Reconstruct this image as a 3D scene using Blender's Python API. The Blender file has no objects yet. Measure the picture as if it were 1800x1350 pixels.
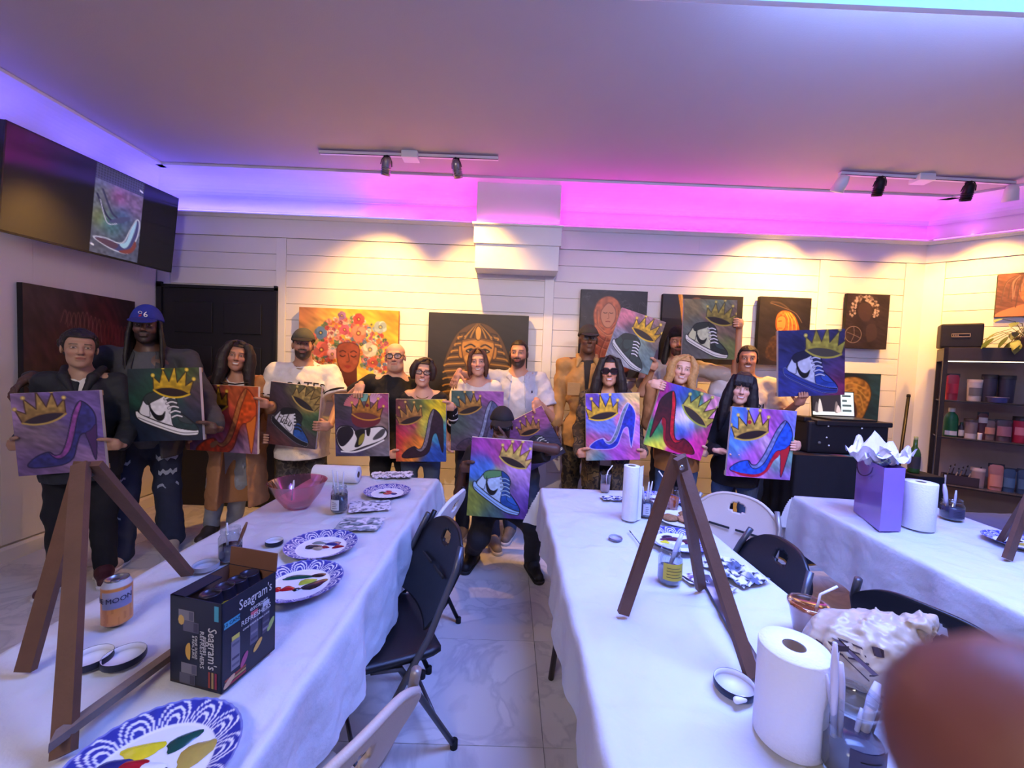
import bpy, bmesh, math, random
import numpy as np
from mathutils import Vector, Matrix

random.seed(7)
np.random.seed(7)
SC = bpy.context.scene
COL = SC.collection

# ------------------------------------------------------------------ camera
FPX = 700.0                       # focal length in pixels of the 1800 x 1350 frame
CAM = np.array([0.0, 0.0, 1.5])
PITCH, ROLL, YAW = math.radians(2.5), math.radians(2.2), math.radians(0.4)
_f0 = np.array([math.sin(YAW) * math.cos(PITCH), math.cos(YAW) * math.cos(PITCH), -math.sin(PITCH)])
_r0 = np.array([math.cos(YAW), -math.sin(YAW), 0.0])
_u0 = np.cross(_r0, _f0)
C_R = math.cos(ROLL) * _r0 + math.sin(ROLL) * _u0
C_U = -math.sin(ROLL) * _r0 + math.cos(ROLL) * _u0
C_F = _f0
cam_data = bpy.data.cameras.new('camera')
cam_data.sensor_width = 36.0
cam_data.lens = FPX / 1800.0 * 36.0
cam_data.clip_start = 0.005
cam_data.dof.use_dof = True
cam_data.dof.focus_distance = 3.0
cam_data.dof.aperture_fstop = 10.0
cam = bpy.data.objects.new('camera', cam_data)
COL.objects.link(cam)
M = Matrix((tuple(C_R), tuple(C_U), tuple(-C_F))).transposed().to_4x4()
M.translation = Vector(CAM)
cam.matrix_world = M
SC.camera = cam


def ray(px, py):
 return C_F + C_R * ((px - 900.0) / FPX) + C_U * ((675.0 - py) / FPX)


def at(px, py, Y):
 """world point seen at a pixel, at world depth Y"""
 d = ray(px, py)
 return CAM + d * (Y / d[1])


def onz(px, py, z):
 d = ray(px, py)
 return CAM + d * ((z - CAM[2]) / d[2])


def onplane(px, py, p, n):
 d = ray(px, py)
 return CAM + d * (np.dot(np.array(p) - CAM, n) / np.dot(d, n))


# ------------------------------------------------------------------ world, exposure
w = bpy.data.worlds.new('world')
SC.world = w
w.use_nodes = True
w.node_tree.nodes['Background'].inputs[0].default_value = (0.02, 0.02, 0.03, 1)
w.node_tree.nodes['Background'].inputs[1].default_value = 1.0
SC.view_settings.view_transform = 'Standard'
SC.view_settings.look = 'None'
SC.view_settings.exposure = 0.17
SC.view_settings.gamma = 1.0
SC.view_settings.use_curve_mapping = False
SC.cycles.max_bounces = 5
SC.cycles.diffuse_bounces = 3
SC.cycles.glossy_bounces = 2
SC.cycles.adaptive_threshold = 0.02
SC.cycles.transmission_bounces = 5
SC.cycles.transparent_max_bounces = 8
SC.cycles.caustics_reflective = False
SC.cycles.caustics_refractive = False
SC.cycles.sample_clamp_indirect = 6.0


def area(name, loc, target, sx, sy, energy, color, spread=180):
 l = bpy.data.lights.new(name, 'AREA')
 l.shape = 'RECTANGLE'
 l.size, l.size_y = sx, sy
 l.energy = energy
 l.color = color
 l.spread = math.radians(spread)
 o = bpy.data.objects.new(name, l)
 COL.objects.link(o)
 o.location = loc
 o.rotation_euler = (Vector(target) - Vector(loc)).to_track_quat('-Z', 'Y').to_euler()
 return o


# ceiling fixtures: the blue colour panel over the right of the room, the white one behind the photographer
PX0, PX1, PY1, PZ = 0.30, 2.80, 1.645, 2.97                # blue panel: left side, far side, underside
BLUE_L = (0.22, 0.36, 1.0)
area('blue_ceiling_light', ((PX0 + PX1) / 2, PY1 - .5, PZ - .012), ((PX0 + PX1) / 2, PY1 - .5, 0), 2.4, 0.9, 112, (0.20, 0.29, 1.0), 125)
area('blue_uplight', (PX0 + 1.6, PY1 - .45, PZ + .045), (PX0 + 1.6, PY1 - .45, 4), 1.7, 0.85, 120, BLUE_L)
area('white_ceiling_light', (-1.1, -1.3, 3.14), (-0.7, 1.4, 0.6), 1.2, 0.6, 58, (1.0, 0.90, 0.84))
# LED tape lying on the ledge, in lengths of about half a metre
LED_Y, LED_X, LED_Z = 3.935, -3.43, 2.895
for i in range(15):
 x = -3.2 + 0.5 * i
 t = min(max((x + 1.75) / 0.9, 0), 1)
 c = [(0.11, 0.08, 1.0), (1.0, 0.0, 0.82)]
 k = [c[0][j] * (1 - t) + c[1][j] * t for j in range(3)]
 if x > 2.2:
  u = min((x - 2.2) / 1.4, 1)
  k = [k[0] * (1 - u) + 0.62 * u, k[1], k[2]]
 area('led_tape_light', (x, LED_Y - 0.012, LED_Z), (x, LED_Y - 0.08, 3.4), 0.5, 0.012, 1.5, k)
for i in range(9):
 y = 3.7 - 0.5 * i
 area('led_tape_light', (LED_X + 0.012, y, LED_Z), (LED_X + 0.10, y, 3.4), 0.012, 0.5, 1.5, (0.12, 0.09, 1.0))
# ------------------------------------------------------------------ materials


def lin(c):
 out = []
 for v in c[:3]:
  v = v / 255.0
  out.append(v / 12.92 if v <= 0.04045 else ((v + 0.055) / 1.055) ** 2.4)
 return tuple(out)


MATS = {}


def mat(name, col, rough=0.6, metal=0.0, noise=0.0, scale=20.0, bump=0.0, bscale=80.0, trans=0.0, ior=1.45,
  alpha=1.0, emit=None, estr=0.0, coat=0.0, sub=None):
 """procedural material: base colour with a noise variation, optional noise relief"""
 if name in MATS:
  return MATS[name]
 m = bpy.data.materials.new(name)
 m.use_nodes = True
 nt = m.node_tree
 b = nt.nodes['Principled BSDF']
 c = lin(col)
 b.inputs['Base Color'].default_value = (*c, 1)
 b.inputs['Roughness'].default_value = rough
 b.inputs['Metallic'].default_value = metal
 b.inputs['IOR'].default_value = ior
 b.inputs['Transmission Weight'].default_value = trans
 b.inputs['Alpha'].default_value = alpha
 b.inputs['Coat Weight'].default_value = coat
 if emit is not None:
  b.inputs['Emission Color'].default_value = (*lin(emit), 1)
  b.inputs['Emission Strength'].default_value = estr
 if noise > 0 or bump > 0:
  tc = nt.nodes.new('ShaderNodeTexCoord')
 if noise > 0:
  n = nt.nodes.new('ShaderNodeTexNoise')
  n.inputs['Scale'].default_value = scale
  n.inputs['Detail'].default_value = 5
  nt.links.new(tc.outputs['Object'], n.inputs['Vector'])
  r = nt.nodes.new('ShaderNodeMix')
  r.data_type = 'RGBA'
  r.inputs['A'].default_value = (*[v * (1 - noise) for v in c], 1)
  r.inputs['B'].default_value = (*[min(v * (1 + noise), 1) for v in c], 1)
  nt.links.new(n.outputs['Fac'], r.inputs['Factor'])
  nt.links.new(r.outputs['Result'], b.inputs['Base Color'])
 if bump > 0:
  n2 = nt.nodes.new('ShaderNodeTexNoise')
  n2.inputs['Scale'].default_value = bscale
  n2.inputs['Detail'].default_value = 4
  nt.links.new(tc.outputs['Object'], n2.inputs['Vector'])
  bp = nt.nodes.new('ShaderNodeBump')
  bp.inputs['Strength'].default_value = bump
  bp.inputs['Distance'].default_value = 0.004
  nt.links.new(n2.outputs['Fac'], bp.inputs['Height'])
  nt.links.new(bp.outputs['Normal'], b.inputs['Normal'])
 MATS[name] = m
 return m


def glassy(name, tint, gloss=.10, rough=.03):
 """thin clear or tinted plastic / glass: tinted transparency with a gloss on top"""
 if name in MATS:
  return MATS[name]
 m = bpy.data.materials.new(name)
 m.use_nodes = True
 nt = m.node_tree
 out = nt.nodes['Material Output']
 nt.nodes.remove(nt.nodes['Principled BSDF'])
 t, g, mx_, f = [nt.nodes.new('ShaderNode' + q) for q in ('BsdfTransparent', 'BsdfGlossy', 'MixShader', 'LayerWeight')]
 t.inputs[0].default_value = (*lin(tint), 1)
 g.inputs['Roughness'].default_value = rough
 f.inputs[0].default_value = .5
 ml = nt.nodes.new('ShaderNodeMath')
 ml.operation = 'MULTIPLY_ADD'
 ml.inputs[1].default_value = .45
 ml.inputs[2].default_value = gloss
 nt.links.new(f.outputs['Facing'], ml.inputs[0])
 nt.links.new(ml.outputs[0], mx_.inputs[0])
 nt.links.new(t.outputs[0], mx_.inputs[1])
 nt.links.new(g.outputs[0], mx_.inputs[2])
 nt.links.new(mx_.outputs[0], out.inputs[0])
 MATS[name] = m
 return m


def vmat(name, rough=0.6, bump=0.0, bscale=150.0, coat=0.0, emit=0.0):
 """material whose colour is painted on the mesh (attribute Col)"""
 if name in MATS:
  return MATS[name]
 m = bpy.data.materials.new(name)
 m.use_nodes = True
 nt = m.node_tree
 b = nt.nodes['Principled BSDF']
 a = nt.nodes.new('ShaderNodeAttribute')
 a.attribute_name = 'Col'
 nt.links.new(a.outputs['Color'], b.inputs['Base Color'])
 b.inputs['Roughness'].default_value = rough
 b.inputs['Coat Weight'].default_value = coat
 if emit:
  nt.links.new(a.outputs['Color'], b.inputs['Emission Color'])
  b.inputs['Emission Strength'].default_value = emit
 if bump:
  tc = nt.nodes.new('ShaderNodeTexCoord')
  n = nt.nodes.new('ShaderNodeTexNoise')
  n.inputs['Scale'].default_value = bscale
  n.inputs['Detail'].default_value = 4
  bp = nt.nodes.new('ShaderNodeBump')
  bp.inputs['Strength'].default_value = bump
  bp.inputs['Distance'].default_value = 0.003
  nt.links.new(tc.outputs['Object'], n.inputs['Vector'])
  nt.links.new(n.outputs['Fac'], bp.inputs['Height'])
  nt.links.new(bp.outputs['Normal'], b.inputs['Normal'])
 MATS[name] = m
 return m


# ------------------------------------------------------------------ object helpers
def tag(o, label=None, cat=None, group=None, kind=None):
 if label:
  o['label'] = label
 if cat:
  o['category'] = cat
 if group:
  o['group'] = group
 if kind:
  o['kind'] = kind
 return o


def empty(name, loc=(0, 0, 0), label=None, cat=None, group=None):
 o = bpy.data.objects.new(name, None)
 o.empty_display_size = 0.1
 COL.objects.link(o)
 o.location = loc
 return tag(o, label, cat, group)


def put(o, parent):
 """parent an object whose mesh is in world coordinates"""
 if parent is not None:
  o.parent = parent
  p, q = parent, Matrix.Identity(4)
  chain = []
  while p is not None:
   chain.append(p)
   p = p.parent
  for p in reversed(chain):
   q = q @ p.matrix_parent_inverse @ p.matrix_basis
  o.matrix_parent_inverse = q.inverted()
 return o


def mesh_obj(name, verts, faces, m, parent=None, smooth=False, local=False):
 me = bpy.data.meshes.new(name)
 me.from_pydata([tuple(map(float, v)) for v in verts], [], [tuple(int(i) for i in f) for f in faces])
 if smooth:
  me.polygons.foreach_set('use_smooth', [True] * len(me.polygons))
 me.update()
 if m is not None:
  me.materials.append(m)
 o = bpy.data.objects.new(name, me)
 COL.objects.link(o)
 if parent is not None:
  if local:
   o.parent = parent
  else:
   put(o, parent)
 return o


class MB:
 """collects simple shapes and links them as ONE mesh object"""

 def __init__(s):
  s.v, s.f, s.sm = [], [], []

 def add(s, verts, faces, smooth=False):
  n = len(s.v)
  s.v += [np.array(v, float) for v in verts]
  s.f += [tuple(i + n for i in f) for f in faces]
  s.sm += [smooth] * len(faces)
  return s

 def box(s, lo, hi, bev=0.0, R=None, T=None):
  lo, hi = np.array(lo, float), np.array(hi, float)
  if bev <= 0:
   vs = [(x, y, z) for x in (lo[0], hi[0]) for y in (lo[1], hi[1]) for z in (lo[2], hi[2])]
   fs = [(0, 1, 3, 2), (4, 6, 7, 5), (0, 4, 5, 1), (2, 3, 7, 6), (0, 2, 6, 4), (1, 5, 7, 3)]
  else:
   bm = bmesh.new()
   bmesh.ops.create_cube(bm, size=1)
   for v in bm.verts:
    v.co = Vector([(lo[i] + hi[i]) / 2 + v.co[i] * (hi[i] - lo[i]) for i in range(3)])
   bmesh.ops.bevel(bm, geom=bm.edges[:], offset=bev, segments=2, affect='EDGES', profile=0.6)
   bm.verts.ensure_lookup_table()
   vs = [tuple(v.co) for v in bm.verts]
   fs = [tuple(v.index for v in f.verts) for f in bm.faces]
   bm.free()
  vs = [np.array(v) for v in vs]
  if R is not None:
   vs = [np.array(R) @ v for v in vs]
  if T is not None:
   vs = [v + np.array(T) for v in vs]
  return s.add(vs, fs)

 def tube(s, pts, r, n=10, cap=True):
  pts = [np.array(p, float) for p in pts]
  rs = r if hasattr(r, '__len__') else [r] * len(pts)
  rings = []
  up = None
  for i, p in enumerate(pts):
   t = pts[min(i + 1, len(pts) - 1)] - pts[max(i - 1, 0)]
   t = t / (np.linalg.norm(t) + 1e-12)
   if up is None:
    up = np.array([0, 0, 1.0]) if abs(t[2]) < 0.9 else np.array([1.0, 0, 0])
   a = np.cross(t, up)
   a /= np.linalg.norm(a) + 1e-12
   b = np.cross(a, t)
   up = b
   rings.append([p + rs[i] * (math.cos(2 * math.pi * k / n) * a + math.sin(2 * math.pi * k / n) * b) for k in range(n)])
  vs = [v for g in rings for v in g]
  fs = []
  for i in range(len(pts) - 1):
   for k in range(n):
    fs.append((i * n + k, i * n + (k + 1) % n, (i + 1) * n + (k + 1) % n, (i + 1) * n + k))
  if cap:
   fs.append(tuple(range(n))[::-1])
   fs.append(tuple((len(pts) - 1) * n + k for k in range(n)))
  return s.add(vs, fs, True)

 def bar(s, a, b, wx, wy, up=(0, 0, 1)):
  """square timber from a to b"""
  a, b = np.array(a, float), np.array(b, float)
  t = (b - a) / np.linalg.norm(b - a)
  u = np.cross(t, np.array(up, float))
  u /= np.linalg.norm(u)
  v = np.cross(u, t)
  vs = []
  for p in (a, b):
   for su, sv in ((-1, -1), (1, -1), (1, 1), (-1, 1)):
    vs.append(p + u * su * wx / 2 + v * sv * wy / 2)
  fs = [(3, 2, 1, 0), (4, 5, 6, 7), (0, 1, 5, 4), (1, 2, 6, 5), (2, 3, 7, 6), (3, 0, 4, 7)]
  return s.add(vs, fs)

 def lathe(s, prof, c=(0, 0, 0), n=24, R=None, sx=1.0):
  """prof: list of (radius, z); closed only where radius is 0"""
  vs, fs = [], []
  for r, z in prof:
   for k in range(n):
    a = 2 * math.pi * k / n
    p = np.array([r * math.cos(a) * sx, r * math.sin(a), z])
    if R is not None:
     p = np.array(R) @ p
    vs.append(p + np.array(c))
  for i in range(len(prof) - 1):
   for k in range(n):
    fs.append((i * n + k, i * n + (k + 1) % n, (i + 1) * n + (k + 1) % n, (i + 1) * n + k))
  return s.add(vs, fs, True)

 def build(s, name, m, parent=None, local=False, auto=False):
  o = mesh_obj(name, s.v, s.f, m, parent, False, local)
  o.data.polygons.foreach_set('use_smooth', s.sm)
  return o


def rotz(a):
 c, s_ = math.cos(a), math.sin(a)
 return np.array([[c, -s_, 0], [s_, c, 0], [0, 0, 1.0]])


def rotx(a):
 c, s_ = math.cos(a), math.sin(a)
 return np.array([[1.0, 0, 0], [0, c, -s_], [0, s_, c]])


def roty(a):
 c, s_ = math.cos(a), math.sin(a)
 return np.array([[c, 0, s_], [0, 1.0, 0], [-s_, 0, c]])


def norm(v):
 v = np.array(v, float)
 return v / (np.linalg.norm(v) + 1e-12)


def set_cols(o, cols):
 """per-vertex linear colours"""
 a = o.data.color_attributes.new('Col', 'FLOAT_COLOR', 'POINT')
 c = np.ones((len(o.data.vertices), 4), np.float32)
 c[:, :3] = cols
 a.data.foreach_set('color', c.ravel())


def copy_tree(o, parent=None):
 c = o.copy()
 COL.objects.link(c)
 c.parent = parent
 for ch in o.children:
  copy_tree(ch, c)
 return c


def text_mesh(body, size, R, T, m, name, parent, extrude=0.0006, align='CENTER', sx=1.0):
 cu = bpy.data.curves.new(name, 'FONT')
 cu.body = body
 cu.size = size
 cu.align_x = align
 cu.align_y = 'CENTER'
 cu.extrude = extrude
 cu.resolution_u = 2
 o = bpy.data.objects.new(name, cu)
 COL.objects.link(o)
 dg = bpy.context.evaluated_depsgraph_get()
 me = bpy.data.meshes.new_from_object(o.evaluated_get(dg))
 bpy.data.objects.remove(o)
 me.name = name
 co = np.array([v.co for v in me.vertices]).reshape(-1, 3)
 co[:, 0] *= sx
 co = co @ np.array(R).T + np.array(T)
 me.vertices.foreach_set('co', co.ravel().astype(np.float32))
 me.materials.clear()
 me.materials.append(m)
 me.update()
 q = bpy.data.objects.new(name, me)
 COL.objects.link(q)
 return put(q, parent)


# ------------------------------------------------------------------ implicit modelling (round cones, ellipsoids, smooth unions)
def surface_nets(D, org, h):
 ins = D < 0
 c = ins[:-1, :-1, :-1].astype(np.int8)
 tot = np.zeros(c.shape, np.int8)
 for i in (0, 1):
  for j in (0, 1):
   for k in (0, 1):
    tot += ins[i:ins.shape[0] - 1 + i, j:ins.shape[1] - 1 + j, k:ins.shape[2] - 1 + k]
 cells = np.argwhere((tot > 0) & (tot < 8))
 if len(cells) == 0:
  return np.zeros((0, 3)), np.zeros((0, 4), int)
 idx = -np.ones(tot.shape, np.int64)
 idx[cells[:, 0], cells[:, 1], cells[:, 2]] = np.arange(len(cells))
 acc = np.zeros((len(cells), 3))
 cnt = np.zeros(len(cells))
 corners = [(i, j, k) for i in (0, 1) for j in (0, 1) for k in (0, 1)]
 val = {q: D[cells[:, 0] + q[0], cells[:, 1] + q[1], cells[:, 2] + q[2]] for q in corners}
 for a in corners:
  for ax in range(3):
   if a[ax] == 0:
    b = list(a)
    b[ax] = 1
    b = tuple(b)
    va, vb = val[a], val[b]
    m_ = (va < 0) != (vb < 0)
    t = np.where(m_, va / np.where(m_, va - vb, 1), 0)
    for d in range(3):
     acc[:, d] += np.where(m_, a[d] + (t if d == ax else 0), 0)
    cnt += m_
 V = (cells + acc / cnt[:, None]) * h + org
 F = []
 for ax in range(3):
  o1, o2 = [(1, 2), (2, 0), (0, 1)][ax]
  sl_a = [slice(1, -1)] * 3
  sl_a[ax] = slice(0, -1)
  sl_b = [slice(1, -1)] * 3
  sl_b[ax] = slice(1, None)
  A, Bq = ins[tuple(sl_a)], ins[tuple(sl_b)]
  for flip, msk in ((False, A & ~Bq), (True, ~A & Bq)):
   e = np.argwhere(msk)
   if len(e) == 0:
    continue
   off = np.ones(3, int)
   off[ax] = 0
   e = e + off

   def cell(d1, d2):
    q = e.copy()
    q[:, o1] += d1
    q[:, o2] += d2
    return idx[q[:, 0], q[:, 1], q[:, 2]]
   quad = np.stack([cell(-1, -1), cell(0, -1), cell(0, 0), cell(-1, 0)], 1)
   F.append(quad[:, ::-1] if flip else quad)
 return V, np.concatenate(F) if F else np.zeros((0, 4), int)


def cone(a, b, ra, rb=None, k=0.02):
 return ('c', np.array(a, float), np.array(b, float), float(ra), float(ra if rb is None else rb), k)


def ell(c, r, k=0.02, R=None, sub=False):
 return ('e', np.array(c, float), np.array(r if hasattr(r, '__len__') else (r, r, r), float), None if R is None else np.array(R), k, sub)


def wob(P, f, seed=0):
 """cheap smooth noise in -1..1"""
 x, y, z = P[..., 0] * f, P[..., 1] * f, P[..., 2] * f
 s = seed * 1.7
 return (np.sin(x + 1.3 * np.sin(0.9 * y + s) + s) * np.cos(y * 1.1 + 1.1 * np.sin(1.2 * z + 2 * s)) +
   0.6 * np.sin(1.9 * z + 1.4 * np.sin(1.7 * x - s) + 0.8 * y)) / 1.6


def sdf_mesh(prims, h, disp=None, pad=None, cut=None):
 """returns verts, quads of the smooth union of prims; disp(P)->offset added to the distance; cut(P)->distance to intersect with"""
 lo, hi = np.full(3, 1e9), np.full(3, -1e9)
 for p in prims:
  if p[0] == 'c':
   for q, r in ((p[1], p[3]), (p[2], p[4])):
    lo, hi = np.minimum(lo, q - r), np.maximum(hi, q + r)
  elif not p[5]:
   r = p[2].max() if p[3] is not None else p[2]
   lo, hi = np.minimum(lo, p[1] - r), np.maximum(hi, p[1] + r)
 m = pad if pad is not None else 0.03
 lo, hi = lo - m, hi + m
 n = np.maximum(np.ceil((hi - lo) / h).astype(int) + 1, 4)
 ax = [lo[i] + h * np.arange(n[i]) for i in range(3)]
 D = np.full(tuple(n), 1.0, np.float32)
 for p in prims:
  k = p[5] if p[0] == 'c' else p[4]
  mg = k + 3 * h + 0.012
  if p[0] == 'c':
   l = np.minimum(p[1] - p[3], p[2] - p[4]) - mg
   u = np.maximum(p[1] + p[3], p[2] + p[4]) + mg
  else:
   r = np.full(3, p[2].max()) if p[3] is not None else p[2]
   l, u = p[1] - r - mg, p[1] + r + mg
  i0 = np.clip(np.floor((l - lo) / h).astype(int), 0, n - 1)
  i1 = np.clip(np.ceil((u - lo) / h).astype(int) + 1, 1, n)
  sl = tuple(slice(i0[i], i1[i]) for i in range(3))
  X = np.stack(np.meshgrid(*[ax[i][sl[i]] for i in range(3)], indexing='ij'), -1)
  if p[0] == 'c':
   a, b, ra, rb = p[1:5]
   ab = b - a
   L2 = float(ab @ ab) + 1e-12
   t = np.clip(((X - a) @ ab) / L2, 0, 1)
   d = np.linalg.norm(X - a - t[..., None] * ab, axis=-1) - (ra + (rb - ra) * t)
  else:
   q = X - p[1]
   if p[3] is not None:
    q = q @ p[3]
   k0 = np.linalg.norm(q / p[2], axis=-1)
   k1 = np.linalg.norm(q / (p[2] ** 2), axis=-1)
   d = k0 * (k0 - 1) / (k1 + 1e-9)
  cur = D[sl]
  if p[0] == 'e' and p[5]:
   hh = np.clip(0.5 - 0.5 * (cur + d) / k, 0, 1)
   D[sl] = cur * (1 - hh) + (-d) * hh + k * hh * (1 - hh)
  else:
   hh = np.clip(0.5 + 0.5 * (d - cur) / max(k, 1e-5), 0, 1)
   D[sl] = d * (1 - hh) + cur * hh - k * hh * (1 - hh)
   D[sl] = np.where(cur > 0.99, d, D[sl])
 if disp is not None or cut is not None:
  X = np.stack(np.meshgrid(*ax, indexing='ij'), -1)
  if disp is not None:
   D = D + disp(X)
  if cut is not None:
   D = np.maximum(D, cut(X))
 D[0], D[-1] = np.maximum(D[0], .01), np.maximum(D[-1], .01)
 D[:, 0], D[:, -1] = np.maximum(D[:, 0], .01), np.maximum(D[:, -1], .01)
 D[:, :, 0], D[:, :, -1] = np.maximum(D[:, :, 0], .01), np.maximum(D[:, :, -1], .01)
 return surface_nets(D.astype(np.float64), lo, h)


def np_mesh(name, V, F, m, parent=None, smooth=True):
 me = bpy.data.meshes.new(name)
 V = np.asarray(V, np.float32)
 F = np.asarray(F, np.int32)
 me.vertices.add(len(V))
 me.vertices.foreach_set('co', V.ravel())
 k = F.shape[1]
 me.loops.add(F.size)
 me.loops.foreach_set('vertex_index', F.ravel())
 me.polygons.add(len(F))
 me.polygons.foreach_set('loop_start', np.arange(0, F.size, k, dtype=np.int32))
 me.polygons.foreach_set('use_smooth', np.full(len(F), smooth))
 me.update(calc_edges=True)
 me.validate()
 if m is not None:
  me.materials.append(m)
 o = bpy.data.objects.new(name, me)
 COL.objects.link(o)
 if parent is not None:
  put(o, parent)
 return o

# ================================================================== the room
BY = 3.95                                    # back wall face
LX = -3.47                                   # left wall face
CORNER = at(1618, 560, BY)                   # where the back wall meets the slanted right wall
RX0 = float(CORNER[0])
RDIR = norm([0.77, -0.64, 0])                # along the slanted right wall, towards the camera
RN = np.array([-RDIR[1] * -1, RDIR[0] * -1, 0])  # its normal, into the room
RN = norm([-0.64, -0.77, 0])
RLEN = 2.6
REND = np.array([RX0, BY, 0]) + RDIR * RLEN
FY = -3.2                                    # wall behind the photographer
CZ = 3.2                                     # ceiling
LEDGE = 2.87
white_wall = mat('white_paint', (236, 232, 228), 0.55, noise=0.04, scale=3, bump=0.08, bscale=60)
white_trim = mat('white_trim_paint', (238, 235, 232), 0.45, noise=0.03, scale=5)
black_paint = mat('black_door_paint', (26, 25, 32), 0.5, noise=0.15, scale=8, bump=0.1)


def struct(o):
 o['kind'] = 'structure'
 return o


def strip(name, p0, p1, prof, m, parent=None):
 """profile (distance from wall, z) extruded from p0 to p1; wall normal on the right hand of p0->p1 rotated"""
 p0, p1 = np.array(p0, float), np.array(p1, float)
 t = norm(p1 - p0)
 n = np.array([t[1], -t[0], 0])
 vs = [p + n * d + np.array([0, 0, z]) for p in (p0, p1) for d, z in prof]
 k = len(prof)
 fs = [(i, (i + 1) % k, k + (i + 1) % k, k + i) for i in range(k)]
 fs += [tuple(range(k))[::-1], tuple(range(k, 2 * k))]
 o = mesh_obj(name, vs, fs, m, parent)
 return o


# marble floor tiles
fm = bpy.data.materials.new('marble_tile')
fm.use_nodes = True
nt = fm.node_tree
b = nt.nodes['Principled BSDF']
tc = nt.nodes.new('ShaderNodeTexCoord')
geo = nt.nodes.new('ShaderNodeNewGeometry')
oi = nt.nodes.new('ShaderNodeObjectInfo')
add = nt.nodes.new('ShaderNodeVectorMath')
add.operation = 'MULTIPLY_ADD'
add.inputs[1].default_value = (1, 1, 1)
nt.links.new(geo.outputs['Position'], add.inputs[0])
sc_ = nt.nodes.new('ShaderNodeVectorMath')
sc_.operation = 'SCALE'
sc_.inputs['Scale'].default_value = 6.0
cmb = nt.nodes.new('ShaderNodeCombineXYZ')
nt.links.new(oi.outputs['Random'], cmb.inputs[0])
nt.links.new(oi.outputs['Random'], cmb.inputs[2])
nt.links.new(cmb.outputs[0], sc_.inputs[0])
nt.links.new(sc_.outputs[0], add.inputs[2])
n1 = nt.nodes.new('ShaderNodeTexNoise')
n1.inputs['Scale'].default_value = 2.6
n1.inputs['Detail'].default_value = 8
n1.inputs['Distortion'].default_value = 1.6
nt.links.new(add.outputs[0], n1.inputs['Vector'])
cr = nt.nodes.new('ShaderNodeValToRGB')
cr.color_ramp.elements[0].position = 0.44
cr.color_ramp.elements[0].color = (*lin((216, 212, 210)), 1)
cr.color_ramp.elements[1].position = 0.54
cr.color_ramp.elements[1].color = (*lin((224, 220, 218)), 1)
e = cr.color_ramp.elements.new(0.495)
e.color = (*lin((200, 197, 198)), 1)
nt.links.new(n1.outputs['Fac'], cr.inputs['Fac'])
n2 = nt.nodes.new('ShaderNodeTexNoise')
n2.inputs['Scale'].default_value = 0.9
n2.inputs['Detail'].default_value = 4
nt.links.new(add.outputs[0], n2.inputs['Vector'])
mx = nt.nodes.new('ShaderNodeMix')
mx.data_type = 'RGBA'
mx.blend_type = 'MULTIPLY'
mx.inputs['Factor'].default_value = 0.12
nt.links.new(cr.outputs['Color'], mx.inputs['A'])
nt.links.new(n2.outputs['Color'], mx.inputs['B'])
bw = nt.nodes.new('ShaderNodeRGBToBW')
nt.links.new(n2.outputs['Color'], bw.inputs[0])
nt.links.new(bw.outputs[0], mx.inputs['B'])
nt.links.new(mx.outputs['Result'], b.inputs['Base Color'])
b.inputs['Roughness'].default_value = 0.28
grout = mat('grout', (120, 118, 120), 0.9)
flo = MB().box((LX - 0.3, FY - 0.2, -0.2), (REND[0] + 0.3, BY + 0.3, -0.006)).build('floor', grout)
struct(flo)
TS = 0.61
tile_me = None
nx_, ny_ = int((REND[0] - LX) / TS) + 1, int((BY - FY) / TS) + 1
for i in range(nx_):
 for j in range(ny_):
  x, y = LX + (i + 0.5) * TS, BY - (j + 0.5) * TS
  if np.dot(np.array([x, y, 0]) - np.array([RX0, BY, 0]), RN) < -0.42:
   continue
  if tile_me is None:
   mb = MB().box((-TS / 2 + .0012, -TS / 2 + .0012, -0.006), (TS / 2 - .0012, TS / 2 - .0012, 0), 0.0008)
   o = mb.build('floor_tile', fm, flo, local=True)
   tile_me = o.data
  else:
   o = bpy.data.objects.new('floor_tile', tile_me)
   COL.objects.link(o)
   o.parent = flo
  o.location = (x, y, 0)

ceil_m = mat('ceiling_paint', (188, 182, 180), 0.8, noise=0.05, scale=2, bump=0.15, bscale=120)
ce = MB().box((LX - 0.3, FY - 0.2, CZ), (REND[0] + 0.3, BY + 0.3, CZ + 0.15)).build('ceiling', ceil_m)
struct(ce)

wb = MB().box((LX - 0.3, BY + 0.012, -0.1), (RX0 + 0.3, BY + 0.2, CZ)).build('wall_back', white_wall)
wl = MB().box((LX - 0.2, FY - 0.2, -0.1), (LX - 0.012, BY + 0.2, CZ)).build('wall_left', white_wall)
p = [np.array([RX0, BY, 0]) - RN * 0.012 - RDIR * 0.1, REND - RN * 0.012 + RDIR * 0.02]
q = [p[0] - RN * 0.2, p[1] - RN * 0.2]
vs = [(*v[:2], z) for z in (-0.1, CZ) for v in (p[0], p[1], q[1], q[0])]
wr = mesh_obj('wall_right', vs, [(0, 1, 2, 3), (7, 6, 5, 4), (0, 4, 5, 1), (1, 5, 6, 2), (2, 6, 7, 3), (3, 7, 4, 0)], white_wall)
ws = MB().box((REND[0], FY - 0.2, -0.1), (REND[0] + 0.2, REND[1] + 0.1, CZ)).build('wall_side', white_wall)
wf = MB().box((LX - 0.2, FY - 0.2, -0.1), (REND[0] + 0.2, FY, CZ)).build('wall_front', white_wall)
for o in (wb, wl, wr, ws, wf):
 struct(o)

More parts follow.
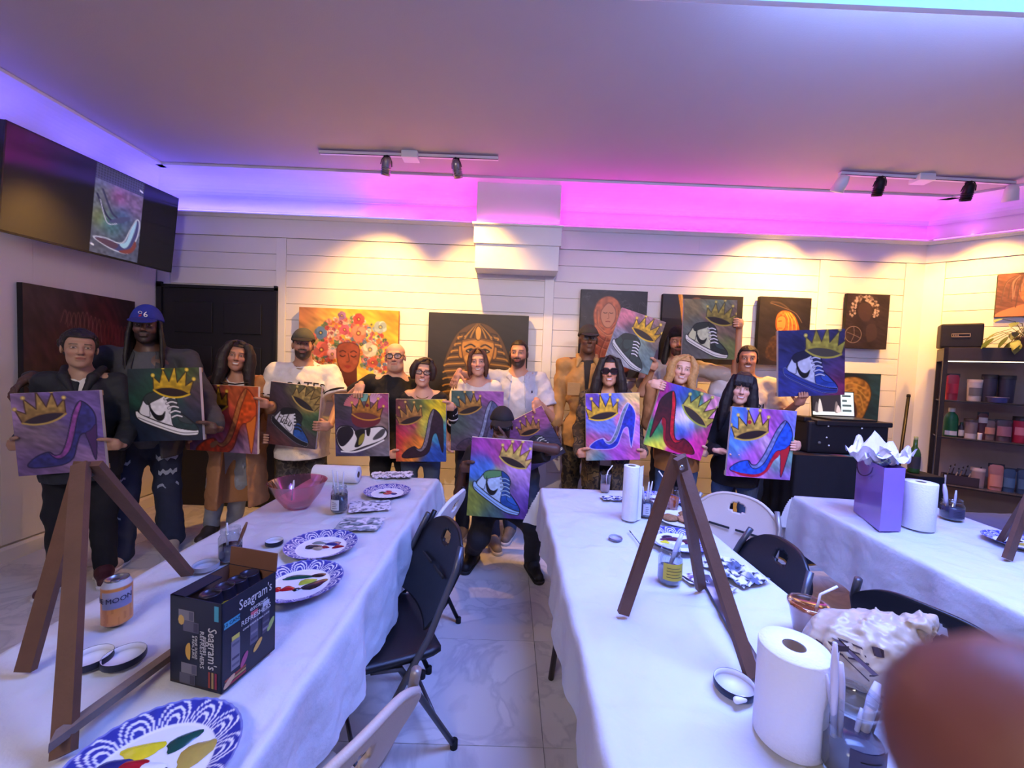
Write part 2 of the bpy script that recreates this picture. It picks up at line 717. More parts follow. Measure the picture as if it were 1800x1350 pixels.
# shiplap boards, one object each
BH = 0.158
STILES = [(LX, LX + 0.16), (None, None)]
xs = lambda px, py=470: float(at(px, py, BY)[0])
DOOR_L, DOOR_R = xs(289, 560), xs(484, 560)
DOOR_T = float(at(390, 509, BY)[2])
st = [(LX, LX + 0.12), (xs(486), xs(503)), (xs(957, 520), xs(973, 520)), (xs(1441), xs(1458)), (xs(1592), RX0)]
FRZ = 2.665                                    # underside of the frieze


def board(name, p0, p1, z0, z1, parent, th=0.012, m=white_wall):
 """board on a wall from p0 to p1 (2-D), between heights"""
 p0, p1 = np.array([*p0, 0.0]), np.array([*p1, 0.0])
 L = np.linalg.norm(p1 - p0)
 t = (p1 - p0) / L
 n = np.array([t[1], -t[0], 0])
 g = 0.0022
 mb = MB().box((0, -0.002, z0 + g), (L, th, z1 - g), 0.002)
 R = np.stack([t, n, [0, 0, 1.0]], 1)
 mb.v = [R @ v + p0 - n * 0.012 for v in mb.v]
 # orientation keeps outward faces: flip if mirrored
 if np.linalg.det(R) < 0:
  mb.f = [f[::-1] for f in mb.f]
 return mb.build(name, m, parent)


rows = []
z = FRZ
while z > 0.12:
 rows.append((max(z - BH, 0.1), z))
 z -= BH
for (a, b_) in zip(st[:-1], st[1:]):
 x0, x1 = a[1] + .002, b_[0] - .002
 for z0, z1 in rows:
  if x1 < -2.2:                          # over the door only
   if z1 < DOOR_T + 0.05:
    continue
  board('board', (x0, BY), (x1, BY), z0, z1, wb)
for (x0, x1) in st:
 zb = 0.0
 board('stile', (x0, BY), (x1, BY), zb, FRZ, wb, th=0.02, m=white_trim)
for (x0, x1) in ((LX, xs(700, 400)), (xs(700, 400), xs(1230, 400)), (xs(1230, 400), xs(1448, 440)), (xs(1448, 440), RX0)):
 board('frieze_board', (x0, BY), (x1, BY), FRZ, LEDGE, wb, th=0.022, m=white_trim)
P0 = np.array([RX0, BY, 0])
rp = lambda t: tuple((P0 + RDIR * t)[:2])
for z0, z1 in rows:
 board('board', rp(0.145), rp(RLEN - 0.02), z0, z1, wr)
board('stile', rp(0.0), rp(0.14), 0, FRZ, wr, th=0.02, m=white_trim)
board('frieze_board', rp(0.0), rp(RLEN), FRZ, LEDGE, wr, th=0.022, m=white_trim)
for i in range(36):                            # vertical planks of the left wall
 y1 = BY - 0.02 - i * 0.2
 board('plank', (LX, y1 - 0.2), (LX, y1), 0.12, LEDGE, wl, th=0.012)

# ledge with LED tape, cove and ceiling crown around the room
ledge_prof = [(0, LEDGE - 0.03), (0.03, LEDGE - 0.03), (0.045, LEDGE - 0.012), (0.06, LEDGE - 0.008), (0.06, LEDGE + 0.004), (0.05, LEDGE + 0.004), (0.05, LEDGE), (0, LEDGE)]
cove_prof = [(0, 3.03), (0.004, 3.03)] + [(0.24 - 0.236 * math.cos(a), 3.05 + 0.13 * math.sin(a)) for a in np.linspace(0, math.pi / 2, 9)] + \
   [(0.30, 3.18), (0.30, CZ), (0, CZ)]
segs = [((LX, BY - .0, 0), (RX0, BY, 0)), (tuple(P0), tuple(REND)), ((LX, FY, 0), (LX, BY, 0)), (tuple(REND), (REND[0], FY, 0)),]
k = 1
for a, b_ in segs:
 struct(strip('trim_%d' % k, a, b_, ledge_prof, white_trim))
 struct(strip('trim_%d' % (k + 1), a, b_, cove_prof, white_trim))
 k += 2
base_prof = [(0, 0), (0.018, 0), (0.018, 0.09), (0.008, 0.11), (0, 0.11)]
struct(strip('baseboard_back', (DOOR_R + 0.08, BY, 0), (RX0, BY, 0), base_prof, white_trim))
struct(strip('baseboard_left', (LX, FY, 0), (LX, BY, 0), base_prof, white_trim))
struct(strip('baseboard_right', tuple(P0), tuple(REND), base_prof, white_trim))

steel_c = mat('hanger_steel', (150, 148, 150), .3, .9)
# LED tape itself: thin glowing strips on the ledge
def led(name, p0, p1, cols, label):
 p0, p1 = np.array(p0, float), np.array(p1, float)
 root = empty(name, p0, label, 'led strip')
 n = len(cols)
 for i, c in enumerate(cols):
  a, b2 = p0 + (p1 - p0) * (i / n), p0 + (p1 - p0) * ((i + 1) / n)
  m = mat('led_%d_%d_%d' % c, (20, 20, 20), 0.5, emit=c, estr=5.0)
  MB().bar(a, b2, 0.008, 0.004).build('led_segment', m, root)
 return root


led('led_strip', (LX + 0.1, BY - 0.062, LEDGE + 0.007), (RX0 - 0.05, BY - 0.062, LEDGE + 0.007),
 [(110, 95, 255)] * 5 + [(150, 80, 255), (220, 60, 255)] + [(255, 50, 240)] * 6 + [(235, 70, 255)] * 3,
 'glowing LED tape fading from blue to magenta along the back wall ledge')
led('led_strip', tuple(P0 + RN * 0.062 + RDIR * 0.04 + np.array([0, 0, LEDGE + .007])), tuple(REND + RN * 0.062 + np.array([0, 0, LEDGE + .007])),
 [(225, 90, 255)] * 3, 'glowing pinkish violet LED tape on the ledge of the slanted right wall')
led('led_strip', (LX + 0.062, FY + 0.2, LEDGE + 0.007), (LX + 0.062, BY - 0.1, LEDGE + 0.007), [(110, 90, 255)] * 4,
 'glowing blue violet LED tape on the left wall ledge above the television')
for i in range(3):
 c_ = P0 + RN * 0.03 + RDIR * (0.3 + 0.5 * i)
 area('led_tape_light', (c_[0], c_[1], LED_Z), (c_[0] + RN[0] * .06, c_[1] + RN[1] * .06, 3.4), 0.02, 0.4, 0.8, (0.62, 0.05, 1.0))

# black panelled door in the back wall
dr = MB().box((DOOR_L, BY - 0.02, 0.0), (DOOR_R, BY + 0.03, DOOR_T), 0.003).build('door_1', black_paint)
struct(dr)
dw = DOOR_R - DOOR_L
for cx in (0.28, 0.72):
 for (z0, z1) in ((0.14, 0.34), (0.40, 0.74), (0.80, 0.94)):
  xa, xb = DOOR_L + dw * (cx - 0.17), DOOR_L + dw * (cx + 0.17)
  za, zb = DOOR_T * z0, DOOR_T * z1
  m_ = MB()
  m_.box((xa, BY - 0.032, za), (xb, BY - 0.018, zb), 0.006)
  m_.build('door_panel', black_paint, dr)
fr = MB()
fr.box((DOOR_L - 0.05, BY - 0.035, 0), (DOOR_L - 0.002, BY + 0.02, DOOR_T + 0.05))
fr.box((DOOR_R + 0.002, BY - 0.035, 0), (DOOR_R + 0.03, BY + 0.02, DOOR_T + 0.05))
fr.box((DOOR_L - 0.05, BY - 0.035, DOOR_T + 0.002), (DOOR_R + 0.03, BY + 0.02, DOOR_T + 0.03))
fr.build('door_frame', black_paint, dr)
kn = at(478, 700, BY - 0.05)
MB().lathe([(0, -.03), (0.018, -.028), (0.022, -.012), (0.012, 0), (0.01, 0.03), (0, 0.03)], (DOOR_R - 0.07, BY - 0.055, 1.0), 14,
           rotx(math.pi / 2)).build('door_knob', mat('dark_bronze', (50, 44, 42), 0.35, 0.9), dr)

# boxed housing in the middle of the back wall, in three stages
hx0, hx1 = float(at(833, 440, BY - 0.25)[0]), float(at(985, 440, BY - 0.25)[0])
hz0, hz1, hz2, hz3 = [float(at(910, y, BY - 0.25)[2]) for y in (473, 430, 396, 366)]
ho = struct(MB().box((hx0 + .01, BY - 0.24, hz0), (hx1 - .01, BY, hz1 + 0.01), 0.003).build('trim_20', white_trim))
MB().box((hx0 - 0.005, BY - 0.26, hz1), (hx1 + 0.005, BY, hz2), 0.003).build('upper_box', white_trim, ho)
MB().box((hx0 - 0.02, BY - 0.285, hz2 - 0.012), (hx1 + 0.02, BY, hz2 + 0.006), 0.004).build('ledge', white_trim, ho)
MB().box((hx0 + 0.01, BY - 0.22, hz2), (hx1 - 0.01, BY, CZ - .02), 0.002).build('pilaster', white_trim, ho)
MB().bar((hx0, BY - 0.282, hz2 + 0.008), (hx1, BY - 0.282, hz2 + 0.008), 0.008, 0.004).build('led_segment', mat('led_255_50_240', (20, 20, 20)), ho)
area('led_tape_light', ((hx0 + hx1) / 2, BY - 0.24, hz2 + 0.012), ((hx0 + hx1) / 2, BY - 0.27, 3.4), hx1 - hx0 - .05, 0.012, 1.0, (1.0, 0.03, 0.85))

# blue colour panel hung under the ceiling (the source of the blue light), and a white one behind the photographer
cp = empty('ceiling_light_panel', ((PX0 + PX1) / 2, PY1 - .5, CZ), 'large pale blue light panel hanging just under the ceiling', 'ceiling light')
MB().box((PX0, PY1 - 1.0, PZ), (PX1, PY1, PZ + .035), .004).build('frame', white_trim, cp)
MB().box((PX0 + .03, PY1 - .97, PZ - .004), (PX1 - .03, PY1 - .03, PZ + .002)).build('diffuser', mat('blue_diffuser', (120, 190, 255), 0.4, emit=(110, 190, 255), estr=2.0), cp)
for x_ in (PX0 + .2, PX1 - .2):
 for y_ in (PY1 - .2, PY1 - .8):
  MB().tube([(x_, y_, PZ + .03), (x_, y_, CZ)], .004, 6).build('hanger', steel_c, cp)
cp = empty('ceiling_light_panel', (-1.1, -1.3, CZ), 'white light panel on the ceiling behind the camera', 'ceiling light')
MB().box((-1.75, -1.65, CZ - 0.045), (-0.45, -0.95, CZ), 0.004).build('frame', white_trim, cp)
MB().box((-1.72, -1.62, CZ - 0.049), (-0.48, -0.98, CZ - 0.044)).build('diffuser', mat('white_diffuser', (250, 245, 235), 0.4, emit=(255, 240, 225), estr=3.0), cp)

# ------------------------------------------------------------------ track lights
steel = mat('brushed_steel', (150, 148, 150), 0.3, 0.95, noise=0.15, scale=60)
dark_metal = mat('dark_metal', (38, 36, 40), 0.4, 0.6)
white_enamel = mat('white_enamel', (235, 232, 230), 0.35)
WARM = (1.0, 0.50, 0.09)


def spot(loc, target, energy, color, angle, blend=0.7, r=0.02):
 l = bpy.data.lights.new('spot_lamp', 'SPOT')
 l.energy = energy
 l.color = color
 l.spot_size = math.radians(angle)
 l.spot_blend = blend
 l.shadow_soft_size = r
 o = bpy.data.objects.new('spot_lamp', l)
 COL.objects.link(o)
 o.location = loc
 o.rotation_euler = (Vector(target) - Vector(loc)).to_track_quat('-Z', 'Y').to_euler()


def head(base, target, style, label, energy, lit, col=None, ang=92):
 """lamp head hanging from a track at base, aimed at target"""
 base, target = np.array(base, float), np.array(target, float)
 root = empty('track_lamp', base, label, 'spotlight')
 piv = base + np.array([0, 0, -0.075])
 d = norm(target - piv)
 up = norm(np.cross(np.cross(d, [0, 0, 1.0]), d))
 R = np.stack([np.cross(up, -d), up, -d], 1)       # local -z points at the target
 dk = dark_metal if style != 'white' else white_enamel
 MB().box(base + [-0.02, -0.014, -0.03], base + [0.02, 0.014, 0], 0.003).build('adapter', dk, root)
 MB().tube([base + [0, 0, -0.03], piv], 0.006, 8).build('stem', dk, root)
 if style == 'white':
  MB().lathe([(0, 0.07), (0.03, 0.065), (0.042, 0.03), (0.05, -0.06), (0.047, -0.06), (0.038, 0.02), (0, 0.04)], piv, 22, R).build('lamp_shade', white_enamel, root)
  MB().lathe([(0, -0.03), (0.03, -0.034), (0.044, -0.045), (0, -0.045)][:3], piv, 18, R).build('bulb', mat('warm_bulb_' + ('on' if lit else 'off'), (255, 240, 210), 0.4, emit=(255, 205, 130), estr=14.0 if lit else 0.0), root)
  tip = piv + d * 0.07
 else:
  bd = steel if style == 'steel' else dark_metal
  prof = [(0, 0.065), (0.02, 0.06), (0.033, 0.045), (0.036, 0.02), (0.036, -0.075), (0.033, -0.075), (0.033, 0.01), (0, 0.02)]
  MB().lathe(prof, piv, 22, R).build('lamp_shade', bd, root)
  for q in range(4):
   MB().lathe([(0.0365, -0.012 - q * .015), (0.0395, -0.014 - q * .015), (0.0395, -0.018 - q * .015), (0.0365, -0.02 - q * .015)], piv, 22, R).build('ring', bd, root)
  yoke = [piv + R @ np.array([sx * 0.045 * math.cos(a), 0, 0.075 * math.sin(a)]) for sx, a in ((1, 0), (1, .5), (1, 1.1), (1, 1.57), (-1, 1.1), (-1, .5), (-1, 0))]
  MB().tube(yoke, 0.004, 6).build('yoke', dk, root)
  MB().lathe([(0, 0.0), (0.03, -0.005)], piv - d * 0.0, 18, R).build('bulb', mat('warm_bulb_' + ('on' if lit else 'off'), (255, 240, 210), 0.4, emit=(255, 205, 130), estr=14.0 if lit else 0.0), root)
  tip = piv + d * 0.085
 if lit:
  spot(tip, target, energy, col or WARM, ang, 1.0)
 return root


def track(pa, pb, label, boxt):
 a, b2 = onz(*pa, CZ - 0.02), onz(*pb, CZ - 0.02)
 root = empty('light_track', (a + b2) / 2, label, 'light track')
 MB().bar(a, b2, 0.036, 0.02).build('rail', white_enamel, root)
 MB().bar(a + [0, -.012, -.011], b2 + [0, -.012, -.011], 0.006, 0.004).build('conductor_slot', dark_metal, root)
 c = a + (b2 - a) * boxt
 MB().box(c + [-0.065, -0.05, -0.035], c + [0.065, 0.05, 0.02], 0.006).build('feed_box', white_enamel, root)
 return a, b2


def wallpt(px, py):
 return at(px, py, BY)


a, b2 = track((562, 268), (876, 279), 'white ceiling track carrying two steel spotlights in front of the door side', 0.51)
for t_, tg, lab, en in ((0.375, (640, 640), 'steel spotlight hanging straight down from the left track', 230), (0.77, (860, 660), 'steel spotlight tilted to the right on the left track', 160)):
 c = a + (b2 - a) * t_ + np.array([0, 0, -0.01])
 head(c, wallpt(*tg), 'steel', lab, en, True)
a, b2 = track((1476, 305), (1782, 322), 'white ceiling track carrying four spotlights over the right corner', 0.47)
for t_, tg, sty, lab, en, lt in (
  (0.01, (1330, 590), 'white', 'lit white spotlight at the inner end of the right track', 270, True),
  (0.23, (1450, 650), 'dark', 'dark spotlight beside the lit white one on the right track', 120, True),
  (0.74, (1600, 650), 'dark', 'dark drum spotlight towards the outer end of the right track', 120, True),
  (0.99, None, 'white', 'white cone spotlight at the outer end of the right track', 130, True)):
 c = a + (b2 - a) * t_ + np.array([0, 0, -0.01])
 if tg is None:
  tp = P0 + RDIR * 0.45 + np.array([0, 0, 1.75])
 else:
  tp = wallpt(*tg)
 head(c, tp, sty, lab, en, lt)
# added unseen track behind the photographer, front fill light for the group
a, b2 = np.array([-1.6, -.45, CZ - .02]), np.array([1.7, -.45, CZ - .02])
root = empty('light_track', (a + b2) / 2, 'added white ceiling track, unseen behind the camera, with three fill spotlights', 'light track')
MB().bar(a, b2, 0.036, 0.02).build('rail', white_enamel, root)
MB().box((a + b2) / 2 + [-.065, -.05, -.035], (a + b2) / 2 + [.065, .05, .02], .006).build('feed_box', white_enamel, root)
for x_, tx_, lab in ((-1.4, -1.9, 'added fill spotlight behind the camera aimed at the left of the group'), (.1, 0., 'added fill spotlight behind the camera aimed at the middle of the group'), (1.5, 1.7, 'added fill spotlight behind the camera aimed at the right of the group')):
 head((x_, -.45, CZ - .03), (tx_, 3.3, 1.50), 'dark', lab, 165 + 20 * x_, True, (1.0, .76, .60), 50)
# ================================================================== painting helper: colours laid on a fine grid of canvas points
def spl(pts, n=7, closed=True):
 P = np.array(pts, float)
 m = len(P)
 out = []
 rng = range(m if closed else m - 1)
 for i in rng:
  g = lambda j: P[j % m] if closed else P[min(max(j, 0), m - 1)]
  p0, p1, p2, p3 = g(i - 1), g(i), g(i + 1), g(i + 2)
  for k in range(n):
   t = k / n
   out.append(0.5 * (2 * p1 + (p2 - p0) * t + (2 * p0 - 5 * p1 + 4 * p2 - p3) * t * t + (3 * p1 - p0 - 3 * p2 + p3) * t ** 3))
 if not closed:
  out.append(P[-1])
 return np.array(out)


def vnoise(x, y, f, seed):
 """smooth value noise, 0..1"""
 rs = np.random.RandomState(seed)
 T = rs.rand(64, 64)
 X, Y = x * f, y * f
 xi, yi = np.floor(X).astype(int), np.floor(Y).astype(int)
 fx, fy = X - xi, Y - yi
 fx, fy = fx * fx * (3 - 2 * fx), fy * fy * (3 - 2 * fy)
 g = lambda a, b: T[a % 64, b % 64]
 return (g(xi, yi) * (1 - fx) + g(xi + 1, yi) * fx) * (1 - fy) + (g(xi, yi + 1) * (1 - fx) + g(xi + 1, yi + 1) * fx) * fy


class Art:
 """unit picture, x right 0..1, y down 0..H"""

 def __init__(s, aspect, nx=110, seed=1):
  s.H = aspect
  s.nx, s.ny = nx, max(int(nx * aspect), 8)
  s.x, s.y = np.meshgrid(np.linspace(0, 1, s.nx), np.linspace(0, aspect, s.ny))
  s.c = np.zeros((s.ny, s.nx, 3))
  s.px = 1.0 / s.nx
  s.seed = seed
  s.T = np.eye(3)

 def base(s, col):
  s.c[:] = col
  return s

 def patches(s, lst, ang=0.6, streak=0.3):
  """soft patches of colour (x, y, radius, colour) blended with brush streaks"""
  ca, sa = math.cos(ang), math.sin(ang)
  u, v = s.x * ca + s.y * sa, -s.x * sa + s.y * ca
  wx = (vnoise(u * 0.5, v * 1.6, 7, s.seed) - 0.5) + .6 * (vnoise(u, v, 3, s.seed + 8) - .5)
  acc = np.zeros_like(s.c)
  ws = np.zeros(s.x.shape)
  for (px, py, r, col) in lst:
   d2 = ((s.x - px + 0.16 * wx) ** 2 + (s.y - py * s.H - 0.12 * wx) ** 2) / (r * r)
   w_ = np.exp(-d2 * 2.2) + 1e-6
   acc += w_[..., None] * np.array(col, float)
   ws += w_
  s.c = acc / ws[..., None]
  n = vnoise(u * 0.45, v * 2, 11, s.seed + 3) - 0.5 + 0.7 * (vnoise(u * .8, v * 2.2, 19, s.seed + 5) - 0.5) + 0.8 * (vnoise(u, v, 5, s.seed + 6) - 0.5)
  s.c = np.clip(s.c * (1 + streak * n[..., None]), 0, 255)
  return s

 def xf(s, P):
  P = np.array(P, float)
  return P @ s.T[:2, :2].T + s.T[:2, 2]

 def place(s, cx, cy, sc, ang=0.0, flip=False, sy=None):
  a = math.radians(ang)
  sx = -sc if flip else sc
  sy = sc if sy is None else sy
  s.T = np.array([[math.cos(a) * sx, -math.sin(a) * sy, cx], [math.sin(a) * sx, math.cos(a) * sy, cy * s.H], [0, 0, 1]])
  return s

 def _dist(s, P, closed):
  d = np.full(s.x.shape, 1e9)
  inside = np.zeros(s.x.shape, bool)
  n = len(P)
  for i in range(n if closed else n - 1):
   a, b_ = P[i], P[(i + 1) % n]
   ab = b_ - a
   t = np.clip(((s.x - a[0]) * ab[0] + (s.y - a[1]) * ab[1]) / (ab @ ab + 1e-12), 0, 1)
   d = np.minimum(d, (s.x - a[0] - t * ab[0]) ** 2 + (s.y - a[1] - t * ab[1]) ** 2)
   if closed:
    cnd = (a[1] > s.y) != (b_[1] > s.y)
    xin = a[0] + (s.y - a[1]) / (b_[1] - a[1] if abs(b_[1] - a[1]) > 1e-9 else 1e-9) * ab[0]
    inside ^= cnd & (s.x < xin)
  d = np.sqrt(d)
  return np.where(inside, -d, d) if closed else d

 def blend(s, a, col):
  a = np.clip(a, 0, 1)[..., None]
  s.c = s.c * (1 - a) + np.array(col, float) * a

 def fill(s, pts, col, smooth=True, alpha=1.0, outline=None, ow=0.012, tex=0.0, col2=None):
  P = s.xf(spl(pts) if smooth else np.array(pts, float))
  d = s._dist(P, True)
  a = np.clip(0.5 - d / s.px, 0, 1) * alpha
  if col2 is not None:
   lo, hi = P[:, 1].min(), P[:, 1].max()
   t = np.clip((s.y - lo) / (hi - lo + 1e-6), 0, 1)[..., None]
   cc = np.array(col, float) * (1 - t) + np.array(col2, float) * t
  else:
   cc = np.broadcast_to(np.array(col, float), s.c.shape)
  if tex:
   cc = cc * (1 + tex * (vnoise(s.x, s.y, 26, s.seed + 9) - 0.5)[..., None] * 2)
  s.c = s.c * (1 - a[..., None]) + np.clip(cc, 0, 255) * a[..., None]
  if outline is not None:
   s.blend(np.clip(0.5 + (ow / 2 - np.abs(d)) / s.px, 0, 1), outline)
  return s

 def line(s, pts, wd, col, smooth=True, closed=False, alpha=1.0):
  P = s.xf(spl(pts, closed=closed) if smooth else np.array(pts, float))
  d = s._dist(P, closed)
  if closed:
   d = np.abs(d)
  s.blend(np.clip(0.5 + (wd / 2 - d) / s.px, 0, 1) * alpha, col)
  return s

 def dot(s, cx, cy, r, col, alpha=1.0, ry=None):
  q = s.xf([(cx, cy)])[0]
  k = abs(np.linalg.det(s.T[:2, :2])) ** 0.5
  rr, ryy = r * k, (ry if ry else r) * k
  d = np.sqrt(((s.x - q[0]) / rr) ** 2 + ((s.y - q[1]) / ryy) ** 2) - 1
  s.blend(np.clip(0.5 - d * rr / s.px, 0, 1) * alpha, col)
  return s

 def cols(s):
  c = np.clip(s.c, 0, 255) / 255.0
  return np.where(c <= 0.04045, c / 12.92, ((c + 0.055) / 1.055) ** 2.4)


GOLD, GOLD2, INK = (214, 178, 52), (150, 112, 30), (26, 20, 26)


def draw_crown(A, cx, cy, sc, ang=0.0, flip=False, gold=GOLD, dark=GOLD2, inside=(40, 26, 24), outline=(60, 40, 16), gem=None):
 A.place(cx, cy, sc, ang, flip)
 body = [(-.5, .28), (-.56, -.12), (-.36, .04), (-.30, -.36), (-.10, -.02), (0.02, -.50), (.13, -.02), (.36, -.38), (.37, .04), (.58, -.14), (.5, .28), (.30, .37), (0, .40), (-.30, .37)]
 A.fill(body, gold, smooth=False, outline=outline, ow=0.014, tex=0.22, col2=dark)
 A.fill([(-.5, .26), (-.28, .18), (0, .15), (.28, .18), (.5, .26), (.28, .36), (0, .39), (-.28, .36)], inside, outline=outline, ow=0.01)
 A.line([(-.5, .27), (-.28, .37), (0, .41), (.28, .37), (.5, .27)], 0.05 * sc, gold)
 A.line([(-.5, .25), (-.28, .17), (0, .14), (.28, .17), (.5, .25)], 0.03 * sc, dark)
 for x, y in ((-.56, -.14), (-.30, -.39), (.02, -.53), (.36, -.41), (.58, -.17)):
  A.dot(x, y, 0.055, gold)
  A.dot(x, y, 0.028, (250, 230, 140), 0.7)
 if gem:
  A.dot(0.0, -0.12, 0.06, gem)


HEEL = [(.07, .80), (.18, .725), (.32, .69), (.385, .735), (.46, .72), (.54, .60), (.61, .44), (.68, .28), (.77, .17), (.86, .22), (.92, .33), (.915, .45),
  (.885, .65), (.85, .815), (.83, .815), (.80, .65), (.775, .535), (.71, .55), (.655, .65), (.585, .79), (.46, .85), (.25, .855), (.10, .84)]
HEEL_IN = [(.32, .69), (.385, .735), (.46, .72), (.54, .60), (.61, .44), (.68, .28), (.77, .17), (.79, .20), (.71, .36), (.64, .54), (.56, .70), (.46, .775), (.38, .765)]
HEEL_SOLE = [(.09, .83), (.25, .85), (.46, .845), (.585, .785), (.655, .65), (.71, .55), (.775, .535), (.76, .60), (.70, .66), (.62, .80), (.48, .875), (.25, .88)]
HEEL_STEM = [(.775, .535), (.84, .50), (.915, .45), (.885, .65), (.85, .82), (.83, .82), (.80, .65)]


def draw_heel(A, main, inner, outline, cx=.5, cy=.5, sc=1.0, ang=0, flip=False, sole=None, stem=None, ow=0.014, main2=None, off=(.5, .52)):
 A.place(cx, cy, sc, ang, flip)
 sh = lambda q: [(x - off[0], (y - off[1]) * 1.25) for x, y in q]
 A.fill(sh(HEEL), main, outline=outline, ow=ow, tex=0.2, col2=main2)
 if stem:
  A.fill(sh(HEEL_STEM), stem, outline=outline, ow=ow * .6)
 if sole:
  A.fill(sh(HEEL_SOLE), sole, tex=0.1)
 A.fill(sh(HEEL_IN), inner, outline=outline, ow=ow * .8, tex=0.2)


SN_UP = [(.08, .60), (.12, .50), (.16, .42), (.22, .36), (.33, .335), (.44, .33), (.50, .36), (.56, .40), (.61, .48), (.60, .58), (.64, .67), (.74, .77), (.815, .86), (.83, .93), (.66, .90), (.36, .775)]
SN_SOLE = [(.02, .585), (.06, .57), (.10, .61), (.36, .775), (.66, .895), (.80, .915), (.84, .93), (.83, .985), (.78, 1.0), (.59, .975), (.33, .855), (.06, .70)]


def draw_sneaker(A, cx, cy, sc, ang=0, flip=False, heel=(235, 235, 235), collar=(30, 60, 50), side=(235, 235, 235), toe=(40, 70, 60), sole=(238, 238, 238),
                 swoosh=(15, 15, 18), lace=(235, 235, 235), tongue=(60, 70, 70), toe2=None, outline=(14, 14, 18), line2=None, stripe=None):
 A.place(cx, cy, sc, ang, flip)
 o_ = lambda q: [(x - .43, (y - .66)) for x, y in q]
 F = lambda q, c, **k: A.fill(o_(q), c, **k)
 F(SN_SOLE, sole, outline=outline, ow=0.014)
 A.line(o_([(.05, .66), (.33, .815), (.60, .94), (.82, .965)]), 0.012 * sc, outline, alpha=.55)
 F(SN_UP, side, outline=outline, ow=0.014, tex=0.08)
 F([(.08, .60), (.13, .48), (.18, .42), (.24, .50), (.22, .60), (.20, .67)], heel, outline=outline, ow=0.008)
 F([(.16, .42), (.22, .36), (.33, .335), (.44, .33), (.48, .38), (.40, .43), (.28, .47), (.20, .50)], collar, outline=outline, ow=0.008)
 F([(.44, .33), (.50, .35), (.57, .40), (.61, .48), (.60, .58), (.52, .56), (.47, .45)], tongue, outline=outline, ow=0.010)
 F([(.50, .72), (.52, .60), (.60, .58), (.64, .67), (.74, .77), (.815, .86), (.83, .93), (.66, .90), (.52, .845)], toe, outline=outline, ow=0.010, tex=0.15)
 if toe2:
  F([(.60, .70), (.66, .70), (.74, .78), (.78, .84), (.68, .82), (.60, .77)], toe2, outline=outline, ow=0.006)
 if stripe:
  F([(.22, .60), (.30, .52), (.46, .66), (.44, .78), (.36, .75)], stripe, outline=outline, ow=0.006)
 if swoosh:
  F([(.215, .44), (.245, .55), (.30, .645), (.37, .665), (.43, .62), (.395, .72), (.33, .745), (.265, .69), (.225, .58)], swoosh)
 for i in range(5):
  t = i / 4
  x, y = .50 + .035 * t + .02 * i * .3, .45 + .065 * i
  A.line(o_([(x - .05, y + .005), (x + .02, y - .012), (x + .085, y + .012)]), 0.032 * sc, outline)
  A.line(o_([(x - .05, y + .005), (x + .02, y - .012), (x + .085, y + .012)]), 0.021 * sc, lace)
 if line2:
  A.line(o_(SN_SOLE), 0.006, line2, closed=True)


art_mat = vmat('acrylic_paint', 0.45, bump=0.12, bscale=220)
print_mat = vmat('printed_colour', 0.5)
canvas_side = mat('canvas_edge', (222, 216, 208), 0.85, bump=0.2, bscale=300)
canvas_dark = mat('canvas_edge_dark', (28, 25, 27), 0.8, bump=0.2, bscale=300)
canvas_back = mat('canvas_back', (205, 190, 165), 0.9, bump=0.3, bscale=400)
stretcher_wood = mat('stretcher_wood', (190, 150, 104), 0.7, noise=0.2, scale=14)


def picture_plane(name, TL, TR, BL, A, m, parent, push=0.0, nrm=None):
 TL, TR, BL = [np.array(q, float) for q in (TL, TR, BL)]
 n = np.cross(TR - TL, BL - TL) if nrm is None else nrm
 n = -norm(np.cross(TR - TL, TL - BL))
 n = norm(np.cross(BL - TL, TR - TL))
 u = np.linspace(0, 1, A.nx)[None, :, None]
 v = np.linspace(0, 1, A.ny)[:, None, None]
 V = (TL + (TR - TL) * u + (BL - TL) * v + n * push).reshape(-1, 3)
 i = np.arange(A.ny - 1)[:, None] * A.nx + np.arange(A.nx - 1)[None, :]
 F = np.stack([i, i + A.nx, i + A.nx + 1, i + 1], -1).reshape(-1, 4)
 o = np_mesh(name, V, F, m, parent, smooth=False)
 set_cols(o, A.cols().reshape(-1, 3))
 return o


def canvas(name, corners, A, label, cat='painting', th=0.02, edge=None, group=None, frame_back=True):
 """stretched canvas: corners TL, TR, BR, BL of the painted face in world space"""
 TL, TR, BR, BL = [np.array(q, float) for q in corners]
 n = norm(np.cross(BL - TL, TR - TL))          # towards the viewer
 base = (BL + BR) / 2
 root = empty(name, base, label, cat, group)
 e = edge or canvas_side
 b_ = -n * th
 vs = [TL, TR, BR, BL] + [q + b_ for q in (TL, TR, BR, BL)]
 fs = [(0, 1, 5, 4), (1, 2, 6, 5), (2, 3, 7, 6), (3, 0, 4, 7), (4, 5, 6, 7)]
 fs = [f[::-1] for f in fs]
 mesh_obj('canvas_wrap', vs, fs, e, root)
 if frame_back:
  u, v = TR - TL, BL - TL
  for (p_, q_) in (((.0, .035), (1, .035)), ((.0, .965), (1, .965))):
   MB().bar(TL + u * p_[0] + v * p_[1] + b_ * 1.25, TL + u * q_[0] + v * q_[1] + b_ * 1.25, .03, th * .5, up=n).build('stretcher_bar', stretcher_wood, root)
  for (p_, q_) in (((.045, .0), (.045, 1)), ((.955, .0), (.955, 1))):
   MB().bar(TL + u * p_[0] + v * p_[1] + b_ * 1.25, TL + u * q_[0] + v * q_[1] + b_ * 1.25, .03, th * .5, up=n).build('stretcher_bar', stretcher_wood, root)
 picture_plane('painted_face', TL, TR, BL, A, art_mat, root, 0.0008)
 return root


def para(c):
 """closest parallelogram-ish rectangle through given four world corners"""
 return c


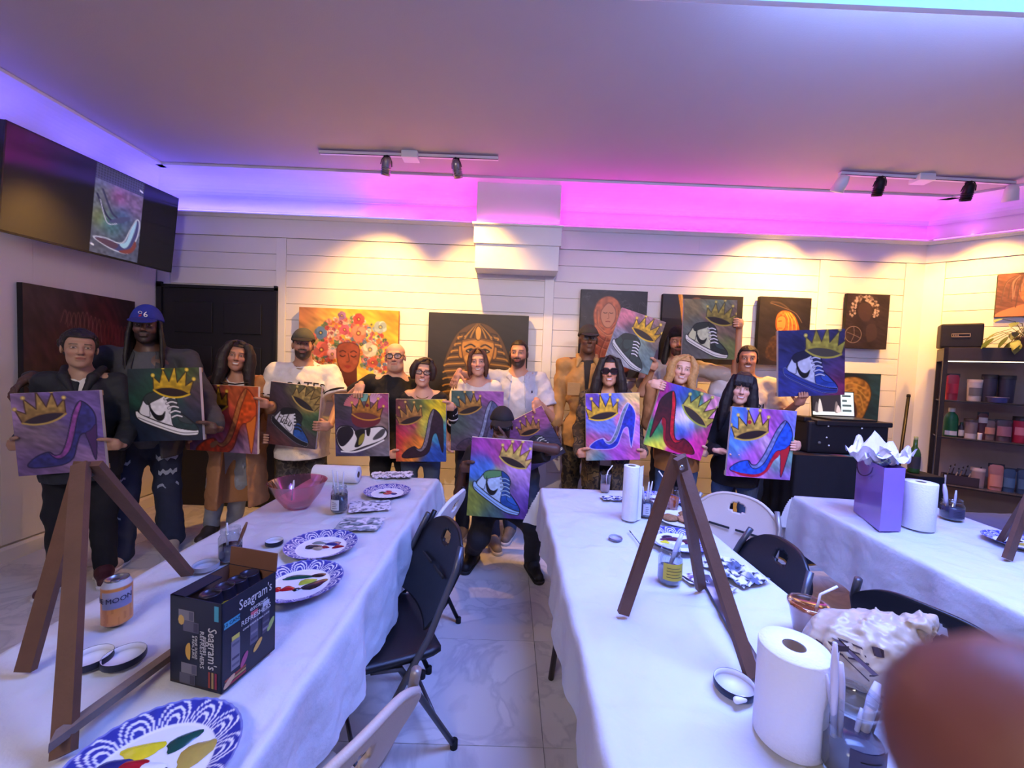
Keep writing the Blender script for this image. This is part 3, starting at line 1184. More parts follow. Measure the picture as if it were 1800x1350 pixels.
def px_quad(quad, Y, yaw=0.0, pitch=0.0):
 """world rectangle whose picture is the given pixel quad: plane at depth Y through its centre, turned by yaw/pitch; made a true rectangle"""
 q = np.array(quad, float)
 c = at(q[:, 0].mean(), q[:, 1].mean(), Y)
 n = norm([math.sin(yaw) * math.cos(pitch), -math.cos(yaw) * math.cos(pitch), math.sin(pitch)])
 W = [onplane(x, y, c, n) for x, y in q]
 u = ((W[1] - W[0]) + (W[2] - W[3])) / 2
 v = ((W[3] - W[0]) + (W[2] - W[1])) / 2
 # make u and v perpendicular, sharing the correction
 uu, vv = norm(u), norm(v)
 d = float(uu @ vv)
 u2, v2 = norm(uu - vv * d / 2), norm(vv - uu * d / 2)
 d = float(u2 @ v2)
 v2 = norm(v2 - u2 * d)
 hu, hv = u2 * np.linalg.norm(u) / 2, v2 * np.linalg.norm(v) / 2
 return [c - hu - hv, c + hu - hv, c + hu + hv, c - hu + hv]


def asp(q):
 q = [np.array(p_) for p_ in q]
 return float(np.linalg.norm(q[3] - q[0]) / np.linalg.norm(q[1] - q[0]))

CANV = {}


def held(key, quad, Y, painter, label, yaw=0.0, pitch=0.0, nx=112):
 q = px_quad(quad, Y, yaw, pitch)
 A = Art(asp(q), nx, seed=hash(key) % 50 if False else sum(map(ord, key)) % 50)
 painter(A)
 CANV[key] = (q, canvas('painted_canvas', q, A, label, 'painting', 0.02, group='canvases held by the class'))


def p_c1(A):
 A.patches([(.15, .15, .35, (150, 120, 165)), (.7, .1, .4, (105, 85, 150)), (.3, .5, .35, (128, 108, 118)), (.8, .5, .4, (92, 76, 140)), (.2, .85, .4, (110, 84, 130)), (.75, .9, .4, (150, 118, 160))], 0.5)
 draw_heel(A, (52, 52, 128), (140, 70, 150), (26, 22, 60), .52, .53, 1.0, -4, main2=(44, 44, 110), stem=(70, 40, 96))
 draw_crown(A, .32, .20, .50, -12, gold=(190, 160, 84), dark=(140, 106, 58), outline=(70, 44, 34), inside=(46, 34, 46))
def p_c2(A):
 A.patches([(.1, .1, .4, (32, 44, 52)), (.3, .3, .35, (40, 96, 66)), (.75, .1, .3, (70, 90, 40)), (.9, .35, .3, (80, 60, 74)), (.2, .8, .4, (24, 34, 52)), (.8, .8, .4, (30, 38, 56)), (.5, .55, .3, (28, 60, 54))], 0.8)
 draw_sneaker(A, .50, .63, 1.02, -6, heel=(228, 228, 232), collar=(52, 60, 60), side=(228, 228, 232), toe=(36, 60, 60), toe2=(58, 68, 70), tongue=(60, 66, 70))
 draw_crown(A, .62, .20, .50, 8, gold=(222, 186, 40), dark=(176, 140, 22))
def p_c3(A):
 A.patches([(.1, .1, .3, (90, 60, 80)), (.8, .1, .4, (190, 90, 50)), (.2, .6, .4, (140, 40, 70)), (.6, .5, .3, (170, 60, 60)), (.9, .9, .35, (150, 110, 140)), (.3, .95, .3, (90, 110, 150))], 0.9)
 draw_heel(A, (222, 92, 34), (180, 110, 60), (120, 40, 26), .54, .55, 1.06, -2, main2=(206, 70, 36), stem=(230, 120, 40))
 draw_crown(A, .30, .24, .46, -14, gold=(216, 168, 34), dark=(170, 110, 26))
def p_c4(A):
 A.patches([(.1, .1, .4, (60, 48, 60)), (.6, .1, .3, (100, 96, 60)), (.9, .2, .3, (150, 120, 60)), (.2, .6, .4, (62, 48, 56)), (.9, .6, .3, (60, 96, 60)), (.2, .95, .4, (92, 44, 44)), (.8, .9, .4, (66, 52, 60))], 0.7)
 draw_sneaker(A, .48, .66, 1.0, 8, heel=(215, 215, 225), collar=(24, 24, 30), side=(222, 222, 228), toe=(36, 84, 160), tongue=(30, 30, 36), lace=(40, 40, 46), swoosh=None, sole=(28, 28, 34), stripe=(225, 225, 230), line2=(170, 170, 180))
 A.place(.36, .585, .30, 20)
 for q in ([(-.5, .3), (-.5, -.3), (-.3, -.35)], [(-.5, 0), (-.36, -.03)], [(-.25, 0), (-.25, .25), (-.1, .25), (-.1, 0)], [(.02, -.4), (.02, .26), (.16, .2), (.12, .02), (.02, .02)], [(.28, 0), (.28, .25), (.42, .25), (.42, 0)]):
  A.line(q, 0.018, (26, 20, 24), smooth=False)
 draw_crown(A, .74, .20, .52, 30, gold=(190, 160, 84), dark=(130, 110, 60), inside=(40, 34, 36))
def p_c5(A):
 A.patches([(.1, .2, .4, (62, 58, 66)), (.5, .05, .4, (96, 84, 92)), (.9, .1, .35, (150, 60, 110)), (.2, .6, .4, (84, 60, 100)), (.8, .55, .4, (120, 100, 96)), (.15, .95, .4, (66, 62, 96)), (.9, .95, .4, (110, 106, 116))], 0.4)
 A.place(.58, .14, 1.0, 0)
 for i in range(26):
  a = math.pi * (1.06 + 0.92 * i / 25)
  cc = (226, 120, 130) if i < 8 else ((120, 190, 170) if i < 14 else ((230, 170, 200) if i < 20 else (190, 60, 130)))
  A.line([(.22 * math.cos(a), .10 + .14 * math.sin(a)), (.40 * math.cos(a), .10 + .30 * math.sin(a))], .035, cc, alpha=.8)
 A.fill([(-.26, .36), (-.22, .20), (.22, .20), (.26, .36), (.1, .46), (-.14, .46)], (110, 36, 48))
 draw_crown(A, .60, .24, .52, 8, gold=(200, 140, 50), dark=(150, 92, 34), inside=(110, 50, 50), gem=(120, 20, 40))
 # low sneaker, black and white, nose to the right
 A.place(.5, .70, 1.0, -14)
 A.fill([(-.46, -.18), (-.34, -.30), (-.14, -.24), (-.06, -.12), (.20, -.14), (.42, -.10), (.48, .04), (.36, .14), (0, .18), (-.34, .20), (-.46, .06)], (236, 234, 232), outline=(18, 14, 24), ow=.022)
 A.fill([(-.45, -.16), (-.34, -.28), (-.16, -.24), (-.14, -.10), (-.34, .06), (-.44, .04)], (26, 18, 34))
 A.fill([(-.10, -.14), (.08, -.14), (.04, .02), (-.06, .14), (-.18, .14), (-.10, .0)], (20, 18, 22))
 A.fill([(-.04, -.02), (.06, -.06), (.0, .08), (-.10, .12)], (150, 140, 50))
 A.fill([(.12, -.13), (.20, -.13), (.14, .0), (.10, -.02)], (20, 18, 22))
 A.fill([(.22, .04), (.40, -.06), (.46, -.02), (.36, .08), (.2, .1)], (20, 18, 22), alpha=.75)
 A.line([(-.44, .16), (-.2, .23), (.1, .21), (.38, .15)], .03, (240, 240, 240))
def p_c6(A):
 A.patches([(.1, .1, .35, (110, 50, 60)), (.4, .1, .3, (70, 96, 60)), (.85, .1, .4, (232, 200, 30)), (.1, .6, .3, (190, 40, 60)), (.35, .7, .3, (220, 130, 40)), (.3, .45, .2, (150, 40, 90)), (.9, .5, .3, (60, 140, 160)), (.9, .9, .35, (40, 80, 170)), (.55, .4, .25, (200, 180, 60))], 0.75)
 draw_heel(A, (46, 24, 40), (120, 112, 122), (20, 10, 20), .52, .56, 1.06, -8)
 draw_crown(A, .26, .24, .48, -18, gold=(190, 140, 60), dark=(140, 92, 50))
def p_c7(A):
 A.patches([(.1, .1, .3, (70, 100, 90)), (.8, .1, .4, (160, 90, 160)), (.5, .4, .3, (90, 90, 110)), (.15, .6, .35, (74, 90, 84)), (.85, .7, .35, (120, 110, 150)), (.3, .9, .35, (90, 70, 90)), (.95, .3, .2, (190, 140, 190))], 0.6)
 draw_heel(A, (84, 96, 140), (140, 150, 180), (40, 36, 60), .52, .58, 1.04, -6, main2=(70, 50, 66))
 draw_crown(A, .32, .22, .46, -18, gold=(196, 150, 60), dark=(150, 100, 44))
def p_c8(A):
 A.patches([(.1, .2, .4, (120, 70, 120)), (.7, .1, .4, (150, 80, 130)), (.4, .6, .4, (80, 70, 110)), (.9, .8, .4, (60, 60, 90)), (.2, .9, .3, (60, 50, 84))], 0.5)
 draw_sneaker(A, .55, .70, .98, -8, toe=(50, 60, 90), heel=(60, 60, 80), collar=(40, 40, 60), side=(80, 80, 96))
 draw_crown(A, .5, .24, .48, 10, gold=(190, 140, 66), dark=(150, 96, 60))
def p_c9(A):
 A.patches([(.1, .1, .35, (150, 60, 150)), (.5, .1, .3, (170, 70, 140)), (.1, .35, .25, (60, 110, 190)), (.85, .4, .35, (170, 130, 190)), (.75, .7, .3, (110, 80, 160)), (.15, .85, .3, (130, 140, 50)), (.4, .95, .3, (60, 90, 90)), (.9, .95, .3, (80, 50, 130)), (.5, .55, .25, (150, 170, 90))], 0.9)
 draw_sneaker(A, .48, .66, 1.02, 6, heel=(180, 205, 225), collar=(90, 140, 90), side=(176, 200, 226), toe=(30, 74, 150), toe2=(44, 96, 180), tongue=(30, 70, 140), lace=(150, 180, 210), sole=(150, 186, 226))
 draw_crown(A, .74, .19, .48, 20, gold=(204, 178, 76), dark=(180, 150, 84), outline=(110, 60, 40))
def p_c10(A):
 A.patches([(.1, .1, .3, (190, 110, 130)), (.5, .1, .3, (170, 120, 140)), (.1, .6, .3, (130, 130, 150)), (.9, .3, .3, (110, 90, 80)), (.9, .7, .3, (90, 110, 110)), (.3, .95, .3, (150, 150, 156)), (.6, .6, .3, (120, 140, 130)), (.4, .25, .2, (70, 60, 80))], 0.6)
 draw_sneaker(A, .44, .68, 1.0, 4, heel=(40, 58, 54), collar=(30, 40, 40), side=(44, 62, 58), toe=(38, 52, 50), tongue=(36, 50, 46), swoosh=(28, 40, 38), sole=(206, 206, 204))
 draw_crown(A, .66, .22, .56, 14, gold=(220, 176, 40), dark=(190, 140, 30))
def p_c11(A):
 A.patches([(.1, .1, .4, (130, 110, 70)), (.6, .1, .3, (110, 120, 96)), (.9, .4, .4, (120, 96, 84)), (.2, .5, .3, (90, 96, 90)), (.85, .8, .3, (96, 110, 60)), (.3, .95, .4, (80, 80, 80)), (.5, .35, .2, (140, 96, 90))], 0.7)
 draw_sneaker(A, .46, .68, 1.0, 0, heel=(200, 200, 160), collar=(40, 46, 42), side=(196, 198, 166), toe=(36, 44, 42), toe2=(56, 70, 66), tongue=(40, 44, 44), sole=(224, 222, 214))
 draw_crown(A, .70, .24, .50, 14, gold=(170, 150, 60), dark=(120, 108, 50), outline=(70, 66, 40))
def p_c12(A):
 A.patches([(.1, .1, .3, (120, 80, 190)), (.5, .1, .25, (90, 110, 210)), (.9, .1, .3, (240, 200, 120)), (.8, .3, .2, (230, 110, 160)), (.3, .5, .3, (110, 130, 210)), (.2, .7, .25, (200, 80, 130)), (.9, .6, .3, (170, 110, 190)), (.2, .95, .25, (90, 150, 160)), (.6, .9, .3, (170, 80, 180)), (.05, .9, .2, (200, 150, 110)), (.95, .85, .2, (200, 90, 160))], 0.7)
 draw_heel(A, (34, 50, 170), (110, 124, 140), (200, 190, 240), .5, .5, 1.0, 0, ow=.012)
 draw_crown(A, .30, .22, .54, -10, gold=(232, 190, 50), dark=(200, 150, 34))
def p_c13(A):
 A.patches([(.1, .1, .2, (170, 40, 130)), (.35, .1, .25, (60, 80, 190)), (.6, .15, .25, (50, 130, 90)), (.95, .15, .3, (230, 150, 180)), (.15, .45, .2, (220, 90, 170)), (.55, .45, .25, (225, 205, 225)), (.1, .75, .25, (40, 130, 80)), (.2, .95, .2, (230, 220, 60)), (.55, .65, .2, (40, 90, 180)), (.85, .6, .25, (190, 70, 130)), (.8, .9, .35, (220, 50, 150)), (.75, .5, .18, (50, 140, 90))], 0.9)
 draw_heel(A, (30, 16, 22), (196, 24, 40), (16, 8, 12), .46, .54, 1.02, 6, flip=True, sole=(150, 20, 34), main2=(120, 16, 30))
 draw_crown(A, .74, .26, .54, 26, gold=(170, 176, 66), dark=(200, 170, 70), inside=(60, 50, 40))
def p_c14(A):
 A.patches([(.1, .2, .4, (40, 44, 92)), (.6, .1, .4, (56, 56, 100)), (.9, .5, .35, (66, 50, 92)), (.9, .85, .3, (120, 40, 76)), (.2, .8, .4, (48, 56, 130)), (.5, .6, .4, (44, 48, 104))], 0.5, 0.35)
 draw_sneaker(A, .48, .64, .98, -2, heel=(190, 196, 214), collar=(30, 32, 56), side=(196, 200, 216), toe=(40, 66, 150), toe2=(52, 84, 176), tongue=(36, 44, 80), lace=(190, 196, 216), sole=(44, 60, 140), line2=(150, 160, 210), outline=(18, 18, 44))
 draw_crown(A, .70, .20, .54, 8, gold=(176, 166, 66), dark=(150, 140, 56), outline=(70, 64, 50), inside=(74, 70, 60))
def p_c15(A):
 A.patches([(.1, .1, .3, (80, 130, 210)), (.4, .1, .2, (130, 90, 180)), (.7, .15, .25, (190, 90, 190)), (.95, .1, .25, (120, 130, 210)), (.15, .5, .3, (90, 140, 210)), (.5, .45, .2, (200, 170, 190)), (.45, .6, .2, (180, 80, 180)), (.9, .7, .3, (130, 180, 170)), (.2, .95, .3, (180, 90, 170)), (.6, .95, .3, (190, 130, 200)), (.95, .95, .2, (150, 90, 190))], 0.95)
 draw_heel(A, (34, 84, 200), (120, 130, 180), (16, 20, 60), .52, .56, 1.04, 3, sole=(190, 26, 50), stem=(190, 30, 46))
 draw_crown(A, .30, .26, .52, -14, gold=(206, 172, 70), dark=(176, 140, 60), gem=(170, 30, 50))


held('c1', [(25, 693), (183, 685), (181, 818), (30, 846)], 2.36, p_c1, 'purple canvas with violet high heel and dull gold crown, leftmost of the held canvases', yaw=0.22)
held('c2', [(223, 648), (351, 647), (356, 772), (232, 778)], 2.62, p_c2, 'dark green canvas with white and grey high-top sneaker under a yellow crown')
held('c3', [(338, 675), (455, 680), (450, 793), (330, 796)], 3.0, p_c3, 'orange and red canvas with orange high heel held by woman in tan cardigan', yaw=-0.1)
held('c4', [(479, 672), (567, 680), (553, 788), (463, 781)], 3.08, p_c4, 'dusky canvas with blue-toed sneaker lettered Fubu held by man in white jersey')
held('c5', [(589, 693), (683, 691), (683, 801), (589, 803)], 3.1, p_c5, 'grey canvas with black and white low sneaker under a feathered crown')
held('c6', [(696, 702), (784, 702), (784, 812), (696, 811)], 3.1, p_c6, 'rainbow canvas with blackish high heel and yellow upper corner')
held('c7', [(793, 687), (886, 688), (883, 794), (793, 791)], 3.22, p_c7, 'muted teal and lilac canvas with grey-blue high heel behind the kneeling man')
held('c8', [(890, 748), (952, 711), (992, 794), (926, 834)], 3.3, p_c8, 'tilted mauve canvas with crown tucked beside the man in white shirt', yaw=0.0)
held('c9', [(829, 769), (938, 776), (925, 914), (821, 906)], 2.62, p_c9, 'canvas with bright blue high-top sneaker held by the kneeling man')
held('c10', [(1092, 544), (1171, 563), (1138, 664), (1064, 629)], 3.28, p_c10, 'raised tilted canvas with dark sneaker and yellow crown over pinkish grey')
held('c11', [(1203, 526), (1296, 527), (1291, 633), (1198, 629)], 3.42, p_c11, 'olive canvas with black and cream sneaker raised behind the beanie')
held('c12', [(1029, 692), (1123, 691), (1126, 809), (1031, 809)], 2.95, p_c12, 'pastel canvas with royal blue high heel held by woman in sunglasses')
held('c13', [(1163, 670), (1265, 697), (1231, 815), (1134, 777)], 3.05, p_c13, 'tilted rainbow canvas with black and red high heel held by blonde woman')
held('c14', [(1368, 583), (1484, 577), (1486, 697), (1368, 695)], 3.1, p_c14, 'navy canvas with blue and white sneaker held up at the right', nx=124)
held('c15', [(1286, 715), (1399, 723), (1390, 848), (1278, 833)], 2.85, p_c15, 'blue and lilac canvas with blue heel, red sole, held by dark-fringed woman', nx=124)


# ------------------------------------------------------------------ pictures hanging on the walls
def hung(quad_px, painter, label, nx=110, th=0.035, Y=None, edge=None, bottom=None, seed=3):
 """picture on the back wall; quad from pixels of TL, TR and height in metres"""
 tl, tr = at(*quad_px[0], Y or BY - th - .022), at(*quad_px[1], Y or BY - th - .022)
 d = tr - tl
 L = float(np.linalg.norm(d))
 d = norm([d[0], 0, 0])
 z = (tl[2] + tr[2]) / 2
 TL = np.array([tl[0], tl[1], z])
 TR = TL + d * L
 dn = np.array([0, 0, -float(bottom)])
 q = [TL, TR, TR + dn, TL + dn]
 A = Art(asp(q), nx, seed=seed)
 painter(A)
 return canvas('wall_painting', q, A, label, 'painting', th, edge or canvas_dark, frame_back=False)


def p_flower(A):
 A.patches([(.08, .1, .3, (196, 130, 84)), (.25, .3, .25, (190, 170, 96)), (.6, .1, .4, (240, 190, 70)), (.95, .2, .3, (226, 140, 40)), (.9, .6, .4, (238, 186, 60)), (.1, .7, .3, (205, 165, 120)), (.5, .9, .4, (230, 180, 90))], 0.5, .35)
 H = A.H
 A.place(.5, .0, 1.0)
 rs = np.random.RandomState(4)
 pal = [(214, 110, 104), (226, 150, 140), (196, 70, 70), (236, 206, 180), (110, 140, 96), (84, 110, 80), (150, 170, 180), (220, 130, 60), (240, 220, 200), (180, 90, 110), (90, 120, 160)]

 def flower(x, y, r, c):
  for k_ in range(7):
   a = 6.283 * k_ / 7 + rs.rand()
   A.dot(x + .55 * r * math.cos(a), y + .55 * r * math.sin(a), r * .55, tuple(np.clip(np.array(c) * (0.8 + .35 * rs.rand()), 0, 255)), .95)
  A.dot(x, y, r * .35, tuple(np.array(c) * .6))
  A.dot(x, y, r * .16, (236, 200, 90))
 for k_ in range(520):                          # cloud of blossom framing the face
  a = rs.uniform(-.35, math.pi + .35)
  rr = rs.uniform(.13, .40)
  x, y = rr * 1.05 * math.cos(a), .52 - rr * 1.12 * math.sin(a)
  flower(x, y, rs.uniform(.010, .026), pal[rs.randint(len(pal))])
 for (x, y, r, c) in ((.10, .10, .055, (214, 84, 76)), (.32, .17, .06, (170, 190, 190)), (-.07, .07, .04, (150, 110, 160)), (-.28, .25, .06, (90, 120, 160)), (.10, .24, .075, (232, 140, 110)),
                         (-.04, .21, .05, (214, 100, 120)), (-.27, .42, .075, (222, 110, 96)), (-.16, .46, .05, (236, 170, 170)), (.22, .40, .07, (226, 214, 190)), (.25, .53, .05, (214, 96, 80))):
  flower(x, y, r, c)
 sk, sh = (150, 74, 50), (100, 46, 34)
 A.fill([(-.09, .56), (.09, .56), (.10, .8), (-.12, .8)], sh, smooth=False)
 A.fill([(-.115, .42), (-.09, .36), (0, .335), (.09, .36), (.115, .42), (.105, .54), (.06, .62), (0, .645), (-.06, .62), (-.105, .54)], sk, outline=(90, 40, 30), ow=.008, tex=.12, col2=(170, 88, 58))
 for sx in (-1, 1):
  A.line([(sx * .085, .435), (sx * .055, .42), (sx * .025, .435)], .010, (60, 28, 24))
  A.line([(sx * .08, .47), (sx * .055, .482), (sx * .03, .47)], .010, (40, 20, 18))
  A.dot(sx * .07, .53, .025, (186, 100, 70), .5)
 A.line([(.0, .45), (.012, .52), (-.012, .535)], .010, sh)
 A.fill([(-.035, .575), (0, .565), (.035, .575), (0, .60)], (150, 50, 44))


def p_pharaoh(A):
 A.patches([(.2, .2, .5, (30, 24, 26)), (.8, .5, .5, (24, 20, 24)), (.3, .9, .5, (28, 22, 22))], 0.3, .3)
 A.place(.5, 0, 1.0)
 out = [(-.33, .95), (-.28, .70), (-.34, .52), (-.24, .24), (-.12, .12), (0, .085), (.12, .12), (.24, .24), (.34, .52), (.28, .70), (.33, .95)]
 A.fill(out, (84, 60, 34), outline=(30, 20, 14), ow=.01)
 for k_ in range(19):                           # stripes of the headcloth
  y = .20 + .034 * k_
  w_ = .18 + .16 * min((y - .2) / .32, 1)
  for sx in (-1, 1):
   A.line([(sx * .13, y - .01), (sx * (w_ * .7 + .06), y + .004), (sx * w_, y + .02)], .014, (178, 132, 60) if k_ % 2 else (46, 34, 26))
 for k_ in range(13):
  t = (k_ - 6) / 6
  A.line([(.02 * t, .10), (.13 * t, .205), (.165 * t, .26)], .012, (170, 128, 58) if k_ % 2 else (52, 38, 28))
 for sx in (-1, 1):
  A.fill([(sx * .15, .34), (sx * .19, .33), (sx * .185, .43), (sx * .15, .44)], (176, 124, 52), outline=(60, 40, 20), ow=.008)
 A.fill([(-.15, .27), (0, .245), (.15, .27), (.155, .40), (.11, .52), (.05, .58), (0, .59), (-.05, .58), (-.11, .52), (-.155, .40)], (190, 138, 60), outline=(70, 46, 22), ow=.01, tex=.12, col2=(160, 108, 44))
 A.line([(-.15, .275), (0, .25), (.15, .275)], .016, (120, 84, 38))
 for sx in (-1, 1):
  A.line([(sx * .03, .325), (sx * .075, .305), (sx * .135, .335)], .014, (28, 22, 28))
  A.fill([(sx * .03, .37), (sx * .07, .35), (sx * .115, .372), (sx * .07, .388)], (226, 206, 160), outline=(20, 16, 20), ow=.014)
  A.dot(sx * .072, .369, .017, (20, 16, 18))
  A.dot(sx * .10, .44, .03, (226, 180, 96), .5)
 A.line([(-.006, .36), (-.01, .44)], .012, (230, 188, 110))
 A.fill([(-.03, .455), (0, .435), (.03, .455), (0, .47)], (140, 94, 40))
 A.fill([(-.05, .515), (0, .50), (.05, .515), (0, .54)], (150, 90, 48), outline=(80, 48, 26), ow=.008)
 A.fill([(-.02, .59), (.02, .59), (.028, .8), (-.028, .8)], (70, 54, 36))
 A.fill([(-.02, .25), (-.03, .16), (0, .12), (.03, .16), (.02, .25)], (196, 150, 70), outline=(60, 40, 20), ow=.008)


def p_hood(A):
 A.patches([(.2, .2, .5, (38, 34, 40)), (.8, .5, .5, (30, 26, 32)), (.3, .9, .5, (34, 28, 30))], 0.9, .4)
 rs = np.random.RandomState(3)
 A.place(0, 0, 1.0)
 for k_ in range(30):
  x, y = rs.rand(), rs.rand() * .5
  A.line([(x, y), (x + rs.uniform(-.08, .08), y + rs.uniform(-.05, .05)), (x + rs.uniform(-.1, .1), y + rs.uniform(-.05, .1))], .006, (110, 104, 108), alpha=.5)
 A.place(.42, 0, 1.0)
 A.fill([(-.24, 1.2), (-.30, .92), (-.20, .60), (-.22, .35), (-.15, .16), (0, .09), (.14, .16), (.20, .34), (.18, .56), (.30, .80), (.34, 1.2)], (196, 110, 70), outline=(110, 56, 36), ow=.012, tex=.15, col2=(170, 84, 50))
 A.fill([(-.10, .30), (0, .19), (.10, .28), (.11, .42), (.04, .55), (-.05, .54), (-.11, .42)], (206, 140, 104), outline=(120, 66, 46), ow=.01)
 for q in ([(-.2, .5), (0, .66), (.18, .54)], [(-.22, .62), (0, .76), (.22, .62)], [(-.25, .76), (.02, .88), (.27, .78)], [(-.02, .7), (-.1, .95), (-.06, 1.15)], [(-.17, .3), (-.15, .5), (-.05, .6)], [(.15, .3), (.15, .45), (.05, .58)]):
  A.line(q, .014, (130, 66, 44))
  A.line([(x + .015, y + .02) for x, y in q], .01, (224, 150, 104), alpha=.7)
 for sx in (-1, 1):
  A.line([(sx * .07, .335), (sx * .045, .345), (sx * .02, .335)], .01, (70, 40, 34))
 A.line([(0, .34), (.012, .41), (-.01, .425)], .008, (150, 84, 60))
 A.line([(-.03, .47), (0, .465), (.03, .47)], .014, (150, 60, 50))


def p_dark5(A):
 A.patches([(.2, .2, .5, (28, 24, 30)), (.8, .5, .5, (24, 22, 28)), (.3, .9, .5, (30, 26, 28))], 0.4, .3)
 A.place(0, 0, 1.0)
 A.line([(.20, -.05), (.25, .18), (.29, .42)], .055, (214, 140, 44), smooth=True)
 A.line([(.215, -.05), (.262, .18), (.30, .42)], .014, (244, 190, 90))
 A.fill([(.22, .40), (.31, .36), (.36, .44), (.30, .56), (.22, .52)], (60, 42, 38), outline=(20, 14, 14), ow=.01)
 A.dot(.42, .13, .10, (110, 78, 60))
 A.dot(.43, .16, .075, (80, 54, 44))


def p_chief(A):
 A.patches([(.2, .2, .5, (34, 28, 32)), (.8, .5, .5, (28, 24, 28)), (.3, .9, .5, (36, 28, 26))], 0.4, .35)
 A.place(.5, 0, 1.0)
 A.fill([(-.30, 1.2), (-.28, .86), (-.16, .74), (.0, .70), (.22, .72), (.30, .9), (.3, 1.25)], (64, 44, 32), tex=.3)
 A.fill([(-.16, .36), (-.05, .26), (.10, .28), (.22, .40), (.30, .62), (.24, .74), (.10, .66), (-.08, .70), (-.17, .58)], (186, 104, 46), outline=(80, 40, 20), ow=.012, tex=.3, col2=(140, 70, 34))
 A.fill([(-.15, .42), (-.05, .36), (.02, .42), (.02, .58), (-.06, .66), (-.14, .60)], (206, 120, 60), outline=(90, 46, 24), ow=.01)
 for q in ([(.05, .30), (.14, .45), (.16, .66)], [(.10, .30), (.22, .48), (.24, .70)], [(.02, .32), (.08, .45), (.08, .65)]):
  A.line(q, .014, (240, 170, 80), alpha=.8)
 A.line([(-.12, .47), (-.06, .46)], .014, (50, 26, 18))
 A.line([(-.11, .60), (-.04, .60)], .012, (90, 40, 26))
 A.line([(-.30, .12), (-.05, .20), (.2, .30), (.34, .48)], .012, (120, 90, 74), alpha=.8)
 A.line([(-.28, .10), (-.1, .12), (.06, .22)], .03, (110, 84, 70), alpha=.4)


def p_afro(A):
 A.patches([(.3, .3, .6, (50, 38, 36)), (.7, .7, .5, (46, 36, 36))], 0.4, .3)
 A.place(0, 0, 1.0)
 rs = np.random.RandomState(5)
 for k_ in range(120):
  a = rs.uniform(-.5, 3.7)
  r = rs.uniform(.22, .36)
  x, y = .42 + r * .95 * math.cos(a), .38 - r * math.sin(a)
  A.dot(x, y, rs.uniform(.012, .03), (180, 160, 150) if rs.rand() < .6 else (120, 100, 92), .75)
 A.fill([(.3, .25), (.5, .22), (.6, .4), (.55, .6), (.4, .62), (.28, .45)], (70, 50, 46), alpha=.8)
 A.line([(.2 + .19 * math.cos(t), .95 + .19 * math.sin(t)) for t in np.linspace(0, 6.2, 20)], .014, (160, 140, 132), closed=True, alpha=.8)
 A.line([(.05, .9), (.2, .95), (.36, 1.02)], .01, (160, 140, 132), alpha=.8)
 A.line([(.2, .77), (.22, .95), (.16, 1.12)], .01, (160, 140, 132), alpha=.8)
 A.fill([(.5, .75), (.7, .7), (.75, 1.0), (.55, 1.1)], (66, 50, 46), alpha=.8)


def p_scarf(A):
 A.patches([(.2, .2, .5, (24, 34, 44)), (.8, .6, .5, (34, 64, 74)), (.3, .9, .5, (26, 30, 40))], 0.4, .3)
 A.place(0, 0, 1.0)
 A.fill([(.20, .36), (.32, .14), (.55, .06), (.78, .14), (.86, .36), (.76, .70), (.66, .80), (.62, .50), (.45, .34)], (150, 110, 50), outline=(70, 46, 24), ow=.014, tex=.3)
 for q in ([(.3, .3), (.5, .16), (.75, .24)], [(.4, .32), (.6, .24), (.8, .4)], [(.5, .36), (.68, .36), (.76, .6)]):
  A.line(q, .02, (190, 150, 70), alpha=.8)
 A.fill([(.20, .38), (.45, .34), (.62, .5), (.64, .8), (.5, 1.2), (.3, 1.2), (.28, .8), (.18, .62)], (76, 48, 42), tex=.25)
 A.line([(.25, .52), (.36, .5)], .016, (30, 18, 16))


def p_locs(A):
 A.patches([(.2, .2, .5, (110, 72, 56)), (.8, .5, .5, (140, 90, 66))], 0.4, .3)
 A.place(0, 0, 1.0)
 A.fill([(.35, .4), (.5, .15), (.8, .1), (1.0, .2), (1.0, .75), (.7, .85), (.45, .7)], (190, 116, 74), tex=.15)
 A.fill([(.02, .98), (.3, .82), (.6, .74), (.9, .82), (1.1, .98), (1.1, 1.2), (0, 1.2)], (196, 124, 84))
 rs = np.random.RandomState(2)
 for k_ in range(30):
  x = rs.uniform(.02, .95)
  l_ = rs.uniform(.25, .7) if x < .4 else rs.uniform(.15, .3)
  A.line([(.45 + (x - .45) * .5, .06), (x, .22), (x - .03 + rs.uniform(-.05, .05), .2 + l_)], .018, (90, 64, 52) if rs.rand() < .5 else (150, 116, 96))
 for x in (.52, .80):
  A.line([(x - .05, .44), (x, .42), (x + .07, .45)], .02, (60, 36, 28))
  A.dot(x + .01, .49, .028, (40, 26, 22))
 A.line([(.64, .45), (.61, .62), (.68, .64)], .014, (140, 80, 52))
 A.fill([(.58, .72), (.68, .70), (.80, .72), (.68, .78)], (150, 70, 58))


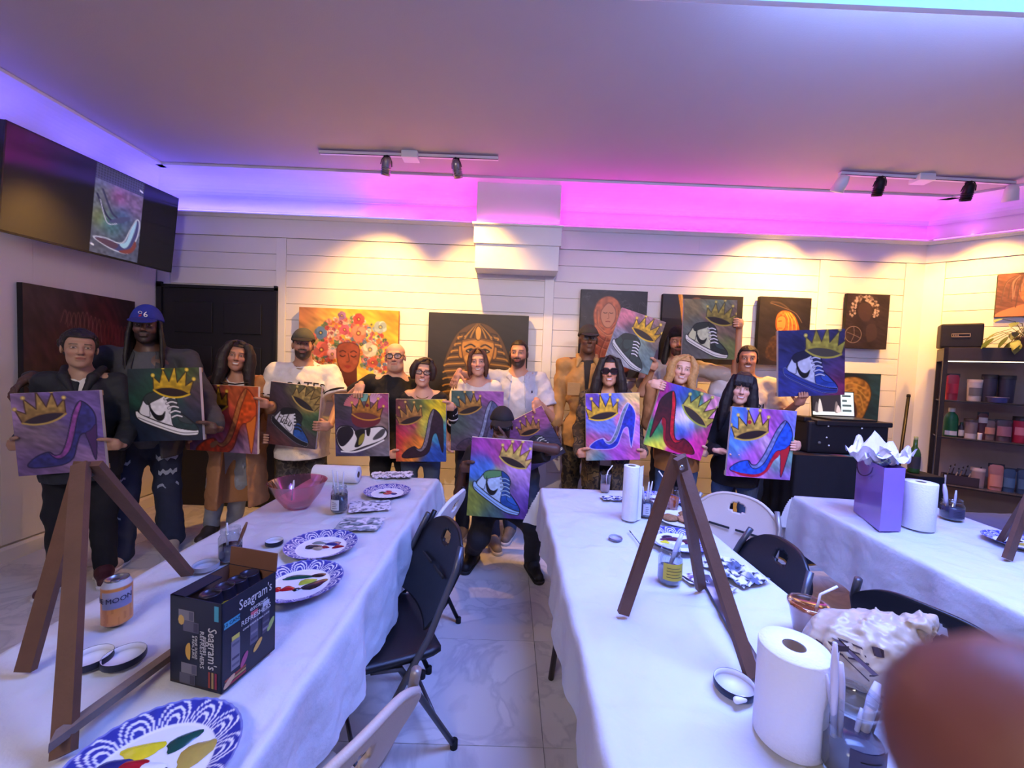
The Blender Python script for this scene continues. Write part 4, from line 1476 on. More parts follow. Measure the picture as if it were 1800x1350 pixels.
def p_red(A):
 A.patches([(.1, .2, .4, (46, 34, 40)), (.35, .4, .3, (66, 34, 38)), (.65, .4, .3, (92, 26, 34)), (.6, .7, .3, (110, 22, 30)), (.9, .4, .3, (40, 34, 42)), (.2, .85, .4, (60, 44, 40))], 1.2, .5)
 A.place(0, 0, 1.0)
 rs = np.random.RandomState(8)
 for k_ in range(16):
  x = .32 + .038 * k_
  A.line([(x - .04, .30 + .012 * k_), (x, .14 + .008 * k_ + .05 * rs.rand()), (x + .02, .34 + .015 * k_)], .007, (150, 104, 96) if k_ < 9 else (130, 60, 56), alpha=.7)
 for k_ in range(40):
  x, y = rs.uniform(.35, .8), rs.uniform(.3, .8)
  A.line([(x, y), (x + .01, y + .12)], .012, (120, 24, 32), alpha=.35)
 A.line([(.30, .42), (.36, .47), (.33, .52), (.29, .50)], .008, (170, 120, 100), alpha=.7)
 for k_ in range(10):
  x = rs.uniform(.05, .3)
  A.line([(x, .4), (x + .02, .7), (x, .95)], .02, (70, 46, 40), alpha=.4)


hung([(526, 540), (701, 546)], p_flower, 'large golden painting of a woman\'s face crowned with blossoms', 150, bottom=0.86, edge=mat('golden_canvas_edge', (176, 122, 52), .8), seed=11)
hung([(754, 548), (930, 556)], p_pharaoh, 'large dark painting of a golden pharaoh mask', 150, bottom=0.98, th=0.045, seed=12)
hung([(1022, 509), (1139, 512)], p_hood, 'dark painting of a woman in an orange hood', 120, bottom=0.84, seed=13)
hung([(1166, 517), (1307, 521)], p_dark5, 'black painting with an orange staff, half hidden behind a raised canvas', 110, bottom=0.66, th=0.045, seed=14)
hung([(1337, 521), (1427, 524)], p_chief, 'dark painting of an orange-lit figure with a feather', 110, bottom=0.66, th=0.045, seed=15)
hung([(1490, 516), (1565, 518)], p_afro, 'small dark brown sketchy painting nearest the slanted wall corner', 90, bottom=0.53, seed=16)
# left wall, dark red
q = [onplane(x, y, (LX + 0.04, 0, 0), (1, 0, 0)) for x, y in ((38, 503), (236, 525))]
zt = float((q[0][2] + q[1][2]) / 2)
c4_ = [np.array([LX + .045, q[0][1], zt]), np.array([LX + .045, q[1][1], zt]), np.array([LX + .045, q[1][1], zt - .92]), np.array([LX + .045, q[0][1], zt - .92])]
A = Art(asp(c4_), 130, seed=17)
p_red(A)
canvas('wall_painting', c4_, A, 'very dark red abstract painting on the left wall behind the couple', 'painting', 0.04, canvas_dark, frame_back=False)
# slanted right wall, portrait with locs
pc = P0 + RN * 0.035
tl = onplane(1755, 483, pc, RN)
bl = onplane(1749, 557, pc, RN)
hgt = float(tl[2] - bl[2])
TLp = tl
TRp = tl + RDIR * hgt * 0.95
dn = np.array([0, 0, -hgt])
c4_ = [TLp, TRp, TRp + dn, TLp + dn]
A = Art(asp(c4_), 90, seed=18)
p_locs(A)
canvas('wall_painting', c4_, A, 'brownish portrait with long locs above the glass shelf', 'painting', 0.03, canvas_dark, frame_back=False)
# ================================================================== people
UP = np.array([0, 0, 1.0])
skin_mat = vmat('skin', 0.5, bump=0.05, bscale=200)


def hair_mat(c):
 return mat('hair_%d_%d_%d' % c, c, 0.55, noise=0.45, scale=60, bump=0.5, bscale=120)


def cloth_mat(c, rough=0.85, noise=0.12):
 return mat('cloth_%d_%d_%d' % c, c, rough, noise=noise, scale=30, bump=0.35, bscale=160)


def camo_mat(name, cols):
 if name in MATS:
  return MATS[name]
 m = bpy.data.materials.new(name)
 m.use_nodes = True
 nt = m.node_tree
 b = nt.nodes['Principled BSDF']
 b.inputs['Roughness'].default_value = 0.85
 tc = nt.nodes.new('ShaderNodeTexCoord')
 n = nt.nodes.new('ShaderNodeTexNoise')
 n.inputs['Scale'].default_value = 14
 n.inputs['Detail'].default_value = 2
 nt.links.new(tc.outputs['Object'], n.inputs['Vector'])
 r = nt.nodes.new('ShaderNodeValToRGB')
 r.color_ramp.interpolation = 'CONSTANT'
 r.color_ramp.elements[0].color = (*lin(cols[0]), 1)
 r.color_ramp.elements[1].position = 0.44
 r.color_ramp.elements[1].color = (*lin(cols[1]), 1)
 for k_, c in enumerate(cols[2:]):
  e = r.color_ramp.elements.new(0.52 + 0.08 * k_)
  e.color = (*lin(c), 1)
 nt.links.new(n.outputs['Fac'], r.inputs['Fac'])
 nt.links.new(r.outputs['Color'], b.inputs['Base Color'])
 MATS[name] = m
 return m


def face_cols(V, sp):
 """colour of every head vertex from its place on the face (head coordinates)"""
 x, y, z = np.abs(V[:, 0]), V[:, 1], V[:, 2]
 sk = np.array(lin(sp['skin']))
 c = np.tile(sk, (len(V), 1))
 front = y > 0.045

 def mixin(mask, col, a=1.0):
  m_ = np.clip(mask, 0, 1)[:, None] * a
  c[:] = c * (1 - m_) + np.array(lin(col)) * m_
 soft = lambda d, w_: np.clip(0.5 - d / w_, 0, 1)
 red = tuple(np.clip(np.array(sp['skin']) * (1.04, .82, .80), 0, 255))
 mixin(np.exp(-(((x - .04) / .022) ** 2 + ((z + .03) / .02) ** 2)) * front, red, .5)
 mixin(np.exp(-((x / .014) ** 2 + ((z + .028) / .012) ** 2)) * front, red, .4)
 dk = tuple(np.array(sp['skin']) * .62)
 mixin(np.exp(-(((x - .031) / .022) ** 2 + ((z - .004) / .013) ** 2)) * front, dk, .55)
 bd = sp.get('beard')
 if bd:
  col, am, mode = bd
  if mode == 'full':
   jaw = soft(z - (-.052 + .45 * np.clip(x - .03, 0, 1)), .012) * soft(-(y + .01), .03)
   mo = soft(np.maximum(np.abs(z + .045) - .007, x - .032), .008) * front
   mk = np.maximum(jaw, mo) * (z > -.16)
  elif mode == 'goatee':
   mk = np.maximum(soft(np.maximum(np.abs(z + .046) - .006, x - .03), .008), soft(np.sqrt((x / .03) ** 2 + ((z + .09) / .022) ** 2) - 1, .5)) * front
  else:
   mk = soft(np.maximum(np.abs(z + .046) - .006, x - .03), .008) * front
  mixin(mk, col, am)
 # mouth
 sm = sp.get('smile', 0.0)
 zz = z + .060 - sm * 0.9 * np.clip(x, 0, .03) ** 2 / .03 * 10 * .03
 mw = .022 + .007 * sm
 d = np.sqrt((x / mw) ** 2 + (zz / (.0085 + .003 * sm)) ** 2) - 1
 mixin(soft(d, .35) * front, sp.get('lips', tuple(np.clip(np.array(sp['skin']) * (.82, .55, .54), 0, 255))), .9)
 if sm > .4:
  d = np.sqrt((x / (mw * .82)) ** 2 + ((zz - .0005) / .0052) ** 2) - 1
  mixin(soft(d, .4) * front, (236, 230, 222), .95)
 else:
  mixin(soft(np.maximum(np.abs(zz) - .0010, x - mw * .85), .003) * front, (70, 34, 32), .7)
 # eyes
 d = np.sqrt(((x - .031) / .0125) ** 2 + ((z - .006) / (.0050 - .0014 * sm)) ** 2) - 1
 ey = soft(d, .3) * front
 mixin(ey, tuple(.5 * np.array(sp['skin']) + .5 * np.array((214, 206, 200))))
 mixin(soft(np.sqrt(((x - .031) / .0062) ** 2 + ((z - .006) / .0062) ** 2) - 1, .4) * ey, (34, 22, 18))
 lid = soft(np.abs(np.sqrt(((x - .031) / .0145) ** 2 + ((z - .006) / .0075) ** 2) - 1) - .08, .2) * (z > .006) * front
 mixin(lid, (26, 18, 18), .85)
 # brows
 zb = .0275 - 10 * np.clip(x - .034, 0, 1) ** 2 * 1.0
 mixin(soft(np.maximum(np.abs(z - zb) - .0032, np.abs(x - .032) - .018), .004) * front, sp.get('brow', (32, 24, 22)), .9)
 # nostrils
 mixin(soft(np.sqrt(((x - .009) / .0045) ** 2 + ((z + .0375) / .003) ** 2) - 1, .5) * front, tuple(np.array(sp['skin']) * .4), .8)
 if sp.get('scalp'):
  col, am = sp['scalp']
  mixin(soft(hairline(V, .066), .014), col, am)
 return c


def head_prims(sp):
 w_ = sp.get('fw', 1.0)
 P = [ell((0, -.016, .036), (.074 * w_, .093, .079), .02), ell((0, .018, -.03), (.061 * w_, .068, .083), .03), ell((0, .026, -.078), (.046 * w_, .047, .034), .03),
         ell((0, .062, -.101), (.021, .018, .014), .025), cone((-.034, .074, .026), (.034, .074, .026), .010, k=.02),
         ell((.034 * w_, .062, -.024), (.023, .021, .02), .02), ell((-.034 * w_, .062, -.024), (.023, .021, .02), .02),
         ell((.031, .094, .005), (.017, .012, .010), .014, sub=True), ell((-.031, .094, .005), (.017, .012, .010), .014, sub=True),
         ell((.031, .070, .006), .0135, .004), ell((-.031, .070, .006), .0135, .004),
         cone((0, .083, .012), (0, .101, -.022), .0075, .0115, .012), ell((0, .103, -.027), (.0115, .011, .009), .008), ell((.011, .093, -.031), (.008, .009, .007), .006), ell((-.011, .093, -.031), (.008, .009, .007), .006),
         cone((-.016, .083, -.055), (.016, .083, -.055), .0068, k=.006), cone((-.014, .082, -.067), (.014, .082, -.067), .0072, k=.006),
         ell((.075 * w_, -.004, -.006), (.008, .018, .029), .008, R=rotz(-.35)), ell((-.075 * w_, -.004, -.006), (.008, .018, .029), .008, R=rotz(.35))]
 if sp.get('jowl'):
  P.append(ell((0, .03, -.088), (.058 * w_, .05, .03), .03))
 return P


def frame3(yaw, pitch=0.0, tilt=0.0):
 """right (picture right), forward (face), up for someone turned by yaw (positive: towards picture right)"""
 f = np.array([math.sin(yaw) * math.cos(pitch), -math.cos(yaw) * math.cos(pitch), math.sin(pitch)])
 r = np.array([math.cos(yaw), math.sin(yaw), 0.0])
 u = np.cross(f, r) * -1
 u = norm(np.cross(r, f)) if np.cross(r, f)[2] > 0 else -norm(np.cross(r, f))
 ct, s_ = math.cos(tilt), math.sin(tilt)
 return np.stack([r * ct - u * s_, f, u * ct + r * s_], 1)   # tilt>0 leans towards picture right


def finger(P, a, d, n, L, r, curl):
 """three bones bending from direction d towards n"""
 a = np.array(a, float)
 ang = curl[0]
 for k_, (fl, cr) in enumerate(zip((.45, .32, .23), curl)):
  if k_:
   ang += cr
  v = d * math.cos(ang) + n * math.sin(ang)
  b_ = a + v * L * fl
  P.append(cone(a, b_, r * (1 - .09 * k_), r * (.93 - .09 * k_), .004))
  a = b_


def hand_prims(W, d, n, t, sc=1.0, curl=(.25, .35, .3), spread=.05, thumb=None):
 """open or curled hand: wrist W, finger direction d, palm faces n, thumb lies on side t"""
 W, d, n, t = np.array(W), norm(d), norm(n), norm(t)
 P = [cone(W - d * .02, W + d * .03, .024 * sc, .028 * sc, .02), cone(W + d * .03 * sc + t * .02 * sc, W + d * .08 * sc + t * .026 * sc, .0165 * sc, .0145 * sc, .012),
         cone(W + d * .03 * sc - t * .015 * sc, W + d * .075 * sc - t * .026 * sc, .0165 * sc, .0135 * sc, .012), cone(W + d * .03 * sc, W + d * .08 * sc, .0165 * sc, .0145 * sc, .012)]
 for i, (o_, L) in enumerate(zip((.030, .010, -.010, -.029), (.072, .080, .074, .058))):
  dd = norm(d + t * spread * (1.5 - i))
  finger(P, W + d * (.084 - .004 * abs(i - 1)) * sc + t * o_ * sc, dd, n, L * sc, .0092 * sc, curl)
 th = thumb if thumb is not None else norm(d * .75 + t * .75 + n * .25)
 b0 = W + d * .022 * sc + t * .022 * sc
 b1 = b0 + norm(th * .7 + t * .5) * .038 * sc
 b2 = b1 + norm(th) * .032 * sc
 b3 = b2 + norm(th + n * .3) * .024 * sc
 P += [cone(b0, b1, .0145 * sc, .0115 * sc, .008), cone(b1, b2, .0112 * sc, .0102 * sc, .004), cone(b2, b3, .0100 * sc, .0085 * sc, .004)]
 return P


def grip_prims(E, i_, t, n, sc=1.0, front=False):
 """hand closed on a canvas edge at E: i_ points into the canvas, t along the edge (thumb side), n to the viewer"""
 E = np.array(E)
 P = []
 if not front:                                 # fingers behind, thumb on the face
  pc_ = E - i_ * .022 * sc - n * .036 * sc
  P += [cone(pc_ - t * .026 * sc - i_ * .03 * sc, pc_ - t * .026 * sc + i_ * .02, .016 * sc, .014 * sc, .012), cone(pc_ - i_ * .035 * sc, pc_ + i_ * .02, .018 * sc, .015 * sc, .012),
              cone(pc_ + t * .024 * sc - i_ * .03 * sc, pc_ + t * .024 * sc + i_ * .02, .016 * sc, .014 * sc, .012)]
  for k_ in range(4):
   o_ = (.030 - .020 * k_) * sc
   finger(P, pc_ + t * o_ + i_ * .018, i_, n, (.070, .076, .070, .055)[k_] * sc, .0090 * sc, (.0, .06, .06))
  b0 = pc_ + t * .030 * sc - i_ * .014 * sc
  b1 = E - i_ * .016 * sc + t * .044 * sc - n * .004
  b2 = E + i_ * .010 * sc + t * .050 * sc + n * .012
  b3 = E + i_ * .024 * sc + t * .050 * sc + n * .0115
  P += [cone(b0, b1, .0155 * sc, .0135 * sc, .008), cone(b1, b2, .0130 * sc, .0120 * sc, .004), cone(b2, b3, .0118 * sc, .0098 * sc, .004)]
  W = pc_ - i_ * .028 * sc - n * .045 * sc - t * .012
 else:                                         # fingers folded over the face, thumb behind
  pc_ = E - i_ * .034 * sc - n * .022 * sc
  for o_ in (.026, 0, -.026):
   P.append(cone(pc_ + t * o_ * sc - i_ * .03 * sc - n * .01, pc_ + t * o_ * sc + i_ * .012 * sc + n * .012, .0165 * sc, .0145 * sc, .012))
  for k_ in range(4):
   o_ = (.031 - .0205 * k_) * sc
   a = pc_ + t * o_ + i_ * .016 * sc + n * .016
   b_ = E + t * o_ * 1.02 - i_ * .002 + n * .017 * sc
   c_ = E + t * o_ * 1.02 + i_ * (.026 + .004 * (k_ in (1, 2))) * sc + n * .0125 * sc
   P += [cone(a, b_, .0098 * sc, .0095 * sc, .004), cone(b_, c_, .0095 * sc, .0082 * sc, .004)]
  b0 = pc_ + t * .032 * sc - n * .012
  b1 = b0 + t * .014 * sc + i_ * .03 * sc - n * .012
  b2 = b1 + i_ * .035 * sc
  P += [cone(b0, b1, .0135 * sc, .0115 * sc, .008), cone(b1, b2, .011 * sc, .009 * sc, .004)]
  W = pc_ - i_ * .035 * sc - n * .04 * sc
 P.append(cone(W - i_ * .01, pc_ - i_ * .01, .0235 * sc, .021 * sc, .02))
 return P, W


def ik(S, W, L1, L2, hint):
 v = W - S
 d = np.linalg.norm(v)
 k_ = max(1.0, d / ((L1 + L2) * .995))
 L1, L2 = L1 * k_, L2 * k_
 u = v / d
 a = (L1 * L1 - L2 * L2 + d * d) / (2 * d)
 h_ = math.sqrt(max(L1 * L1 - a * a, 1e-6))
 p_ = hint - u * (hint @ u)
 return S + u * a + norm(p_) * h_


def join(parts):
 V, F, C, n = [], [], [], 0
 for v, f, c in parts:
  V.append(v)
  F.append(f + n)
  C.append(c)
  n += len(v)
 return np.concatenate(V), np.concatenate(F), np.concatenate(C)


def glasses(R, C, s, parent, col, lens=None, w_=.052, h_=.036, th=.0032, rnd=2.6):
 m = mat('frame_%d_%d_%d' % col, col, 0.3)
 L = lambda x, y, z: C + s * (R @ np.array([x, y, z]))
 g = MB()
 for sx in (-1, 1):
  ring = []
  for a in np.linspace(0, 2 * math.pi, 25):
   ca, sa = math.cos(a), math.sin(a)
   ring.append(L(sx * .032 + w_ / 2 * np.sign(ca) * abs(ca) ** (2 / rnd), .102 - 2.2 * (abs(sx * .032 + w_ / 2 * ca) ** 2), .004 + h_ / 2 * np.sign(sa) * abs(sa) ** (2 / rnd)))
  g.tube(ring, th * s, 6, cap=False)
  g.tube([L(sx * .060, .088, .010), L(sx * .072, .06, .012), L(sx * .078, .0, .010)], th * .9 * s, 6)
 g.tube([L(-.008, .103, .008), L(0, .106, .010), L(.008, .103, .008)], th * s, 6)
 o = g.build('glasses', m, parent)
 lm = lens or mat('clear_lens', (245, 248, 250), 0.05, alpha=0.12)
 for sx in (-1, 1):
  pts = [L(sx * .032, .101, .004)]
  for a in np.linspace(0, 2 * math.pi, 25)[:-1]:
   ca, sa = math.cos(a), math.sin(a)
   pts.append(L(sx * .032 + w_ / 2 * np.sign(ca) * abs(ca) ** (2 / rnd), .101 - 2.2 * (abs(sx * .032 + w_ / 2 * ca) ** 2), .004 + h_ / 2 * np.sign(sa) * abs(sa) ** (2 / rnd)))
  mesh_obj('lens', pts, [(0, 1 + k_, 1 + (k_ + 1) % 24) for k_ in range(24)], lm, o, True)
 return o


def local_part(name, prims, h_, m, parent, R, C, s, disp=None, cut=None):
 V, F = sdf_mesh(prims, h_, disp, cut=cut)
 W = C + s * (V @ R.T)
 if np.linalg.det(R) < 0:
  F = F[:, ::-1]
 return np_mesh(name, W, F, m, parent)


def person(label, head, Y, sp):
 """head: pixel of the middle of the head; Y: depth of the head"""
 C = at(head[0], head[1], Y)
 s = sp.get('hs', 1.0)
 tocam = math.atan2(-C[0], C[1])
 yaw = sp.get('yaw', 0.0) + tocam * .85
 R = frame3(yaw + sp.get('fyaw', 0.0), sp.get('fpitch', 0.0), sp.get('ftilt', 0.0))
 B = frame3(sp.get('byaw', 0.0) + tocam * .7)
 sd, fw = B[:, 0], B[:, 1]
 H = C[2] + .115 * s
 male = sp.get('male', True)
 b = sp.get('build', 1.0)
 base = C - fw * .045 + np.array([0, 0, -C[2]])
 if 'lean' in sp:
  base = base + sd * sp['lean']
 L = lambda a, f, z: base + sd * a + fw * f + UP * z
 zs = C[2] - .115 * s - sp.get('neck', .085)            # shoulder height
 sw = sp.get('sw', .185 if male else .155)
 low = sp.get('pelvis')
 zh = low if low else .52 * H
 root = empty('person', base, label, 'person')
 nb = L(0, -.01, zs + .03) + (C - L(0, .045, C[2])) * .3
 # ---- arms
 arms = {}
 for key, sg in (('l', -1), ('r', 1)):
  A_ = sp.get(key, {})
  S = L(sg * sw, -.01, zs - .02)
  asc = .92 if not male else 1.0
  L1, L2 = .175 * 1.72 * asc * sp.get('arm', 1.0), .155 * 1.72 * asc * sp.get('arm', 1.0)
  hp = None
  hs_ = A_.get('hs', .95 if male else .86)
  if 'grip' in A_:                                     # (canvas key, u, v on the edge, thumb-along sign, front)
   cq = CANV[A_['grip'][0]][0]
   u_, v_ = A_['grip'][1:3]
   E = cq[0] + (cq[1] - cq[0]) * u_ + (cq[3] - cq[0]) * v_
   cx_ = (cq[0] + cq[2]) / 2
   U, Vd = norm(cq[1] - cq[0]), norm(cq[3] - cq[0])
   n_ = norm(np.cross(cq[3] - cq[0], cq[1] - cq[0]))
   if u_ in (0, 1):
    i_, t_ = (U if u_ == 0 else -U), -Vd
   else:
    i_, t_ = (Vd if v_ == 0 else -Vd), (U if sg > 0 else -U)
   t_ = t_ * A_['grip'][3]
   hp, W = grip_prims(E, i_, t_, n_, hs_, A_['grip'][4])
   if 'wdir' in A_:
    pass
  elif 'hand' in A_:                                   # (px, py, Y), finger dir, palm normal, thumb side in (side, fwd, up)
   W = at(*A_['hand'])
   cv = lambda q: norm(sd * q[0] + fw * q[1] + UP * q[2])
   hp = hand_prims(W, cv(A_['d']), cv(A_['n']), cv(A_['t']), hs_, A_.get('curl', (.25, .4, .35)), A_.get('spread', .06))
  else:
   W = L(sg * (sw + .045), .05, zs - .02 - (L1 + L2) * .97)
   hp = hand_prims(W, np.array([0, 0, -1.0]) + fw * .15, -sd * sg, fw, hs_, (.3, .45, .4))
  hint = sd * sg * A_.get('out', .22) - UP * A_.get('dn', .9) - fw * A_.get('bk', .3)
  if 'elbow' in A_:
   El = at(*A_['elbow'])
  else:
   El = ik(S, W, L1, L2, hint)
  arms[key] = (S, El, W, hp, A_)
 # ---- body: head, neck, torso core, arms, hands
 parts = []
 V, F = sdf_mesh(head_prims(sp), .0036)
 cl = face_cols(V, sp)
 parts.append((C + s * (V @ R.T), F[:, ::-1] if np.linalg.det(R) < 0 else F, cl))
 sk = np.array(lin(sp['skin']))
 nr = (.056 if male else .047) * min(b, 1.12)
 P = [cone(C + s * (R @ np.array([0, -.022, -.055])), nb, nr, nr * 1.1, .03), cone(L(-sw * .75, -.015, zs), L(sw * .75, -.015, zs), .05, k=.05),
         ell(L(0, .0, zs - .15), (sw * .82, .095 * b, .2), .05, R=B * np.array([1, 1, 1]) if False else None), ell(L(0, 0, (zs + zh) / 2), (.125 * b, .09 * b, .2), .05), ell(L(0, -.01, zh), (.15 * b, .10 * b, .12), .05)]
 asc = b if b < 1.15 else 1.1
 for key in 'lr':
  S, El, W, hp, A_ = arms[key]
  P += [cone(S, El, .041 * asc * (.88 if not male else 1), .036 * asc * (.88 if not male else 1), .015), cone(El, W, .037 * asc * (.86 if not male else 1), .025 * (.9 if not male else 1), .015)]
 V, F = sdf_mesh(P, .010)
 parts.append((V, F, np.tile(sk, (len(V), 1)) * .97))
 for key in 'lr':
  S, El, W, hp, A_ = arms[key]
  if not sp.get('hide_' + key):
   V, F = sdf_mesh(hp, .0042)
   parts.append((V, F, np.tile(sk * (.95, .88, .86), (len(V), 1))))
 V, F, c_ = join(parts)
 o = np_mesh('body', V, F, skin_mat, root)
 set_cols(o, c_)
 # ---- top garment
 seed = sum(map(ord, label)) % 17

 def garment(name, m, g, hem, sleeve, neck_r=.07, neck_f=.03, neck_z=.045, wr=.006, open_=None, res=.0095, flare=0.0, sl=1.0, arms_=True, cuff=None):
  P = [cone(L(-sw * .82, -.015, zs - .012), L(sw * .82, -.015, zs - .012), .042 + g * .8, k=.04), cone(nb - UP * .02, nb + UP * .01, nr + .02 + g * .5, nr + .008 + g * .5, .05),
             ell(L(0, .005, zs - .16), (sw * .84 + g * .8, .108 * b + g, .19), .05, R=B), ell(L(0, .01 * b, (zs + zh) / 2), (.132 * b + g, .102 * b + g, .2), .05, R=B),
             ell(L(0, .0, zh - .0), (.155 * b + g + flare, .112 * b + g + flare * .5, .15), .04, R=B)]
  if not male:
   for sg in (-1, 1):
    P.append(ell(L(sg * .068, .085 * b, zs - .16), .065, .05))
  if sp.get('belly'):
   P.append(ell(L(0, .07, (zs + zh) / 2 - .06), (.15, .12 + sp['belly'], .17), .06, R=B))
  if hem < zh - .12:
   P.append(cone(L(0, 0, zh - .05), L(0, 0, hem), .15 * b + g, .15 * b + g + flare, .05))
  if arms_:
   for key in 'lr':
    S, El, W, hp, A_ = arms[key]
    ra = (.050 if male else .044) * asc
    if sleeve == 'short':
     E2 = S + (El - S) * .72
     P.append(cone(S, E2 + (El - S) * .15, ra + g * .8, (ra + .004 + g * .7) * sl, .03))
    elif sleeve == 'long':
     P += [cone(S, El, ra + g * .7, ra * .92 + g * .6, .025), cone(El, W + (El - W) * .10, ra * .92 + g * .6, (.034 + g * .5) * sl, .02)]
  if neck_r:
   P.append(ell(nb + fw * neck_f + UP * neck_z, (neck_r, neck_r, neck_r * 1.0), .012, sub=True))

  def disp(X):
   q = (X - base) @ np.stack([sd, fw, UP], 1)
   return wr * (wob(X, 17, seed) * .40 + .40 * wob(X, 34, seed + 3) + .25 * wob(X, 66, seed + 6)) + wr * .4 * np.sin(q[..., 2] * 40 + 6 * np.sin(q[..., 0] * 9 + seed))

  def cut(X):
   d = hem - X[..., 2]
   if arms_ and sleeve == 'short':
    q0 = np.abs((X - base) @ sd)
    for key in 'lr':
     S, El = arms[key][:2]
     ln = np.linalg.norm(El - S)
     u_ = (El - S) / ln
     tt = (X - S) @ u_
     dp = np.linalg.norm(X - S - tt[..., None] * u_, axis=-1)
     d = np.maximum(d, np.minimum(np.minimum(tt - ln * .72, .13 - dp), q0 - sw * .8))
   if open_ is not None:                             # opening down the front
    q = (X - base) @ np.stack([sd, fw, UP], 1)
    wz = open_[0] + open_[1] * (zs - q[..., 2])
    op = np.minimum(wz - np.abs(q[..., 0] - (open_[2] if len(open_) > 2 else 0)), q[..., 1] - .0)
    if len(open_) > 3:
     op = np.minimum(op, q[..., 2] - open_[3])
    d = np.maximum(d, op)
   return d
  V, F = sdf_mesh(P, res, disp, cut=cut)
  return np_mesh(name, V, F, m, root)

 # ---- trousers and shoes
 tr = sp.get('trousers', (40, 42, 50))
 feet = sp.get('feet')
 if feet is None:
  st_ = sp.get('stance', .11)
  feet = [L(-st_, .03, 0), L(st_, .03, 0)]
 else:
  feet = [onz(*q, 0.02) * np.array([1, 1, 0]) for q in feet]
 P = [ell(L(0, -.005, zh + .02), (.160 * b + .008, .118 * b + .008, .13), .05, R=B)]
 knees = sp.get('knees')
 for k_, (sg, ft) in enumerate(((-1, feet[0]), (1, feet[1]))):
  hip = L(sg * .085 * b, -.005, zh - .03)
  ank = ft + UP * .085 - fw * .03
  kn_ = at(*knees[k_]) if knees else (hip + ank) / 2 + fw * .03 + UP * .02
  lw = sp.get('legw', 1.0) * (1 if male else .93) * min(b, 1.15)
  P += [cone(hip, kn_, .088 * lw, .066 * lw, .05), cone(kn_, ank, .066 * lw, sp.get('hemw', .055) * lw, .04)]
 tm = tr if not isinstance(tr, tuple) else cloth_mat(tr)
 V, F = sdf_mesh(P, .0105, lambda X: .005 * wob(X, 24, seed) + .003 * wob(X, 50, seed + 1))
 to = np_mesh('trousers', V, F, tm, root)
 if sp.get('rips'):
  for (sg, t_, w_, hgt) in sp['rips']:
   k_ = 0 if sg < 0 else 1
   ft = feet[k_]
   hip, ank = L(sg * .085 * b, -.005, zh - .03), ft + UP * .085 - fw * .03
   kn_ = (hip + ank) / 2 + fw * .03 + UP * .02
   p_ = hip + (kn_ - hip) * (t_ * 2) if t_ < .5 else kn_ + (ank - kn_) * (t_ * 2 - 1)
   vs, fs = [], []
   lw_ = (1 if male else .93) * min(b, 1.15)
   rad = lw_ * (.088 - .044 * t_ if t_ < .5 else .066 - (t_ * 2 - 1) * (.066 - sp.get('hemw', .055))) + .009
   n1, n2 = 9, 5
   for a in range(n1):
    for c2 in range(n2):
     th = (a / (n1 - 1) - .5) * w_ / rad + sg * .25
     jag = .012 * math.sin(a * 2.3 + t_ * 9)
     vs.append(p_ + (fw * math.cos(th) + sd * math.sin(th)) * rad * sp.get('legw', 1.0) + UP * ((c2 / (n2 - 1) - .5) * hgt + jag))
   for a in range(n1 - 1):
    for c2 in range(n2 - 1):
     fs.append((a * n2 + c2, (a + 1) * n2 + c2, (a + 1) * n2 + c2 + 1, a * n2 + c2 + 1))
   mesh_obj('ripped_patch', vs, fs, sp.get('ripmat') or cloth_mat((150, 160, 178)), to, True)
 shc = sp.get('shoes', (40, 38, 40))
 for sg, ft in ((-1, feet[0]), (1, feet[1])):
  fd = norm(fw + sd * sg * .25)
  V, F = sdf_mesh([cone(ft - fd * .05 + UP * .055, ft + fd * .03 + UP * .06, .042, .044, .03), cone(ft + fd * .03 + UP * .045, ft + fd * .15 + UP * .036, .042, .036, .03), cone(ft - fd * .04 + UP * .09, ft - fd * .03 + UP * .05, .04, .045, .02)], .006,
      cut=lambda X: .018 - X[..., 2])
  so = np_mesh('shoe', V, F, cloth_mat(shc, .6), root)
  V, F = sdf_mesh([cone(ft - fd * .055 + UP * .02, ft + fd * .155 + UP * .02, .046, .042, .0)], .006, cut=lambda X: np.maximum(X[..., 2] - .026, .001 - X[..., 2]))
  np_mesh('sole', V, F, cloth_mat(sp.get('soles', (210, 205, 198)), .6), so)

 hm = hair_mat(sp.get('hairc', (28, 22, 22)))
 lp = lambda name, prims, h_, m, parent=None, **k_: local_part(name, prims, h_, m, parent or root, R, C, s, **k_)
 ctx = dict(root=root, C=C, s=s, R=R, B=B, L=L, sd=sd, fw=fw, zs=zs, zh=zh, H=H, sw=sw, nb=nb, arms=arms, garment=garment, hm=hm, lp=lp, base=base, b=b, feet=feet, seed=seed)
 if 'dress' in sp:
  sp['dress'](ctx)
 if 'hair' in sp:
  sp['hair'](ctx)
 return ctx


# ---- hair and headgear, in head coordinates (x picture right, y face, z up)
def hairline(X, hi=.070, lo=-.055):
 y, x = X[..., 1], np.abs(X[..., 0])
 t = np.clip((y + .012 - .25 * np.clip(x - .05, 0, 1)) / .062, 0, 1)
 t = t * t * (3 - 2 * t)
 return lo + (hi - lo) * t - X[..., 2]


def h_shell(t=.010, hl=.070, name='hair', res=.0042, rough=.0025, f=90):
 def fn(c):
  P = [ell((0, -.018, .038), (.074 + t, .093 + t, .080 + t), .02), ell((0, -.045, -.01), (.066 + t * .6, .055 + t * .6, .07), .02)]
  c['lp'](name, P, res, c['hm'], disp=lambda X: rough * wob(X, f, 2), cut=lambda X: hairline(X, hl))
 return fn


